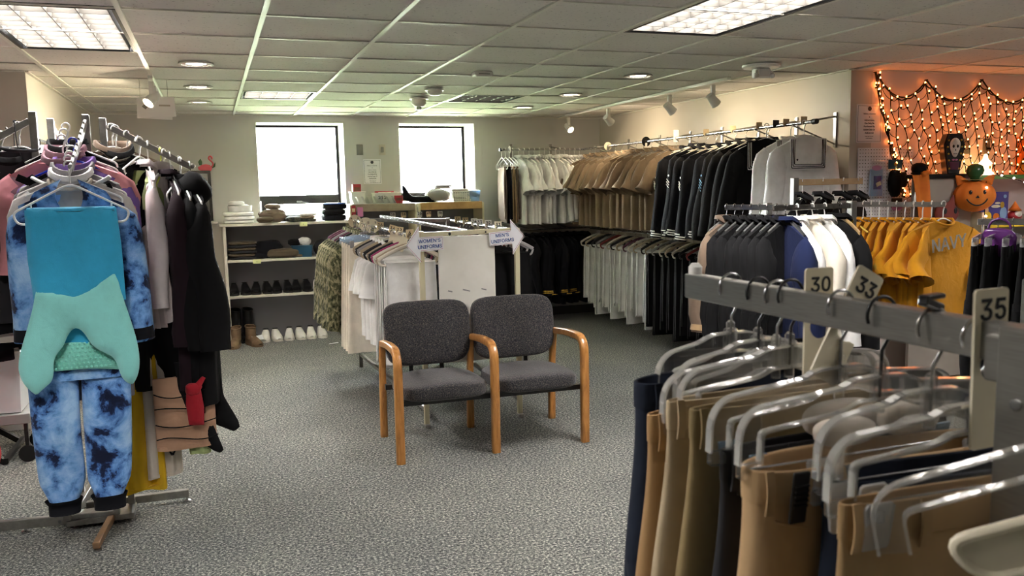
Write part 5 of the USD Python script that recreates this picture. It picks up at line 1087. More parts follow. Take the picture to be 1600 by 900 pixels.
# ================================================================ four-way costume rack at left
cr_ = thing('costume_rack', 'four-armed metal costume rack with cross foot carrying costumes at left', 'clothes rack')
posts = {'A': (-0.715, 4.25, 1.925), 'B': (-0.70, 4.60, 1.925), 'C': (-0.505, 4.25, 1.915), 'D': (-0.45, 4.37, 1.91)}
for k, (x, y, z) in posts.items(): part(cr_, 'post', MB().span((x - 0.015, y - 0.015, 0.05), (x + 0.015, y + 0.015, z), 0.002), 'old_steel')
arms = {'A': ((-0.73, 4.25, 1.885), (-1.10, 4.20, 1.66)), 'B': ((-0.70, 4.62, 1.885), (-0.62, 4.98, 1.68)), 'C': ((-0.505, 4.235, 1.88), (-0.53, 3.885, 1.665)), 'D': ((-0.435, 4.37, 1.875), (-0.07, 4.32, 1.675))}
for k, (a, b2) in arms.items():
    part(cr_, 'arm', MB().bar(a, b2, 0.014, 0.028, bev=0.002), 'old_steel')
    e = MB(True); a_, b_ = np.array(a), np.array(b2)
    for i in range(8):
        q = a_ + (b_ - a_)*(0.12 + 0.12*i) + [0, 0, 0.016]; e.lathe([(0.001, 0.0), (0.005, 0.0), (0.005, 0.008), (0.001, 0.010)], 8, q)
    part(cr_, 'arm_peg', e, 'old_steel', kind='stuff'); part(cr_, 'arm_tip', MB(True).ball(b_ + [0, 0, 0.008], 0.013, 1), 'old_steel')
b = MB(); b.bar((-1.15, 4.33, 0.045), (-0.50, 4.255, 0.045), 0.03, 0.045, bev=0.003); part(cr_, 'base_bar', b, 'old_steel')
part(cr_, 'base_bar', MB().bar((-0.66, 4.44, 0.045), (-0.19, 4.43, 0.045), 0.03, 0.04, bev=0.003), 'old_steel')
part(cr_, 'base_bar', MB().bar((-0.505, 4.52, 0.035), (-0.56, 3.93, 0.03), 0.03, 0.03, bev=0.003), 'rusty_steel'); part(cr_, 'base_bar', MB().bar((-0.70, 4.30, 0.045), (-0.66, 4.95, 0.045), 0.03, 0.045, bev=0.003), 'old_steel')
part(cr_, 'base_joint', MB().span((-0.72, 4.24, 0.02), (-0.43, 4.39, 0.045)), 'old_steel')
for i, (x, y) in enumerate([(-0.20, 4.43), (-0.558, 3.95), (-0.90, 4.30), (-0.662, 4.92)]): part(cr_, 'foot_glide', MB().lathe([(0.018, 0), (0.018, 0.008), (0.006, 0.012), (0.006, 0.022)], 10, (x, y, 0)), 'chrome')
part(cr_, 'foot_bolt', MB().lathe([(0.008, -0.025), (0.008, -0.02), (0.001, -0.019)], 8, (-0.75, 4.28, 0.045), 'y'), 'chrome')
def at(k, f): a, b2 = np.array(arms[k][0]), np.array(arms[k][1]); return a + (b2 - a)*f + [0, 0, 0.016]
# ---- front arm, foremost first
tie = make_top('tie_dye_onesie', 'blue tie-dye fleece onesie hanging foremost at left behind the mermaid tail', 'costume', 'tie_dye', 500, W=0.395, L=0.62, sleeve='long', sl=0.50, wid=0.075, ang=4, D=0.05, loc=at('C', 0.93) - [0.012, 0, 0], rot=2, ztop=-0.105, slope=0.075, neck=0.10, drop=0.10, collar=None, cuff=('cloth_navy', 1, 0.05), amp=0.012, nu=48, nv=18, hem=0.96)
rg = random.Random(77)
a = np.linspace(0, PI, 14)
for s in (-1, 1):   # turned-back hood flaps
    G = np.array([[[s*(0.03 + 0.10*u + 0.02*math.sin(v*PI)), -0.050 + 0.02*u - 0.03*math.sin(PI*v)*(1 - u), -0.075 - 0.05*u - 0.13*v*(1 - 0.35*u)] for u in np.linspace(0, 1, 7)] for v in np.linspace(0, 1, 8)]); part(tie, 'hood_flap', MB(True).sheet(G, 0.012), 'tie_dye')
part(tie, 'zip', MB().box((0, -0.056, -0.40), (0.006, 0.004, 0.40)), 'cloth_navy')
seatG = []
n = 40; aa = np.linspace(0, 2*PI, n, endpoint=False); cx = np.sign(np.cos(aa))*np.abs(np.cos(aa))**0.8; sy_ = np.sign(np.sin(aa))*np.abs(np.sin(aa))**0.7
for u in np.linspace(0, 1, 8): w = 0.195 - 0.006*u; seatG.append(np.stack([w*cx - 0.025*u, 0.052*sy_ + 0.006*np.sin(9*w*cx + u*3), -0.74 - 0.17*u + 0*cx], 1))
part(tie, 'seat', MB(True).loop(np.array(seatG)), 'tie_dye')
for s in (-1, 1):
    u = np.linspace(0, 1, 16); P = np.stack([s*(0.100 - 0.012*u**2) - 0.025 - 0.01*u, 0.012*np.sin(4*u + s), -0.89 - 0.545*u], 1)
    part(tie, 'leg', limb(rg, P, 0.097*(1 - 0.12*u - 0.30*np.clip(u - 0.85, 0, 1)/0.15), 0.05*(1 - 0.1*u), rip=0.06, n=20), 'tie_dye')
    Q = P[-1] + np.array([[0, 0, 0.01], [0, 0, -0.02], [0, 0, -0.055]]); part(tie, 'leg_cuff', limb(rg, Q, [0.074, 0.064, 0.062], [0.042, 0.036, 0.034], rip=0.02, n=18), 'cloth_navy')
hw = make_hanger('tubular_hanger', 'white tubular hanger in front of the tie-dye onesie holding the mermaid tail', 'tubular', 'hanger_white', at('C', 0.985) + [0, -0.072, 0.004], 3, None, W=0.405, h=0.085, slope=0.10)
# mermaid tail blanket over that hanger
fabric('plush_teal', '35a9d6', 0.10, 0.5, 500, 0.5); fabric('plush_aqua', '8fdcd8', 0.08, 0.5, 500, 0.5); fabric('plush_mint', '8ad8c9', 0.06, 0.5, 500, 0.5)
ox, oy = at('C', 0.985)[0], at('C', 0.985)[1] - 0.072
mt = thing('mermaid_tail_blanket', 'teal plush mermaid tail blanket with aqua fluke folded over a white hanger', 'blanket', (0, 0, 0))
TY = oy - 0.028
def shift(mb, y, ang=0): mb.v = [np.stack([v[:, 0], v[:, 1] + y, v[:, 2]], 1) for v in mb.v]; return mb
part(mt, 'tail', shift(puff([(-0.695, 1.500), (-0.365, 1.505), (-0.355, 1.35), (-0.352, 1.12), (-0.45, 1.12), (-0.58, 1.12), (-0.69, 1.12), (-0.70, 1.3)], 0.030, 0.012, 0.02, 0.022, 3, wf=7), TY), 'plush_teal')
fl = smooth_path([(-0.672, 0, 1.20), (-0.62, 0, 1.175), (-0.57, 0, 1.165), (-0.50, 0, 1.17), (-0.44, 0, 1.20), (-0.388, 0, 1.235)], 5)[:, [0, 2]].tolist() + smooth_path([(-0.375, 0, 1.20), (-0.355, 0, 1.10), (-0.327, 0, 0.97), (-0.318, 0, 0.89), (-0.33, 0, 0.80), (-0.352, 0, 0.762)], 5)[:, [0, 2]].tolist() + smooth_path([(-0.365, 0, 0.768), (-0.40, 0, 0.83), (-0.42, 0, 0.885), (-0.46, 0, 0.915), (-0.495, 0, 0.95), (-0.515, 0, 0.99), (-0.547, 0, 1.017), (-0.575, 0, 0.995), (-0.60, 0, 0.945), (-0.63, 0, 0.905), (-0.64, 0, 0.84), (-0.668, 0, 0.79)], 4)[:, [0, 2]].tolist() + smooth_path([(-0.708, 0, 0.755), (-0.745, 0, 0.80), (-0.762, 0, 0.86), (-0.748, 0, 0.945), (-0.71, 0, 1.06), (-0.685, 0, 1.15)], 5)[:, [0, 2]].tolist()
part(mt, 'fluke', shift(puff(fl, 0.045, 0.012, 0.018, 0.022, 5, wf=6), TY - 0.012), 'plush_aqua')
part(mt, 'back_fall', shift(puff([(-0.69, 1.50), (-0.37, 1.50), (-0.385, 0.90), (-0.665, 0.90)], 0.018, 0.015, 0.025, 0.01, 6), TY + 0.055), 'plush_teal')
part(mt, 'minky_band', shift(puff([(-0.672, 0.955), (-0.39, 0.945), (-0.392, 0.82), (-0.52, 0.835), (-0.665, 0.835)], 0.02, 0.012, 0.018, 0.006, 8), TY + 0.048), 'plush_mint')
e = MB(True)
for ix in range(15):
    for iz in range(7):
        e.ball((-0.655 + 0.0185*ix + 0.009*(iz % 2), TY + 0.036, 0.845 + 0.0165*iz), 0.0062, 1, (1, 0.8, 1))
part(mt, 'minky_dot', e, 'plush_mint', kind='stuff')
xs = np.linspace(-0.69, -0.372, 9); a = np.linspace(-0.3, PI + 0.3, 9); part(mt, 'hanger_fold', MB(True).sheet(np.array([[[x, TY + 0.028 + 0.030*math.cos(q), 1.488 + 0.016*math.sin(q)] for x in xs] for q in a]), 0.01, (0, 0, 1)), 'plush_teal')
# ---- the other costumes of the front arm
specs = [(0.84, 'cloth_offwhite', 'pale cream plush top directly behind the tie-dye onesie', dict(W=0.30, sleeve=None, collar='crew', neck=0.08, D=0.04)),
         (0.75, 'cloth_greywhite', 'grey hooded top with white lining behind the tie-dye onesie', dict(W=0.34, sleeve='long', sl=0.30, ang=2, collar='shirt', D=0.045, collar_mat='cloth_white')),
         (0.64, 'cloth_grey', 'grey long-sleeved costume, second behind the tie-dye onesie', dict(W=0.35, sleeve='long', sl=0.32, ang=2, L=0.95, D=0.045)),
         (0.53, 'cloth_purple', 'purple costume with black bat trim and white collar on the front arm', dict(W=0.35, sleeve='long', sl=0.30, ang=2, D=0.045, L=0.8)),
         (0.40, 'cloth_pink', 'pink fleece costume with a mauve hood on the front arm', dict(W=0.46, sleeve='long', sl=0.35, ang=3, collar='shirt', collar_mat='cloth_mauve', D=0.06, L=0.8)),
         (0.27, 'cloth_mauve', 'mauve fleece costume just behind the pink one', dict(W=0.34, sleeve='long', sl=0.3, ang=3, D=0.05, L=0.7)),
         (0.14, 'cloth_black', 'black jacket nearest the post on the front arm', dict(W=0.34, sleeve='long', sl=0.3, ang=3, D=0.05, L=0.7))]
for i, (f, m, lab, kw) in enumerate(specs):
    L = kw.pop('L', 0.72); p = at('C', f) - ([0.07, 0, 0] if i > 3 else [0.02, 0, 0]); r = rg.uniform(-6, 4) - (10 if i > 2 else 0)
    t = make_top('fleece_costume', lab, 'costume', m, 520 + i, L=L, loc=p, rot=r, ztop=-0.09, **kw)
    if 'bat' in lab:
        q = MB(True); bat = [(-0.05, 0), (-0.04, 0.02), (-0.015, 0.008), (0, 0.018), (0.015, 0.008), (0.04, 0.02), (0.05, 0), (0.02, -0.015), (0, -0.028), (-0.02, -0.015)]
        for (bx, bz, s) in ((-0.15, -0.16, 1.2), (-0.10, -0.24, 0.9), (0.10, -0.2, 1.1)): pm = puff(np.array(bat)*s*1.1, 0.004, 0.006, 0.01); part(t, 'bat_patch', MB(True).add(pm.arrays()[0] + [bx, -0.062, bz], pm.arrays()[1]), 'cloth_black')
        part(t, 'collar_yoke', MB(True).tube(smooth_path([(-0.15, -0.055, -0.15), (-0.06, -0.06, -0.19), (0.06, -0.06, -0.19), (0.15, -0.055, -0.15)], 5), 0.028, 8, flat=(0.3, 1), up=(0, 1, 0)), 'cloth_white')
    make_hanger('tubular_hanger', f'white tubular hanger inside the {" ".join(lab.split()[:3])} on the front arm', 'tubular', 'hanger_white', p, r, None, W=0.40, h=0.085) if i not in (0, 3) else make_hanger('blue_hanger' if i == 3 else 'tubular_hanger', ('bright blue tubular hanger on the middle of the front arm' if i == 3 else 'white tubular hanger inside the cream plush top'), 'tubular', 'hanger_blue' if i == 3 else 'hanger_white', p + ([0, 0, 0.012] if i == 3 else [0, 0, 0]), r, None, W=0.38, h=0.085)
# ---- left arm: black tops
for i, (f, m, lab, r, kw) in enumerate([(0.12, 'cloth_charcoal', 'dark grey mock-neck top nearest the post on the left arm', 22, dict(W=0.44, collar='crew', neck=0.075, drop=0.02)), (0.30, 'cloth_black', 'black long-sleeved costume, second on the left arm', 30, dict(W=0.46)), (0.50, 'cloth_offwhite', 'cream costume between black ones on the left arm', 34, dict(W=0.46)), (0.70, 'cloth_black', 'black robe third on the left arm at the picture edge', 38, dict(W=0.46)), (0.93, 'cloth_maroon', 'dark maroon costume at the outer end of the left arm', 40, dict(W=0.46))]):
    p = at('A', f) + [0, 0.0, 0]
    make_top('dark_costume', lab, 'costume', m, 540 + i, L=0.72, sleeve='long', sl=0.58, ang=7, D=0.05, loc=p, rot=r, ztop=-0.10, slope=0.085, **kw)
    make_hanger('tubular_hanger', f'white tubular hanger, {ORD[i]} from the post on the left arm', 'tubular', 'hanger_white', p, r, None, W=0.40, h=0.095)
t = thing('lanyard', 'dark blue ribbon looped over the left arm near its post', 'ribbon', at('A', 0.12)); part(t, 'ribbon', MB(True).tube(smooth_path([(0.0, 0.012, -0.2), (-0.02, 0.012, -0.05), (-0.012, 0.0, 0.012), (-0.008, -0.018, -0.05), (0.01, -0.02, -0.16), (0.05, -0.03, -0.24)], 5), 0.008, 6, flat=(0.25, 1), up=(0, 1, 0)), 'cloth_navy'); part(t, 'clasp', MB().box((0.05, -0.03, -0.25), (0.018, 0.008, 0.02), bev=0.003), 'chrome')
# ---- back arm
for i, (f, m, lab) in enumerate([(0.2, 'cloth_pinkwhite', 'pale pink costume nearest the post on the rear arm'), (0.45, 'cloth_pink', 'pink and red costume, second on the rear arm'), (0.7, 'cloth_red', 'red costume at the far end of the rear arm')]):
    p = at('B', f); make_top('rear_costume', lab, 'costume', m, 560 + i, W=0.42, L=0.8, sleeve='long', sl=0.5, D=0.05, loc=p, rot=rg.uniform(-10, 10)); make_hanger('tubular_hanger', f'white tubular hanger, {ORD[i]} from the post on the rear arm', 'tubular', 'hanger_white', p, 0, None, W=0.40)
# ---- right arm, nearest the post first (shoulders run front to back)
def long_robe(name, label, cat, m, seed, p, r, W=0.40, L=1.1, D=0.05, hem=1.02, tails=False, sleeve='long', sl=0.62, extra=None, hm='hanger_white', hl=None, **kw):
    t = make_top(name, label, cat, m, seed, W=W, L=L, sleeve=sleeve, sl=sl, wid=kw.pop('wid', 0.09), ang=kw.pop('ang', 6), D=D, loc=p, rot=r, ztop=-0.105, slope=0.085, hem=hem, amp=0.022, nu=44, nv=20, nf=4, **kw)
    if extra: extra(t)
    if hl: make_hanger('tubular_hanger', hl, 'tubular', hm, p, r, None, W=0.40, h=0.10)
    return t
def scratches(t):
    for k in range(3):
        q = puff([(-0.012, 0.10), (-0.006, 0.10), (0.012, 0.02), (0.018, -0.09), (0.012, -0.09), (0.0, 0.0)], 0.003, 0.01, 0.02); v, f = q.arrays(); part(t, 'claw_mark', MB(True).add(v + [0.00 + 0.034*k, -0.062, -0.40], f), 'cloth_red')
    for k in range(3):
        P = smooth_path([(-0.15, -0.056, -0.14 - 0.036*k), (-0.09, -0.062, -0.155 - 0.036*k), (-0.03, -0.064, -0.165 - 0.036*k), (0.05, -0.062, -0.15 - 0.036*k)], 4); part(t, 'rib_print', MB(True).tube(P, 0.010, 6, flat=(0.3, 1), up=(0, 1, 0)), 'cloth_offwhite')
make_top('print_shirt', 'dark brown top with cream bone-like prints behind the black scratched tunic', 'costume', 'cloth_brown', 580, W=0.44, L=0.6, sleeve='short', loc=at('D', 0.06), rot=24, ztop=-0.10, D=0.04, extra=lambda t, rg: scratches(t))
make_hanger('tubular_hanger', 'white tubular hanger under the bone-print top', 'tubular', 'hanger_white', at('D', 0.06), 24, None, W=0.40, h=0.095)
def scratch_only(t):
    for k in range(3):
        q = puff([(-0.014, 0.10), (-0.006, 0.10), (0.012, 0.02), (0.020, -0.09), (0.012, -0.09), (-0.002, 0.0)], 0.003, 0.01, 0.02); v, f = q.arrays(); part(t, 'claw_mark', MB(True).add(v + [-0.02 + 0.03*k, -0.07, -0.36], f), 'cloth_red')
long_robe('black_tunic', 'black sleeveless tunic with three red claw marks on its front', 'costume', 'cloth_black', 581, at('D', 0.10), 18, W=0.32, L=0.62, sleeve=None, extra=scratch_only, hl='white tubular hanger of the claw-marked black tunic', neck=0.06, drop=0.06)
mat('tulle', {'t': ('transparent_bsdf', {}), 'd': ('diffuse_bsdf', dict(color=lin('d9cdc8'))), 'x': ('mix_closure', dict(fac=0.62))}, [('t.BSDF', 'x.closure1'), ('d.BSDF', 'x.closure2')], surface='x.closure')
mat('sequin', {'t': ('texture_coordinate', {}), 'v': ('voronoi_texture', dict(scale=130)), 'w': ('white_noise_texture', {}), 'r': ('rgb_ramp', {'ramp': [(0.0, lin('0d0d0f')), (0.93, lin('17171a')), (0.97, lin('f2efe8'))]}), 'p': ('principled_bsdf', dict(roughness=0.25, metallic=0.4))},
    [('t.object', 'v.vector'), ('v.color', 'w.vector'), ('w.value', 'r.fac'), ('r.color', 'p.base_color')])
px_, py_, pz_ = at('D', 0.37)
t = thing('sequin_dress', 'black sequin dress with sheer pinkish tulle panels beside the tie-dye onesie', 'costume', (px_, py_, pz_), 22)
part(t, 'bodice', torso(random.Random(9), 0.34, 0.36, 0.02, 0.045, 0.05, 0.06, 0.06, 3, 0.01, ztop=-0.10), 'cloth_black')
part(t, 'skirt', torso(random.Random(10), 0.30, 0.56, 0.03, 0.09, 0.0, 0.001, 0, 5, 0.03, hem=1.35, ztop=-0.42), 'sequin')
def drape(pts_top, pts_bot, seed, n=18, m_=14, amp=0.02):
    a_, b_ = smooth_path(pts_top, 6), smooth_path(pts_bot, 6); a_ = a_[np.linspace(0, len(a_)-1, n).astype(int)]; b_ = b_[np.linspace(0, len(b_)-1, n).astype(int)]
    G = np.array([[a_[i] + (b_[i] - a_[i])*u + np.array([0.4, 1, 0])*amp*u**0.7*math.sin(i*1.7 + seed + 1.5*u) for i in range(n)] for u in np.linspace(0, 1, m_)]); return MB(True).grid(G)
part(t, 'tulle_panel', drape([(-0.20, -0.07, -0.42), (-0.12, -0.09, -0.41), (-0.04, -0.08, -0.42)], [(-0.24, -0.10, -0.82), (-0.16, -0.13, -0.86), (-0.10, -0.12, -0.80)], 1), 'tulle')
part(t, 'tulle_sleeve', drape([(0.02, -0.09, -0.12), (0.07, -0.08, -0.11), (0.13, -0.06, -0.13)], [(0.08, -0.13, -0.72), (0.14, -0.12, -0.74), (0.18, -0.09, -0.70)], 2, amp=0.012), 'cloth_pinkwhite')
part(t, 'tulle_panel', drape([(0.10, -0.10, -0.62), (0.14, -0.11, -0.62), (0.18, -0.09, -0.60)], [(0.14, -0.15, -0.98), (0.19, -0.14, -1.0), (0.23, -0.12, -0.97)], 4), 'tulle')
make_hanger('tubular_hanger', 'white tubular hanger of the black sequin dress', 'tubular', 'hanger_white', at('D', 0.37), 22, None, W=0.34, h=0.10)
make_top('tulle_gown', 'pinkish white tulle gown with long limp sleeve between the sequin dress and dark robes', 'costume', 'cloth_pinkwhite', 588, W=0.36, L=0.30, sleeve='long', sl=0.52, wid=0.06, ang=5, D=0.035, loc=at('D', 0.47), rot=98, ztop=-0.11, slope=0.07, amp=0.02, extra=lambda t, rg: part(t, 'tulle_panel', drape([(-0.22, -0.03, -0.40), (-0.18, 0.03, -0.38), (-0.12, 0.06, -0.40)], [(-0.25, -0.05, -0.80), (-0.20, 0.03, -0.86), (-0.13, 0.08, -0.80)], 6), 'tulle'))
make_hanger('tubular_hanger', 'white tubular hanger of the pinkish white tulle gown', 'tubular', 'hanger_white', at('D', 0.47), 98, None, W=0.36, h=0.105)
plain('hanger_lime', 'b5bf4e', 0.35)
t = make_top('green_blouse', 'pale green draped top beside a lime hanger on the right arm', 'costume', 'cloth_green', 583, W=0.20, L=0.16, sleeve=None, loc=at('D', 0.58), rot=60, ztop=-0.09, D=0.05, collar='hood')
make_hanger('lime_hanger', 'lime green hanger on the middle of the right arm', 'tubular', 'hanger_lime', at('D', 0.62), 80, None, W=0.34, h=0.11)
long_robe('maroon_robe', 'very dark maroon long robe in the middle of the right arm', 'costume', 'cloth_maroon', 584, at('D', 0.73), 100, L=0.95, hl='white tubular hanger of the dark maroon robe')
long_robe('black_robe', 'black long robe, second from the outer end of the right arm', 'costume', 'cloth_black', 585, at('D', 0.85), 101, L=1.05, hl='white tubular hanger of the second black robe')
rb = long_robe('black_robe', 'black long robe with swallow tails at the outer end of the right arm', 'costume', 'cloth_black', 586, at('D', 0.96), 103, L=0.98, D=0.06, hl='white tubular hanger at the outer end of the right arm', collar='hood', neck=0.08)
for k, pts in enumerate(([(-0.06, -0.93), (0.07, -0.93), (0.09, -1.12), (0.15, -1.25), (0.155, -1.28), (0.13, -1.30), (0.05, -1.26), (0.0, -1.15)], [(-0.12, -0.93), (0.02, -0.93), (0.02, -1.2), (0.075, -1.37), (0.06, -1.385), (0.03, -1.37), (-0.05, -1.30), (-0.10, -1.2)])):
    pm = shift(puff(pts, 0.035, 0.012, 0.02, 0.02, len(pts)), -0.12 - 0.05*k); pm.v = [v @ rotm(0, 0, -103).T for v in pm.v]; part(rb, 'tail', pm, 'cloth_black')
hatp = at('D', 1.0) + [-0.015, -0.04, -0.13]
t = thing('black_hat', 'black brimmed hat hanging at the outer end of the right arm over the robes', 'hat', hatp, (10, 52, 0)); th = np.linspace(0, 2*PI, 28, endpoint=False)
part(t, 'crown', MB(True).lathe([(0.001, 0.085), (0.05, 0.083), (0.078, 0.06), (0.085, 0.0), (0.08, -0.004)], 26), 'cloth_black'); part(t, 'brim', MB(True).lathe([(0.07, 0.0), (0.095, -0.010), (0.11, -0.004), (0.11, 0.002), (0.095, -0.004), (0.073, 0.008)], 28), 'cloth_black')
# low hanging pieces under the right arm
def hang_cloth(name, label, cat, loc, rot, W, L, m, seed, D=0.03, amp=0.02, hem=1.0, extra=None):
    t = thing(name, label, cat, loc, rot); part(t, 'fall', torso(random.Random(seed), W, L, 0.012, D, 0.0, 0.001, 0, 3.5, amp, hem=hem, ztop=0.0, nu=36, nv=14), m)
    part(t, 'hem_band', torso(random.Random(seed), W*hem, 0.018, D*1.02, D*1.04, 0, 0.001, 0, 3.5, amp*0.3, ztop=-L + 0.01, nu=36, nv=3), m)
    if extra: extra(t)
    return t
hang_cloth('yellow_dress', 'mustard yellow satin skirt hanging low beside the tie-dye leg', 'costume', (-0.375, 4.22, 0.95), 12, 0.17, 0.78, 'cloth_gold', 71, 0.04, 0.025, 1.15)
hang_cloth('cream_dress', 'cream satin cloth hanging low right of the yellow skirt', 'costume', (-0.285, 4.24, 0.95), 20, 0.15, 0.73, 'cloth_offwhite', 72, 0.035, 0.02, 1.1)
hang_cloth('black_fur_skirt', 'black shaggy skirt hanging under the sequin dress', 'costume', (-0.265, 4.27, 1.10), 24, 0.26, 0.45, 'cloth_black', 73, 0.06, 0.03, 1.1)
def veins(t):
    for k in range(4):
        P = smooth_path([(-0.135, -0.056, -0.06 - 0.072*k), (-0.05, -0.062, -0.085 - 0.07*k + 0.02*(k % 2)), (0.05, -0.062, -0.07 - 0.075*k), (0.135, -0.052, -0.045 - 0.08*k)], 6); part(t, 'dark_line', MB(True).tube(P, 0.0028, 5), 'cloth_black')
hang_cloth('skin_print_skirt', 'skin-coloured cloth with dark wavy lines hanging below the black robes', 'costume', (-0.17, 4.17, 0.70), 6, 0.27, 0.33, 'cloth_skin', 74, 0.045, 0.01, 1.0, veins)
hang_cloth('green_cloth', 'pale green rounded cloth under the wavy-lined skin-coloured one', 'costume', (-0.115, 4.18, 0.45), 10, 0.12, 0.12, 'cloth_green', 75, 0.03, 0.01, 0.8)
t = thing('red_scarf', 'knotted red cloth hanging beside the skin-coloured skirt against the black robes', 'scarf', (-0.125, 4.09, 0.66), 8)
part(t, 'knot', lump((0, 0, -0.01), (0.075, 0.05, 0.06), 61, 2.4, 0.3, 18), 'cloth_red')
part(t, 'fall', shift(puff([(-0.03, 0.0), (0.03, 0.0), (0.042, -0.10), (0.036, -0.185), (-0.03, -0.175), (-0.036, -0.08)], 0.03, 0.008, 0.012, 0.02, 4), 0), 'cloth_red')
part(t, 'end', shift(puff([(-0.01, 0.0), (0.04, 0.05), (0.055, 0.04), (0.02, -0.02)], 0.02, 0.008, 0.012, 0.01, 5), -0.01), 'cloth_red')
t = thing('black_strap', 'black looped strap dangling below the skin-coloured cloth', 'strap', (-0.24, 4.19, 0.40)); part(t, 'loop', MB(True).tube(smooth_path([(-0.012, 0, 0.03), (-0.016, 0, -0.04), (0.0, 0, -0.075), (0.016, 0, -0.04), (0.022, 0, 0.02), (0.05, 0, 0.015)], 5), 0.0045, 6), 'cloth_black'); part(t, 'buckle', MB().box((0.0, 0, -0.075), (0.014, 0.006, 0.012), bev=0.002), 'black_plastic')
# more hangers on the right arm
for i, f in enumerate((0.23, 0.37, 0.66, 0.85)): hanger_for('hd', 'tubular', 'hanger_white', f'empty white hanger on the right arm of the costume rack, {ORD[i]} from the post', at('D', f), 55 + 5*i, 'empty white hangers on the costume rack', W=0.34, h=0.08)
# ================================================================ table, bin and ball at the far left
t = thing('folding_table', 'white folding table with black crossed legs behind the costume rack at left', 'table', (-1.66, 5.68, 0))
part(t, 'tabletop', MB().box((0, 0, 0.715), (1.2, 0.6, 0.035), bev=0.012), 'white_enamel')
for y in (-0.22, 0.22):
    part(t, 'leg', MB().bar((-0.45, y, 0.0), (0.45, y, 0.69), 0.03, 0.03), 'black_frame'); part(t, 'leg', MB().bar((0.45, y + 0.04, 0.0), (-0.45, y + 0.04, 0.69), 0.03, 0.03), 'black_frame')
part(t, 'stretcher', MB().bar((0.45, -0.22, 0.03), (0.45, 0.26, 0.03), 0.025, 0.025), 'black_frame')
worn('bin_grey', 'c6c8cb', 'd6d8da', 3, 0.35)
t = bin_box('storage_tote', 'white translucent storage tote on wheels under the folding table', (-1.30, 5.66, 0.30), 0.40, 0.34, 0.36, 'bin_grey')
t = thing('dolly', 'black wheeled dolly carrying the white storage tote', 'dolly', (-1.30, 5.66, 0.0)); part(t, 'deck', MB().box((0, 0, 0.265), (0.46, 0.38, 0.06), bev=0.004), 'grey_plastic')
for sx in (-1, 1):
    for s2 in (-1, 1): part(t, 'upright', MB().box((sx*0.2, s2*0.16, 0.15), (0.02, 0.02, 0.2)), 'black_frame'); part(t, 'caster', MB().lathe([(0.001, -0.012), (0.05, -0.012), (0.05, 0.012), (0.001, 0.012)], 16, (sx*0.2, s2*0.16, 0.05), 'y'), 'black_rubber')
plain('ball_red', 'd8202c', 0.25, coat_weight=0.4)
t = thing('red_ball', 'glossy red ball at the left picture edge on the carpet', 'ball', (-1.325, 5.16, 0.16)); part(t, 'ball', MB(True).ball((0, 0, 0), 0.16, 3), 'ball_red'); part(t, 'valve', MB().lathe([(0.006, 0.0), (0.006, 0.003), (0.001, 0.003)], 8, (0, 0, 0.159)), 'black_rubber')
carton('orange cardboard box on the folding table behind the costumes', (-1.20, 5.55, 0.733), (0.14, 0.12, 0.10), 'hanger_tan', 5)
# metal grid display on the left wall
t = thing('grid_display', 'dark wire grid display on the left wall behind the costume rack', 'display', (XL + 0.03, 7.3, 1.55))
e = MB()
for z in (-0.2, 0.0, 0.2, 0.38): e.bar((0, -0.9, z), (0, 0.9, z), 0.012, 0.012)
part(t, 'cross_bar', e, 'black_frame'); e = MB()
for y in (-0.9, -0.3, 0.3, 0.9): e.bar((0, y, -0.5), (0, y, 0.38), 0.012, 0.012, (0, 1, 0))
part(t, 'upright', e, 'black_frame'); part(t, 'brace', MB().bar((0.0, -0.9, -0.45), (0.0, 0.2, 0.36), 0.012, 0.012, (1, 0, 0)), 'black_frame')
for i, (y, z) in enumerate([(6.75, 1.70), (6.92, 1.70), (7.10, 1.68)]):
    t = thing('gold_tag', f'cream hanging display tag on the wire grid, {ORD[i]} from the near end', 'tag', (XL + 0.07, y, z), 35); part(t, 'card', MB().box((0, 0, 0), (0.10, 0.02, 0.14), bev=0.004), 'card_tan'); part(t, 'hook', MB().tube(arc((0, 0.085), 0.018, -60, 240, 8), 0.003, 5), 'chrome')
# ================================================================ jacket rack, tan-bar rack and T-shirt rack at right
def bar_rack(name, label, segs, posts_, extra=None):
    t = thing(name, label, 'clothes rack')
    for a, b2 in segs: part(t, 'arm', MB().bar(a, b2, 0.016, 0.032, bev=0.002), 'chrome' if 'jacket' in label else 'old_steel')
    for x, y, z in posts_:
        part(t, 'post', MB().span((x - 0.02, y - 0.02, 0.04), (x + 0.02, y + 0.02, z), 0.003), 'brushed_steel')
        part(t, 'foot', MB().box((x, y, 0.02), (0.05, 0.5, 0.04), bev=0.004), 'old_steel')
    return t
A0, A1 = np.array([2.93, 4.36, 1.405]), np.array([3.12, 4.03, 1.405]); B0, B1 = np.array([3.02, 4.02, 1.402]), np.array([3.60, 4.06, 1.402])
bar_rack('jacket_rack', 'low chrome jacket rack in front of the navy jumpers', [(A0, A1), (B0, B1)], [(3.10, 4.18, 1.43), (3.615, 4.06, 1.43)])
part(stage.GetPrimAtPath('/World/jacket_rack'), 'cross_rail', MB().bar((3.10, 4.18, 1.28), (3.60, 4.06, 1.28), 0.014, 0.026), 'old_steel')
def onseg(a, b2, f): return a + (b2 - a)*f + [0, 0, 0.016]
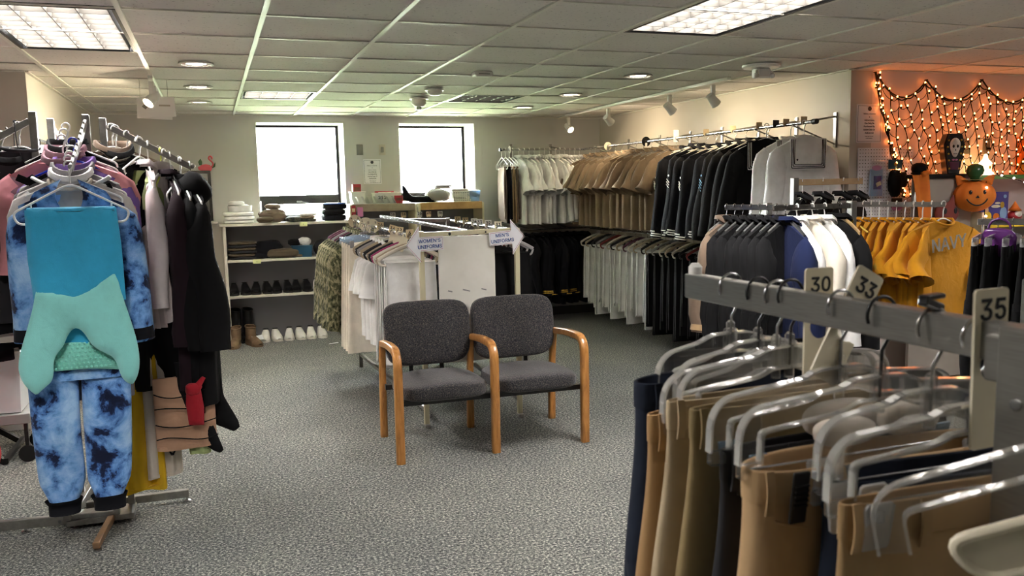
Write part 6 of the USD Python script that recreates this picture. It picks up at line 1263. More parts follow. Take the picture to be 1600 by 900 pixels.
for i, f in enumerate(np.linspace(0.02, 0.98, 8)):
    m = 'cloth_brown' if i == 0 else 'cloth_black'; p = onseg(A0, A1, f); r = 28 + rg.uniform(-4, 4)
    lab = 'brown jacket with a tan cuff at the far left of the chrome jacket rack' if i == 0 else f'black zip jacket on the chrome jacket rack, {ORD[i-1]} right of the brown one'
    if i < 2: pr[('mj', i > 0)] = make_top('rack_jacket', lab, 'jacket', m, 600 + i, W=0.46, L=0.60, sleeve='long', sl=0.50, wid=0.09, ang=7, D=0.045, loc=p, rot=r, ztop=-0.09, slope=0.085, group=None if i == 0 else 'black jackets on the jacket rack', cuff=('cloth_tan', 1, 0.035) if i == 0 else None, placket='grey_plastic')
    else: dup(pr[('mj', True)], p, r, lab)
    hanger_for('hjc', 'clear', 'clear_plastic', f'clear hanger of the {ORD[i]} jacket from the left on the chrome jacket rack', p, r, 'clear hangers on the jacket rack', W=0.38)
t = thing('paper_tag', 'white paper tag dangling below the brown jacket cuff', 'tag', (2.72, 4.2, 0.79), (0, 4, 20)); part(t, 'card', MB().box((0, 0, 0), (0.022, 0.001, 0.05)), 'paper'); part(t, 'string', MB().tube([(0, 0, 0.025), (0, 0, 0.08)], 0.001, 4), 'paper')
def coat_extra(t, rg):
    for s in (-1, 1):
        part(t, 'lapel', shift(puff([(s*0.01, -0.11), (s*0.055, -0.10), (s*0.075, -0.16), (s*0.05, -0.27), (s*0.015, -0.36)], 0.012, 0.01, 0.015, 0.0, 3), -0.066), 'cloth_blue')
        part(t, 'pocket_flap', MB().box((s*0.11, -0.070, -0.36), (0.085, 0.008, 0.045), rotm(0, s*4, 0), bev=0.003), 'cloth_blue')
        part(t, 'pocket_button', MB().lathe([(0.006, 0), (0.006, 0.002), (0.001, 0.003)], 8, (s*0.11, -0.0755, -0.365), 'y'), 'ink_black')
p = onseg(B0, B1, 0.16); make_top('blue_coat', 'royal blue belted coat at the left of the chrome jacket rack front bar', 'coat', 'cloth_blue', 620, W=0.46, L=0.80, sleeve='long', sl=0.60, ang=7, D=0.055, loc=p, rot=82, ztop=-0.09, slope=0.095, extra=coat_extra, wid=0.095)
part(make_hanger('wire_hanger', 'chrome-hooked hanger of the royal blue coat', 'flat', 'velvet_black', p, 82, None, W=0.40, h=0.08), 'hook_sleeve', MB().lathe([(0.004, -0.08), (0.004, -0.05), (0.001, -0.05)], 8), 'black_plastic')
for i, (f, L, lab, m) in enumerate([(0.30, 0.62, 'white uniform shirt right behind the royal blue coat', 'cloth_white'), (0.50, 0.68, 'white uniform shirt with a stand collar in the middle of the front bar', 'cloth_ivory'), (0.66, 0.66, 'white uniform shirt with dark chevrons on its sleeve, next to the black dress jacket', 'cloth_white')]):
    p = onseg(B0, B1, f)
    def chev(t, rg):
        for k in range(4):
            e = MB(True).tube([(-0.29, -0.052, -0.43 - 0.014*k), (-0.265, -0.056, -0.45 - 0.014*k), (-0.24, -0.052, -0.43 - 0.014*k)], 0.004, 5, flat=(0.4, 1), up=(0, 1, 0)); part(t, 'chevron', e, 'stripe_navy')
    make_top('uniform_shirt', lab, 'shirt', m, 630 + i, W=0.44, L=L, sleeve='long', sl=0.56, ang=7, D=0.045, loc=p, rot=76 + 3*i, ztop=-0.09, slope=0.095, placket='trim_white', extra=chev if i == 2 else None)
    make_hanger('tubular_hanger', f'white tubular hanger of the {["first", "second", "third"][i]} white uniform shirt on the front bar', 'tubular', 'hanger_white', p, 76 + 3*i, None, W=0.40, h=0.08)
def dress_extra(t, rg):
    part(t, 'shoulder_braid', MB(True).tube([(-0.20, -0.052, -0.165), (-0.12, -0.062, -0.135)], 0.006, 6), 'stripe_gold'); part(t, 'shoulder_braid', MB(True).tube([(-0.045, -0.058, -0.10), (-0.02, -0.062, -0.17)], 0.006, 6), 'stripe_gold')
    a = np.linspace(0, 2*PI, 12, endpoint=False) + PI/2; rr = np.where(np.arange(12) % 2, 0.011, 0.024); q = shift(puff(np.stack([rr*np.cos(a) - 0.27, rr*np.sin(a) - 0.36], 1), 0.006, 0.006, 0.01), -0.056); part(t, 'gold_badge', q, 'stripe_gold')
p = onseg(B0, B1, 0.86); make_top('dress_jacket', 'black dress jacket with gold shoulder braid and gold sleeve badge', 'jacket', 'cloth_black', 640, W=0.46, L=0.72, sleeve='long', sl=0.58, ang=9, D=0.05, loc=p, rot=82, ztop=-0.085, slope=0.11, extra=dress_extra)
make_hanger('wooden_hanger', 'wooden hanger of the black dress jacket with gold braid', 'flat', 'hanger_tan', p, 82, None, W=0.40, h=0.08)
# ---- tan-bar rack behind
C0, C1 = np.array([3.62, 4.60, 1.545]), np.array([4.19, 4.62, 1.545])
tb = bar_rack('coat_rack', 'tan wooden-barred coat rack on chrome posts before the white sailor jumpers', [], [(3.62, 4.60, 1.575), (4.28, 4.75, 1.44)])
worn('wood_tan', 'b89a72', 'c9ad86', 14, 0.5); part(tb, 'arm', MB().bar(C0, C1, 0.02, 0.04, bev=0.002), 'wood_tan'); part(tb, 'lower_rail', MB().bar((3.62, 4.60, 1.30), (4.28, 4.75, 1.30), 0.016, 0.03), 'old_steel')
for i, f in enumerate((0.12, 0.42, 0.72, 0.95)):
    p = onseg(C0, C1, f) + [0, 0, 0.004]; lab = f'black coat with grey collar lining on the tan-barred rack, {ORD[i]} from the left'
    if 'bc' not in pr: pr['bc'] = make_top('black_coat', lab, 'coat', 'cloth_black', 650, W=0.44, L=0.80, sleeve='long', sl=0.6, ang=7, D=0.05, loc=p, rot=40, ztop=-0.11, slope=0.07, collar_mat='cloth_charcoal', group='black coats on the tan-barred rack')
    else: dup(pr['bc'], p, 40 + rg.uniform(-6, 8), lab)
    hanger_for('hbc', 'tubular', 'hanger_white', f'white hanger of the {ORD[i]} black coat on the tan-barred rack', p, 40, 'white hangers on the tan-barred rack', W=0.38, h=0.10)
# ---- T-shirt rack
D0, D1 = np.array([3.92, 4.50, 1.395]), np.array([4.20, 3.93, 1.395])
bar_rack('shirt_rack', 'dark steel arm rack carrying yellow T-shirts under the string lights', [(D0, D1)], [(3.92, 4.50, 1.42)])
fabric('cloth_amber', 'd0901c', 0.10, 0.5)
def navy_print(t, rg):
    part(t, 'lettering', MB(False).text('NAVY', 0.075, RXZ @ rotm(0, 0, 6), (0.0, -0.056, -0.285), depth=0.002, bold=True), 'print_grey')
plain('print_grey', '9a948a', 0.35)
for i, f in enumerate(np.linspace(0.06, 0.88, 11)):
    p = onseg(D0, D1, f); r = 30 + rg.uniform(-6, 6); lab = f'yellow T-shirt on the dark steel arm, {ORD[i]} from the wall end'
    key = ('ts', i % 3)
    if key not in pr: pr[key] = make_top('yellow_shirt', lab, 'T-shirt', 'cloth_amber', 660 + i, W=0.44, L=0.62, sleeve='short', sl=0.22, wid=0.10, ang=20, D=0.04, loc=p, rot=r, ztop=-0.10, slope=0.075, collar='crew', neck=0.075, drop=0.04, amp=0.018, group='yellow T-shirts')
    else: dup(pr[key], p, r, lab)
    hanger_for('hts', 'tubular', 'hanger_white', f'white hanger of the {ORD[i]} yellow T-shirt from the wall end', p, r, 'white hangers of the yellow T-shirts', W=0.38, h=0.095)
p = onseg(D0, D1, 0.985)
make_top('yellow_shirt', 'foremost yellow T-shirt with grey NAVY lettering across its chest', 'T-shirt', 'cloth_amber', 690, W=0.50, L=0.62, sleeve='short', sl=0.20, wid=0.105, ang=16, D=0.045, loc=p, rot=2, ztop=-0.10, slope=0.07, collar='crew', neck=0.075, drop=0.045, amp=0.014, extra=navy_print, nu=48, nv=18)
make_hanger('tubular_hanger', 'white hanger of the yellow T-shirt with NAVY lettering', 'tubular', 'hanger_white', p, 2, None, W=0.40, h=0.095)
t = thing('size_tag', 'white pointed size clip on the dark steel arm above the yellow T-shirts', 'size tag', onseg(D0, D1, 0.72), 30); part(t, 'card', MB().poly([(-0.02, -0.01), (0.02, -0.01), (0.02, 0.03), (0, 0.06), (-0.02, 0.03)], 0.003, RXZ), 'card_white'); part(t, 'clip', MB().tube(arc((0, -0.015), 0.018, -60, 240, 9), 0.003, 6), 'card_white')

# ================================================================ dark trousers on clear clip hangers at the right edge
E0, E1 = np.array([3.66, 3.22, 1.33]), np.array([3.92, 2.86, 1.33])
bar_rack('trouser_rack', 'dark steel rack of black trousers at the right edge behind the 35 tag', [(E0, E1)], [(3.97, 2.80, 1.37)])
for i, f in enumerate(np.linspace(0.05, 0.95, 7)):
    p = onseg(E0, E1, f); r = 28 + rg.uniform(-5, 5); lab = f'{"dark denim" if i == 5 else "black"} trousers clipped on the right-edge rack, {ORD[i]} from the wall side'
    key = ('re', i == 5)
    if key not in pr: pr[key] = make_trousers('clipped_trousers', lab, 'denim' if i == 5 else 'cloth_black', 700 + i, 0.36, 0.95, 0.03, loc=p - ([0, 0, 0.10] if i == 5 else [0, 0, 0]), rot=r, z0=-0.13, group=None)
    else: dup(pr[key], p, r, lab)
    if 'hre' not in pr:
        t = pr['hre'] = make_hanger('clip_hanger', f'clear clip hanger of the {ORD[i]} trousers on the right-edge rack', 'clear', 'clear_plastic', p, r, 'clip hangers on the right-edge rack', W=0.34, slope=0.02, h=0.08); 
        e = MB()
        for s in (-1, 1): e.box((s*0.13, 0, -0.12), (0.04, 0.025, 0.06), bev=0.004)
        part(t, 'clip', e, 'frosted_plastic')
    else: dup(pr['hre'], p, r, f'clear clip hanger of the {ORD[i]} trousers on the right-edge rack')
t = thing('purple_bag', 'glossy purple bag hanging behind the black trousers at right', 'bag', tuple(E0 + (E1 - E0)*0.25 + [-0.02, 0.0, -0.135]), 118); plain('purple_gloss', '5a2a6a', 0.15); part(t, 'bag', lump((0, 0, 0.03), (0.16, 0.05, 0.15), 48, 3, 0.1), 'purple_gloss'); part(t, 'handle', MB(True).tube(arc((0, 0.10), 0.05, 0, 180, 9), 0.006, 6), 'purple_gloss')

# ================================================================ gondola shelf with Halloween goods below the string lights
YG = 4.90
plain('shelf_green', '4f8a4c', 0.45); plain('shelf_yellow', 'f0cc3a', 0.45); worn('gondola_panel', '9a9187', 'a79e94', 3, 0.6); worn('pumpkin_cloth', 'd96f1f', 'e8852c', 6, 0.8); plain('ink_white', 'e9e4dc', 0.5)
g = thing('gondola_shelf', 'shop shelf with grey end panel, green and yellow edged shelves under the string lights', 'shelf')
part(g, 'end_panel', MB().span((4.93, YG, 0.02), (5.50, YG + 0.03, 1.555), 0.003), 'gondola_panel'); part(g, 'top_cap', MB().span((4.90, YG - 0.02, 1.553), (5.51, YG + 0.06, 1.585), 0.003), 'black_plastic')
part(g, 'upright', MB().span((5.50, YG - 0.10, 0.0), (5.53, YG + 0.12, 1.29), 0.003), 'case_cream')
part(g, 'shelf_board', MB().span((5.53, YG, 1.545), (6.9, YH - 0.01, 1.56)), 'shelf_back'); part(g, 'shelf_edge', MB().span((5.55, YG - 0.018, 1.538), (6.9, YG, 1.570), 0.003), 'shelf_green')
part(g, 'shelf_board', MB().span((5.53, YG - 0.12, 1.19), (6.9, YH - 0.01, 1.205)), 'shelf_back'); part(g, 'shelf_edge', MB().span((5.55, YG - 0.14, 1.172), (6.9, YG - 0.12, 1.212), 0.003), 'shelf_yellow')
part(g, 'back_panel', MB().span((5.53, YH - 0.03, 0.02), (6.9, YH - 0.012, 1.25)), 'gondola_panel'); part(g, 'lower_front', MB().span((5.53, YG - 0.02, 0.02), (6.9, YG, 1.17)), 'gondola_panel')
# coffin with a painted skull
t = thing('coffin_figure', 'black toy coffin with a white painted skull standing on the grey end panel', 'figurine', (5.30, YG + 0.0, 1.585), -24)
co = [(-0.040, 0), (0.040, 0), (0.072, 0.215), (0.048, 0.30), (-0.048, 0.30), (-0.072, 0.215)]
part(t, 'case', MB().poly([(x*1.08, z) for x, z in co], 0.09, RXZ, (0, 0.085, 0)), 'black_plastic'); part(t, 'lid', MB().poly([(x*0.93, 0.008 + z*0.95) for x, z in co], 0.012, RXZ, (0, -0.004, 0)), 'ink_black')
part(t, 'skull', shift(puff(smooth_path([(-0.022, 0, 0.15), (-0.036, 0, 0.19), (-0.038, 0, 0.225), (-0.022, 0, 0.258), (0.0, 0, 0.268), (0.022, 0, 0.258), (0.038, 0, 0.225), (0.036, 0, 0.19), (0.022, 0, 0.15), (0.012, 0, 0.128), (-0.012, 0, 0.128)], 4)[:, [0, 2]].tolist(), 0.014, 0.006, 0.009), -0.02), 'ink_white')
for s in (-1, 1): part(t, 'eye_socket', MB().ball((s*0.015, -0.029, 0.205), 0.010, 1, (0.8, 0.3, 1.2)), 'ink_black')
part(t, 'nose_hole', MB().poly([(-0.005, 0.172), (0.005, 0.172), (0, 0.188)], 0.003, RXZ, (0, -0.027, 0)), 'ink_black')
tt = MB(); tt.box((0, -0.028, 0.150), (0.030, 0.002, 0.002))
for k in range(6): tt.box((-0.0125 + 0.005*k, -0.028, 0.150), (0.0012, 0.002, 0.012))
part(t, 'teeth', tt, 'ink_black', kind='stuff'); part(t, 'bow_tie', MB().ball((-0.011, -0.022, 0.105), 0.011, 1, (1, 0.4, 0.7)).ball((0.011, -0.022, 0.105), 0.011, 1, (1, 0.4, 0.7)), 'carton_pink')
for k, (x, z) in enumerate([(-0.052, 0.2), (0.052, 0.2), (-0.045, 0.15), (0.045, 0.15), (-0.04, 0.1), (0.04, 0.1), (-0.034, 0.04), (0.034, 0.04), (-0.044, 0.25), (0.044, 0.25)]): part(t, 'flower', MB().ball((x, -0.018, z), 0.008, 1, (1, 0.4, 1)), 'stripe_gold')
part(t, 'vest', shift(puff([(-0.03, 0.03), (0.03, 0.03), (0.036, 0.09), (-0.036, 0.09)], 0.006, 0.008, 0.012), -0.019), 'velvet_plum')
# pumpkin bag
t = thing('pumpkin_bag', 'orange plush pumpkin with a smiling face and a leafy collar hanging on the shelf end', 'decoration', (5.42, YG - 0.09, 1.415), -32)
n_ = 40; th = np.linspace(0, 2*PI, n_, endpoint=False); ph = np.linspace(-PI/2 + 0.03, PI/2 - 0.03, 18)
G = np.array([[[0.145*math.cos(p_)*(1 + 0.05*math.cos(9*q))*math.cos(q), 0.085*math.cos(p_)*(1 + 0.05*math.cos(9*q))*math.sin(q), 0.118*math.sin(p_)] for q in th] for p_ in ph]); part(t, 'pumpkin', MB(True).loop(G, caps=True), 'pumpkin_cloth')
for s in (-1, 1): part(t, 'eye', MB().ball((0.0 + s*0.048, -0.080, 0.03), 0.014, 1, (0.8, 0.4, 1.2)), 'ink_black'); part(t, 'eye_glint', MB().ball((0.004 + s*0.048, -0.087, 0.036), 0.005, 1), 'ink_white')
part(t, 'nose', MB().poly([(-0.012, 0.0), (0.012, 0.0), (0, 0.02)], 0.006, RXZ, (0, -0.085, -0.012)), 'ink_black')
part(t, 'smile', MB(True).tube(smooth_path([(-0.07, -0.074, -0.02), (-0.04, -0.084, -0.055), (0.0, -0.085, -0.068), (0.04, -0.084, -0.055), (0.07, -0.074, -0.02)], 5), 0.005, 6), 'ink_black')
for k in range(6):
    q = k*PI/3 + 0.3; pm = puff([(0, -0.018), (0.05, -0.026), (0.10, 0.0), (0.05, 0.026), (0, 0.018)], 0.006, 0.01, 0.012); v, f = pm.arrays(); v = v[:, [0, 2, 1]]; R_ = rotm(0, 0, math.degrees(q)); part(t, 'leaf', MB(True).add((v @ R_.T) + [0, 0, 0.122], f), 'cloth_lime' if k % 2 else 'pumpkin_cloth') if False else part(t, 'leaf', MB(True).add((v @ R_.T) + [0, 0, 0.122], f), 'cloth_green')
plain('knob_green', '2c5a33', 0.25); part(t, 'stem_ball', MB(True).lathe([(0.001, 0.10), (0.03, 0.10), (0.032, 0.135), (0.055, 0.165), (0.062, 0.19), (0.05, 0.225), (0.02, 0.24), (0.001, 0.241)], 22), 'knob_green')
for s in (-1, 1): part(t, 'ear_flap', shift(puff([(s*0.03, 0.10), (s*0.12, 0.08), (s*0.14, 0.16), (s*0.10, 0.155), (s*0.06, 0.13)], 0.02, 0.01, 0.015), 0.0), 'pumpkin_cloth')
plain('plush_darkred', '7a3a34', 0.9)
t = thing('plush_face', 'dark red plush devil face hanging on the grey end panel', 'decoration', (5.20, YG - 0.05, 1.31), 0); part(t, 'face', shift(puff(smooth_path([(-0.11, 0, 0.0), (-0.09, 0, -0.07), (0.0, 0, -0.10), (0.09, 0, -0.07), (0.11, 0, 0.0), (0.07, 0, 0.05), (0.06, 0, 0.12), (0.02, 0, 0.07), (-0.04, 0, 0.06), (-0.09, 0, 0.05)], 4)[:, [0, 2]].tolist(), 0.06, 0.01, 0.014, 0.0), 0), 'plush_darkred')
part(t, 'eye', MB().ball((0.05, -0.035, 0.0), 0.02, 1, (0.8, 0.4, 1.2)), 'ink_black'); part(t, 'eye', MB().ball((-0.05, -0.035, 0.0), 0.02, 1, (0.8, 0.4, 1.2)), 'ink_black')
t = thing('black_knob_hat', 'dark rounded hat standing at the left corner of the grey end panel', 'hat', (4.99, YG + 0.02, 1.585)); part(t, 'crown', MB(True).lathe([(0.035, 0), (0.05, 0.02), (0.056, 0.05), (0.045, 0.075), (0.02, 0.085), (0.001, 0.086)], 20), 'cloth_navy'); part(t, 'band', MB().lathe([(0.04, 0.0), (0.055, 0.004), (0.05, 0.018), (0.04, 0.018)], 20), 'cloth_black')
t = thing('orange_scarf', 'orange scarf draped over the left corner of the grey end panel', 'scarf', (5.02, YG - 0.035, 1.25), 0)
G = np.array([[[-0.075 + 0.15*u + 0.06*v - 0.07, -0.012*math.sin(9*u + 2*v) - 0.012*v, 0.33 - 0.37*v] for u in np.linspace(0, 1, 9)] for v in np.linspace(0, 1, 10)]); part(t, 'fall', MB(True).sheet(G, 0.006), 'pumpkin_cloth'); part(t, 'fold', MB(True).tube([(-0.05, -0.005, 0.335), (0.0, 0.02, 0.345), (0.06, 0.05, 0.342)], 0.022, 8), 'pumpkin_cloth')
mat('ghost_glow', {'p': ('principled_bsdf', dict(base_color=lin('f8e8c0'), roughness=0.4, emission_color=lin('ffd98a'), emission_strength=2.2))})
t = thing('ghost_light', 'glowing cream haunted-house night light on the green-edged shelf', 'lamp', (5.69, YG + 0.06, 1.570)); part(t, 'house', MB().lathe([(0.06, 0), (0.062, 0.02), (0.045, 0.03), (0.042, 0.085), (0.05, 0.09), (0.02, 0.125), (0.012, 0.16), (0.001, 0.165)], 8), 'ghost_glow'); part(t, 'window', MB().box((0, -0.043, 0.06), (0.016, 0.004, 0.024)), 'stripe_gold'); part(t, 'base', MB().lathe([(0.07, 0.0), (0.07, 0.008), (0.001, 0.008)], 16), 'ghost_glow')
# purple picture card, deliberately plain shapes
plain('card_purple', '4b4486', 0.4); plain('card_pinkskin', 'e6b894', 0.6); plain('card_sky', '8fb3d6', 0.6)
t = thing('picture_card', 'purple picture card with red, yellow and pale blue shapes on the yellow-edged shelf', 'picture', (5.685, YG - 0.04, 1.205), 4)
part(t, 'board', MB().box((0, 0, 0.118), (0.31, 0.006, 0.235)), 'card_purple')
for k, (x, z, rx_, rz_, m) in enumerate([(-0.09, 0.195, 0.045, 0.03, 'carton_red'), (-0.07, 0.165, 0.022, 0.03, 'card_pinkskin'), (-0.085, 0.05, 0.055, 0.04, 'shelf_yellow'), (-0.085, 0.10, 0.018, 0.022, 'card_pinkskin'), (0.10, 0.07, 0.04, 0.05, 'card_sky'), (0.085, 0.135, 0.022, 0.025, 'stripe_gold'), (0.02, 0.045, 0.035, 0.028, 'pumpkin_cloth'), (0.01, 0.125, 0.05, 0.012, 'card_cream'), (0.03, 0.15, 0.03, 0.008, 'card_cream'), (0.11, 0.20, 0.018, 0.014, 'card_sky')]):
    q = np.linspace(0, 2*PI, 16, endpoint=False); part(t, 'printed_shape', MB().poly(np.stack([x + rx_*np.cos(q), z + rz_*np.sin(q)], 1), 0.0015, RXZ, (0, -0.003 - 0.0004*k, 0)), m)
t = thing('toy_figure', 'small toy with an orange pointed cap and a pale face beside the picture card', 'toy', (5.915, YG - 0.03, 1.205), 0); part(t, 'body', MB(True).ball((0, 0, 0.045), 0.055, 2, (1.1, 0.8, 0.8)), 'carton_red'); part(t, 'face', MB(True).ball((0, -0.03, 0.06), 0.035, 2, (1, 0.6, 0.8)), 'ink_white'); part(t, 'cap', MB(True).lathe([(0.05, 0.085), (0.03, 0.11), (0.001, 0.16)], 14), 'pumpkin_cloth')
t = thing('toy_figure', 'small green and white toy at the left end of the yellow-edged shelf', 'toy', (5.55, YG + 0.0, 1.205), 0); part(t, 'body', MB(True).ball((0.02, 0, 0.04), 0.035, 2, (0.8, 0.8, 1.1)), 'leaf_green'); part(t, 'head', MB(True).ball((0.02, 0, 0.10), 0.03, 2), 'ink_white')
t = thing('wall_poster', 'orange pumpkin poster at the right picture edge behind the string lights', 'poster', (6.28, YH - 0.002, 1.72)); part(t, 'sheet', MB().box((0, 0, 0), (0.22, 0.004, 0.30)), 'pumpkin_cloth'); part(t, 'pumpkin_print', MB().poly([(0.07*math.cos(q) , 0.055*math.sin(q) - 0.07) for q in np.linspace(0, 2*PI, 20, endpoint=False)], 0.001, RXZ, (0, -0.003, 0)), 'stripe_gold')
# ---- wall plates and pegboard
t = thing('switch_plate', 'grey wall plate behind the string lights, left of the pair', 'wall plate', (5.635, YH, 1.80)); part(t, 'plate', MB().box((0, -0.004, 0), (0.075, 0.008, 0.12), bev=0.003), 'plate_grey'); part(t, 'screw', MB().lathe([(0.004, 0), (0.004, 0.002), (0.001, 0.002)], 8, (0, -0.009, 0.045), 'y'), 'chrome')
t = thing('switch_plate', 'grey wall plate with a black cable socket, right of the pair', 'wall plate', (5.85, YH, 1.80)); part(t, 'plate', MB().box((0, -0.004, 0), (0.075, 0.008, 0.12), bev=0.003), 'plate_grey'); part(t, 'socket', MB().box((0.01, -0.014, -0.02), (0.04, 0.02, 0.018), bev=0.003), 'black_plastic')
t = thing('pegboard', 'white perforated pegboard on the wall below the printed notice', 'board', (4.83, YH - 0.012, 1.52))
part(t, 'board', MB().box((0, 0, 0), (0.52, 0.012, 0.54)), 'gondola_panel' if False else 'paper'); hl = MB(False)
for ix in range(20):
    for iz in range(21): hl.box((-0.245 + 0.0258*ix, -0.0064, -0.255 + 0.0256*iz), (0.006, 0.001, 0.006))
part(t, 'peg_hole', hl, 'ink_black', kind='stuff')
mat('cello', {'t': ('transparent_bsdf', {}), 'g': ('glossy_bsdf', dict(color=(0.9, 0.93, 0.97), roughness=0.12)), 'x': ('mix_closure', dict(fac=0.25))}, [('t.BSDF', 'x.closure1'), ('g.BSDF', 'x.closure2')], surface='x.closure')
t = thing('blister_pack', 'clear bagged costume pack with a blue card on the pegboard', 'package', (4.725, YH - 0.035, 1.55)); part(t, 'card', MB().box((0, 0, -0.02), (0.12, 0.004, 0.20)), 'card_sky'); part(t, 'print', MB().box((0.01, -0.004, -0.02), (0.07, 0.003, 0.10)), 'card_purple'); part(t, 'print', MB().box((0.02, -0.006, -0.03), (0.045, 0.003, 0.03), rotm(0, -20, 0)), 'card_tan'); part(t, 'label_oval', MB().poly([(0.045*math.cos(q), 0.02*math.sin(q) + 0.09) for q in np.linspace(0, 2*PI, 16, endpoint=False)], 0.003, RXZ, (0, -0.003, 0)), 'carton_pink'); part(t, 'wrap', MB().box((0, -0.014, 0), (0.145, 0.02, 0.29), bev=0.005), 'cello')
t = thing('masquerade_pack', 'black mask and wig hanging from a dark card on the pegboard', 'package', (4.90, YH - 0.04, 1.58)); part(t, 'card', MB().box((0, 0, 0.085), (0.13, 0.004, 0.07)), 'bin_blue'); part(t, 'print', MB().ball((0.0, -0.004, 0.085), 0.015, 1, (1.2, 0.2, 0.8)), 'stripe_gold'); part(t, 'wig', lump((-0.01, -0.01, -0.06), (0.10, 0.07, 0.22), 50, 2.6, 0.25), 'cloth_black'); part(t, 'mask', lump((0.06, -0.012, -0.03), (0.07, 0.06, 0.12), 51), 'cloth_charcoal')
t = thing('small_pack', 'small pink and gold pack hanging low on the pegboard', 'package', (4.93, YH - 0.035, 1.365)); part(t, 'card', MB().box((0, 0, 0.03), (0.10, 0.004, 0.03)), 'ink_black'); part(t, 'pouch', lump((0, -0.005, -0.02), (0.10, 0.03, 0.06), 52), 'carton_pink')
# ---- net of orange string lights on the wall
emit('bulb_orange', 'ff863c', 7.5); emit('bulb_pink', 'ffb9a0', 10.0)
wires, bulbs, sock = MB(True), MB(True), MB(True); nr = random.Random(5)
ns = thing('string_lights', 'net of orange string lights draped over the pink wall above the shelf', 'string lights')
pins = [(4.705, 2.345), (5.195, 2.30), (5.755, 2.315), (6.33, 2.27)]
def top_z(x):
    for (xa, za), (xb, zb) in zip(pins[:-1], pins[1:]):
        if x <= xb: u = (x - xa)/(xb - xa); return za + (zb - za)*u - 0.62*u*(1 - u)*(0.95 if xa > 5.5 else 1.0)
    return 2.2
YW = YH - 0.02
cols = np.linspace(4.72, 6.36, 19); rows = 10; N_ = np.zeros((len(cols), rows, 3))
for i, x in enumerate(cols):
    zt = top_z(x); x1 = 5.0 + (x - 4.72)*(6.40 - 5.0)/(6.36 - 4.72); zb = 1.60 if x > 4.95 else 1.44
    for j in range(rows):
        u = j/(rows - 1); N_[i, j] = (x + (x1 - x)*u**1.1 + nr.uniform(-0.014, 0.014), YW - nr.uniform(0, 0.012), zt + (zb - zt)*u + nr.uniform(-0.016, 0.016))
for i in range(len(cols)):
    wires.tube(smooth_path(N_[i], 3), 0.0034, 5)
    for j in range(rows):
        if i + 1 < len(cols) and (j == 0 or nr.random() < 0.85):
            a_, b_ = N_[i, j], N_[i+1, max(0, j - (i % 2)) if j else 0]; m_ = (a_ + b_)/2 - [0, 0, 0.02]; wires.tube(smooth_path([a_, m_, b_], 3), 0.0024 if j else 0.005, 5)
        c_ = N_[i, j] + [nr.uniform(-0.012, 0.012), -0.010, nr.uniform(-0.004, 0.012)]
        bulbs.ball(c_, 0.0078, 1, (0.8, 0.8, 1.3)); sock.lathe([(0.001, -0.022), (0.0055, -0.022), (0.0055, -0.006), (0.001, -0.006)], 6, c_)
for k in range(46):   # bunched left edge
    u = nr.random(); c_ = np.array([4.705 + 0.30*u**1.2 + nr.uniform(-0.02, 0.02), YW - nr.uniform(0.0, 0.03), 2.33 - 0.90*u + nr.uniform(-0.02, 0.02)]); bulbs.ball(c_, 0.0078, 1, (0.8, 0.8, 1.3)); sock.lathe([(0.001, -0.022), (0.0055, -0.022), (0.0055, -0.006), (0.001, -0.006)], 6, c_)
for k in range(4):
    P = [(4.705 + 0.30*u**1.2 + nr.uniform(-0.014, 0.014), YW - 0.012*nr.random(), 2.34 - 0.92*u) for u in np.linspace(0, 1, 14)]; wires.tube(smooth_path(P, 3), 0.004, 5)
for (xa, za), (xb, zb) in zip(pins[:-1], pins[1:]): wires.tube(smooth_path([(xa + (xb - xa)*u, YW, top_z(xa + 0.001 + (xb - xa - 0.002)*u)) for u in np.linspace(0, 1, 12)], 2), 0.006, 6)
for x, z in pins: wires.lathe([(0.004, 0), (0.004, 0.03), (0.001, 0.03)], 6, (x, YH - 0.03, z), 'y')
part(ns, 'wire_net', wires, 'black_rubber', kind='stuff'); part(ns, 'bulb_socket', sock, 'black_rubber', kind='stuff'); part(ns, 'bulb', bulbs, 'bulb_orange', kind='stuff')
fs = thing('string_lights', 'short strand of pink-white fairy lights along the shelf front', 'string lights'); wires, bulbs = MB(True), MB(True)
P = smooth_path([(5.49, YG - 0.15, 1.20), (5.46, YG - 0.15, 1.36), (5.44, YG - 0.17, 1.46), (5.62, YG - 0.06, 1.57), (5.78, YG - 0.06, 1.55), (5.95, YG - 0.08, 1.50), (6.05, YG - 0.06, 1.43), (6.3, YG - 0.05, 1.40)], 8); wires.tube(P, 0.003, 5)
for k in range(3, len(P), 5): bulbs.ball(P[k] + [0, -0.008, 0.004], 0.009, 1)
part(fs, 'wire', wires, 'black_rubber'); part(fs, 'bulb', bulbs, 'bulb_pink', kind='stuff')
# ================================================================ trouser rack in the foreground
BX, BZ = 0.75, 1.383          # bar centre
mat('flange_plastic', {'w': ('fresnel', dict(IOR=1.45)), 't': ('transparent_bsdf', dict(color=(0.96, 0.96, 0.95))), 'g': ('glossy_bsdf', dict(color=(1, 1, 1), roughness=0.08)), 'd': ('diffuse_bsdf', dict(color=(0.82, 0.81, 0.78))), 'x': ('mix_closure', {}), 'y': ('mix_closure', dict(fac=0.22))},
    [('w.fac', 'x.fac'), ('t.BSDF', 'x.closure1'), ('g.BSDF', 'x.closure2'), ('x.closure', 'y.closure1'), ('d.BSDF', 'y.closure2')], surface='y.closure')
fr_ = thing('trouser_rack', 'brushed steel trouser rack in the right foreground', 'clothes rack')
part(fr_, 'arm', MB().bar((BX - 0.007, 1.205, BZ), (BX + 0.007, 0.50, BZ), 0.022, 0.040, bev=0.0015), 'brushed_steel')
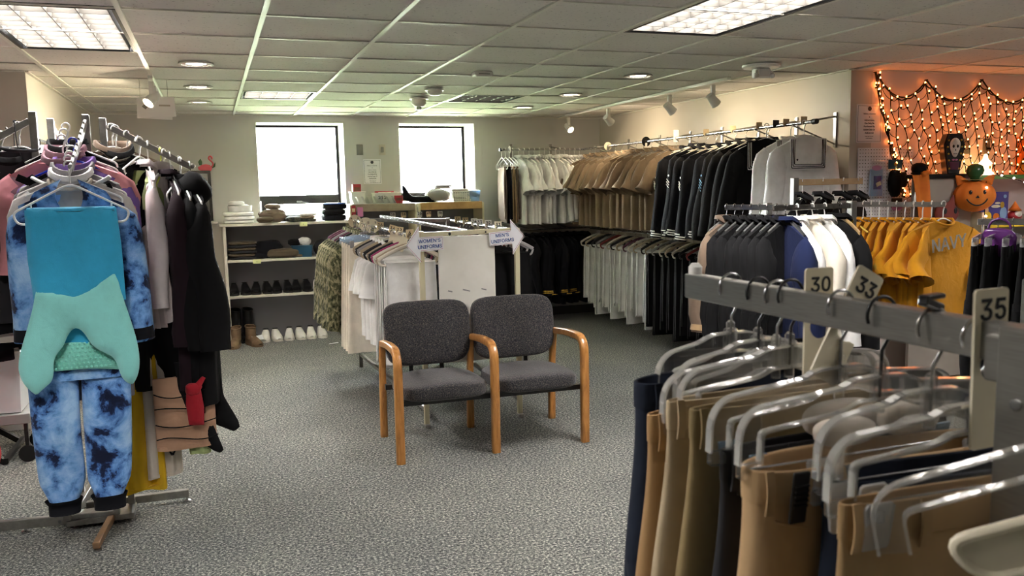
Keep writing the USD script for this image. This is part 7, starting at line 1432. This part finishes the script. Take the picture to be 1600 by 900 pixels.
part(fr_, 'arm_end_cap', MB().box((BX - 0.007, 1.206, BZ), (0.020, 0.004, 0.037), bev=0.001), 'black_plastic')
part(fr_, 'arm_clip', MB().lathe([(0.001, 0), (0.011, 0), (0.011, 0.012), (0.006, 0.018), (0.001, 0.018)], 14, (BX - 0.007, 1.19, BZ + 0.02)), 'white_plastic')
part(fr_, 'post', MB().span((BX - 0.025, 0.56, 0.03), (BX + 0.025, 0.61, 1.405), 0.003), 'brushed_steel'); part(fr_, 'post_bracket', MB().span((BX - 0.016, 0.61, 1.345), (BX + 0.016, 0.632, 1.392), 0.002), 'brushed_steel')
part(fr_, 'foot', MB().box((BX, 0.60, 0.02), (0.06, 0.9, 0.04), bev=0.004), 'old_steel'); part(fr_, 'post_bolt', MB().lathe([(0.006, 0), (0.006, 0.004), (0.001, 0.004)], 8, (BX - 0.027, 0.585, 1.33), 'x'), 'chrome')
t2 = thing('steel_upright', 'second dark steel rack upright behind the 35 tag at the right edge', 'clothes rack', (1.90, 1.50, 0)); part(t2, 'post', MB().span((-0.02, -0.02, 0.03), (0.02, 0.02, 1.30), 0.003), 'brushed_steel'); part(t2, 'foot', MB().box((0, 0, 0.02), (0.06, 0.5, 0.04), bev=0.004), 'old_steel'); part(t2, 'arm', MB().bar((0, 0.0, 1.27), (0.5, 0, 1.27), 0.02, 0.03), 'brushed_steel')
def ibeam(mb, P, hgt, fl, web, web_mb=None):
    """Two flanges and a thin web along a path in the xz plane."""
    P = np.asarray(P, float); T = np.gradient(P, axis=0); T /= np.linalg.norm(T, axis=1, keepdims=True); Nn = np.stack([-T[:, 2], 0*T[:, 0], T[:, 0]], 1)
    for s, th in ((hgt/2, 0.0032), (-hgt/2, 0.0032)):
        Q = P + Nn*s; G = []
        for q, nn in zip(Q, Nn): G.append([q + [0, -fl/2, 0] + nn*th/2, q + [0, fl/2, 0] + nn*th/2, q + [0, fl/2, 0] - nn*th/2, q + [0, -fl/2, 0] - nn*th/2])
        mb.loop(np.array(G), caps=True)
    mb = web_mb or mb
    G = np.array([[q + nn*(hgt/2) + [0, web/2, 0], q - nn*(hgt/2) + [0, web/2, 0], q - nn*(hgt/2) - [0, web/2, 0], q + nn*(hgt/2) - [0, web/2, 0]] for q, nn in zip(P, Nn)]); mb.loop(G, caps=True)
def clip_hanger(label, y, hook='chrome', m='clear_plastic', W=0.36, clip='black', ang=0, dz=0.0, group='clear trouser hangers in the foreground', drop=0.0, jaw=0.025):
    t = thing('trouser_hanger', label, 'hanger', (BX + 0.004, y, BZ + 0.022 + dz), ang, group); h = 0.102 + drop
    P = np.vstack([arc((0, -0.016), 0.022, 205, -40, 16), [[0.012, 0, -0.046]], [[0.002, 0, -0.060]], [[0, 0, -h - 0.012]]]); part(t, 'hook', MB(True).tube(P, 0.0021, 8), 'chrome' if hook == 'chrome' else hook)
    b = MB(40)
    for s in (-1, 1):
        P = round_path([(s*0.002, 0, -h), (s*0.035, 0, -h - 0.001), (s*0.055, 0, -h - 0.010), (s*(W/2), 0, -h - 0.022), (s*(W/2 + 0.002), 0, -h - 0.072)], 0.034, 8); one, wb = MB(40), MB(40); ibeam(one, P, 0.030, 0.011, 0.0022, wb); part(t, 'arm', one, 'flange_plastic'); part(t, 'arm_web', wb, m)
    part(t, 'hub', MB().box((0, 0, -h + 0.002), (0.022, 0.014, 0.040), bev=0.003).lathe([(0.007, -h - 0.03), (0.007, -h + 0.03), (0.004, -h + 0.034)], 12), m)
    part(t, 'clip_rod', MB(True).tube([(-W/2, 0, -h - 0.078), (W/2, 0, -h - 0.078)], 0.0016, 6), 'chrome')
    for s in (-1, 1):
        part(t, 'arm_end', MB().box((s*(W/2 + 0.002), 0, -h - 0.080), (0.030, 0.013, 0.018), bev=0.003), m)
        if clip == 'black':
            q = MB()
            for y_ in (-1, 1): q.box((s*(W/2 - 0.028), y_*jaw, -h - 0.098), (0.022, 0.004, 0.062), rotm(y_*-7, 0, 0), bev=0.0015)
            for k in range(5): q.box((s*(W/2 - 0.028), -jaw - 0.0042 + 0.0007*(k - 2), -h - 0.083 - 0.006*k), (0.018, 0.002, 0.0025), rotm(7, 0, 0))
            part(t, 'clip_jaw', q, 'black_plastic', label='black ribbed clip')
        elif clip == 'blue':
            q = MB(); q.box((s*(W/2 - 0.032), -jaw, -h - 0.088), (0.026, 0.004, 0.034), rotm(14, 0, 0), bev=0.001).box((s*(W/2 - 0.032), jaw, -h - 0.088), (0.026, 0.004, 0.034), rotm(-14, 0, 0), bev=0.001)
            for ix in range(5):
                for iz in range(5): q.ball((s*(W/2 - 0.032) - 0.009 + 0.0045*ix, -jaw - 0.0028 - 0.0012*(2 - iz)*-1, -h - 0.098 + 0.0048*iz), 0.0013, 0)
            part(t, 'clip_jaw', q, 'clip_blue', label='blue-grey dotted clip')
        else:
            q = MB(40); q.box((s*(W/2 - 0.022), -jaw, -h - 0.092), (0.034, 0.006, 0.052), rotm(10, 0, 0), bev=0.003).box((s*(W/2 - 0.022), jaw, -h - 0.092), (0.034, 0.006, 0.052), rotm(-10, 0, 0), bev=0.003).box((s*(W/2 - 0.022), -jaw - 0.005, -h - 0.080), (0.008, 0.004, 0.012)); part(t, 'clip_jaw', q, 'frosted_plastic', label='cloudy clear clip')
    return t
plain('clip_blue', '5a7388', 0.3)
hang_specs = [(1.105, 'chrome', 'black', 'clear trouser hanger with a chrome hook at the far end of the foreground rack', 4, 0, 0, 0.24), (1.035, 'hanger_black', 'black', 'clear trouser hanger with a black hook, second from the far end', 4, 0, 0, 0.26), (0.992, 'chrome', 'frost', 'clear trouser hanger with a chrome hook, third from the far end', 3, 0, 0.004, 0.35), (0.962, 'hanger_black', 'frost', 'clear trouser hanger with a dark hook behind the 30 tag', 2, 0.004, 0, 0.33),
              (0.862, 'chrome', 'blue', 'clear trouser hanger with a large chrome hook in front of the 33 tag', 3, 0, 0.006, 0.37), (0.792, 'hanger_black', 'black', 'clear trouser hanger with a thin black hook right of the 33 tag', 0, 0, 0.004, 0.37), (0.715, 'old_steel', 'frost', 'clear trouser hanger with a dull hook and cloudy clips left of the 35 tag', -2, -0.004, 0, 0.27), (0.655, 'chrome', 'frost', 'clear trouser hanger with cloudy clips nearest the steel post', -4, -0.006, 0, 0.33)]
for y, hk, cl, lab, ang, dz, dr, W_ in hang_specs: clip_hanger(lab, y, hk, clip=cl, ang=ang, dz=dz, drop=dr, W=W_, jaw={0.792: 0.052, 0.715: 0.040}.get(y, 0.027))
# ---- the trousers
def big_trousers(label, y, m, seed, W=0.37, D=0.022, ang=0, z=0.0, dx=0.0, loops=True, name='trousers', pocket=False, crease=True, taper=0.62, open_=0.0):
    rg2 = random.Random(seed); t = thing(name, label, 'trousers', (BX + dx, y, 1.235 + z), ang)
    n = 56; a_ = np.linspace(0, 2*PI, n, endpoint=False); cx_ = np.sign(np.cos(a_))*np.abs(np.cos(a_))**0.62; sy2 = np.sign(np.sin(a_))*np.abs(np.sin(a_))**0.75; f = folds(rg2, W, 2.0); rise = 0.27; L = 1.02; G = []
    for u in np.linspace(0, 1, 14):
        w = W/2*(1 + 0.13*sst(u)); th = D*(0.8 + 0.9*u) + open_*(1 - u)*0.5; x = w*cx_; yy = th*sy2 + 0.007*u*f(x) + (0.006*np.sin(14*x + seed)*(1 - u) if open_ else 0); z_ = -0.036 - rise*u + 0*x
        if u == 1: z_ = z_ - 0.03*np.clip(1 - np.abs(x)/0.06, 0, 1)
        G.append(np.stack([x, yy, z_], 1))
    part(t, 'seat', MB(True).loop(np.array(G)), m)
    P = np.stack([W/2*cx_, (D*0.8 + open_*0.5)*sy2 + (0.006*np.sin(14*W/2*cx_ + seed) if open_ else 0), np.full(n, -0.037)], 1)
    part(t, 'waistband', MB(True).loop(np.array([P*[1.0, 0.94, 1], P*[1.006, 1.09, 1], P*[1.008, 1.10, 1] + [0, 0, 0.018], P*[1.006, 1.09, 1] + [0, 0, 0.037], P*[1.0, 0.98, 1] + [0, 0, 0.039], P*[0.985, 0.82, 1] + [0, 0, 0.037], P*[0.98, 0.80, 1] + [0, 0, 0.0]])), m)
    for s in (-1, 1):
        u = np.linspace(0, 1, 14); w = W/4*1.13*(1 + (taper - 1)*u); x = s*(W/4*1.13 - (W/4*1.13 - w)*0.2 + 0.004); P = np.stack([x, 0.010*np.sin(2.6*u + seed + s), -0.036 - rise*0.82 - (L - rise*0.82)*u], 1)
        part(t, 'leg', limb(rg2, P, w, D*1.5*(1 + 0.15*np.sin(4*u)), rip=0.06, n=24), m)
    if loops:
        for x in (-0.47*W, -0.25*W, 0.25*W, 0.47*W):
            q = MB(30).sheet(np.array([[[x + dx_, -(D*0.8 + open_*0.5)*np.abs(1 - (2*abs(x)/W)**3.2)**0.4*1.12 - 0.004 - 0.004*math.sin(PI*v), 0.004 - 0.052*v] for dx_ in (-0.0055, 0.0055)] for v in np.linspace(0, 1, 6)]), 0.0022); part(t, 'belt_loop', q, m)
    if pocket:
        q = MB(True).tube(smooth_path([(-W*0.42, -D*1.5 - 0.004, -0.155), (-W*0.28, -D*1.62 - 0.006, -0.185), (-W*0.10, -D*1.62 - 0.006, -0.20)], 5), 0.004, 6, flat=(1, 0.5)); part(t, 'pocket_welt', q, m)
        q = MB(True).tube(smooth_path([(-W*0.45, -D*0.9 - 0.004, -0.055), (-W*0.2, -D*1.05 - 0.004, -0.075), (W*0.1, -D*1.05 - 0.004, -0.07), (W*0.4, -D*0.9, -0.05)], 5), 0.0018, 5); part(t, 'seam', q, m)
    return t
fabric('denim_dark', '171e2c', 0.3, 0.5, 1300); fabric('denim_stitch', '5c6a80', 0.1)
fabric('twill_khaki', 'a68359', 0.08, 0.4, 1100); fabric('twill_beige', 'b5a284', 0.07, 0.4, 1100); fabric('twill_olive', '94805a', 0.08, 0.4, 1100); fabric('twill_tan', 'b3946c', 0.08, 0.4, 1100); fabric('twill_camel', 'a88a62', 0.08, 0.4, 1100)
big_trousers('black trousers at the far end of the foreground rack', 1.155, 'cloth_black', 801, 0.30, ang=5, z=0.045, dx=0.06)
dj = big_trousers('dark blue jeans sticking out left at the far end of the foreground rack', 1.085, 'denim_dark', 802, 0.41, D=0.026, ang=9, z=0.03, dx=0.02, open_=0.03)
big_trousers('khaki trousers with a wide belt loop, left edge facing out beside the jeans', 1.008, 'twill_khaki', 803, 0.40, D=0.022, ang=3, z=0.0)
big_trousers('pale beige trousers between the khaki and olive pairs', 0.957, 'twill_beige', 804, 0.395, D=0.018, ang=2, z=0.03)
big_trousers('olive-tan trousers with side piping between beige and charcoal pairs', 0.905, 'twill_olive', 805, 0.385, D=0.018, ang=1, z=0.03)
big_trousers('charcoal trousers hanging between olive and light khaki pairs', 0.858, 'cloth_charcoal', 806, 0.36, D=0.018, ang=2, z=-0.01)
big_trousers('light khaki trousers with a welt pocket and black clip, middle of the foreground rack', 0.788, 'twill_tan', 807, 0.375, D=0.026, ang=0, z=-0.012, pocket=True, open_=0.035)
big_trousers('dark blue jeans with pale stitching between the two light khaki pairs', 0.712, 'denim_dark', 808, 0.30, D=0.022, dx=0.02, ang=-2, z=-0.01, open_=0.03)
big_trousers('camel trousers nearest the steel post, waistband facing out', 0.645, 'twill_camel', 809, 0.345, D=0.018, ang=-3, z=-0.008)
# ---- white under-linings seen between the hangers
t = thing('pocket_lining', 'pale pocket linings bulging up between the clear hangers', 'lining', (BX + 0.02, 0.82, 1.235)); 
for k, (x, y_, s) in enumerate([(-0.02, 0.03, (0.12, 0.035, 0.05)), (0.06, 0.0, (0.10, 0.03, 0.045)), (-0.06, -0.02, (0.09, 0.03, 0.035))]): part(t, 'lining_fold', lump((x, y_, 0.012), s, 60 + k, 2.6, 0.12), 'cloth_offwhite')
# ---- near hangers at the lower right
def near_hanger(name, label, loc, rot, m, W=0.40, flat=False):
    t = thing(name, label, 'hanger', loc, rot)
    part(t, 'hook', MB(True).tube(np.vstack([arc((0, -0.016), 0.022, 205, -40, 16), [[0.012, 0, -0.046]], [[0, 0, -0.062]], [[0, 0, -0.10]]]), 0.0022, 8), 'chrome')
    for s in (-1, 1):
        one = MB(40); P = round_path([(s*0.004, 0, -0.10), (s*0.05, 0, -0.108), (s*W/2, 0, -0.165), (s*(W/2 - 0.01), 0, -0.215)], 0.035, 8)
        if flat:
            P2 = round_path([(s*0.0, 0, -0.095), (s*0.06, 0, -0.10), (s*W/2, 0, -0.16), (s*(W/2 - 0.03), 0, -0.19), (s*0.05, 0, -0.15), (s*0.0, 0, -0.145)], 0.02, 6); from shapely.geometry import Polygon, box as sb
            pg = Polygon(P2[:, [0, 2]]).buffer(0).difference(sb(s*W*0.30 - 0.008, -0.160, s*W*0.30 + 0.008, -0.148)); one.mesh(trimesh.creation.extrude_polygon(pg, 0.006, engine='earcut'), RXZ, (0, 0.003, 0)); one.tube(np.array([[x, 0, z] for x, z in np.asarray(Polygon(P2[:, [0, 2]]).buffer(0).exterior.coords)[:-1]]), 0.006, 8, closed=True)
        else:
            wb = MB(40); ibeam(one, P, 0.028, 0.012, 0.0022, wb); part(t, 'arm_web', wb, m)
        part(t, 'arm', one, m if flat else 'flange_plastic')
    return t
near_hanger('clear_hanger', 'clear hanger at the bottom right before the cream one', (0.735, 0.50, 1.405), -40, 'clear_plastic', 0.36)
near_hanger('cream_hanger', 'cream plastic hanger with a square slot in the bottom right corner', (0.765, 0.44, 1.375), -42, 'card_cream', 0.38, flat=True)
# ---- numbered size tags
def big_tag(num, label, x, y, ztop, tilt, h=0.155, w=0.046, yaw=0, nh=0.0195):
    from shapely.geometry import box as sb, Point
    t = thing('size_tag', label, 'size tag', (x, y, ztop - 0.04), (0, tilt, yaw))
    body = sb(-w/2 + 0.005, 0.04 - h + 0.005, w/2 - 0.005, 0.035).buffer(0.005); hole = Point(0.004, -0.040).buffer(0.018).union(sb(0.0, -0.055, w, -0.022))
    part(t, 'card', MB().mesh(trimesh.creation.extrude_polygon(body.difference(hole), 0.0032, engine='earcut'), RXZ, (0, 0.0016, 0)), 'card_ivory')
    part(t, 'numeral', MB(False).text(num, nh, RXZ, (0.002, -0.0016, 0.008), depth=0.0006, bold=True), 'ink_black'); return t
worn('card_ivory', 'ddd2b4', 'e8e0c8', 9, 0.4)
big_tag('30', 'cream size tag reading 30 hanging upright behind the tilted one', 0.775, 0.93, 1.433, 0)
big_tag('33', 'cream size tag reading 33 tilted against the upright one', 0.785, 0.865, 1.437, 29)
big_tag('35', 'cream size tag reading 35 beside the steel post in the foreground', 0.757, 0.645, 1.436, -1, h=0.17, nh=0.0215)
t = thing('black_clip', 'black spring clip lying on the foreground bar left of the 35 tag', 'clip', (BX, 0.715, BZ + 0.028), (0, 8, 20)); part(t, 'jaw', MB().box((0, 0, 0), (0.045, 0.012, 0.010), rotm(0, 8, 0), bev=0.002), 'black_plastic'); part(t, 'jaw', MB().box((0, 0, 0.009), (0.045, 0.012, 0.006), rotm(0, -6, 0), bev=0.002), 'black_plastic')
# ================================================================ write nothing else: the stage is complete
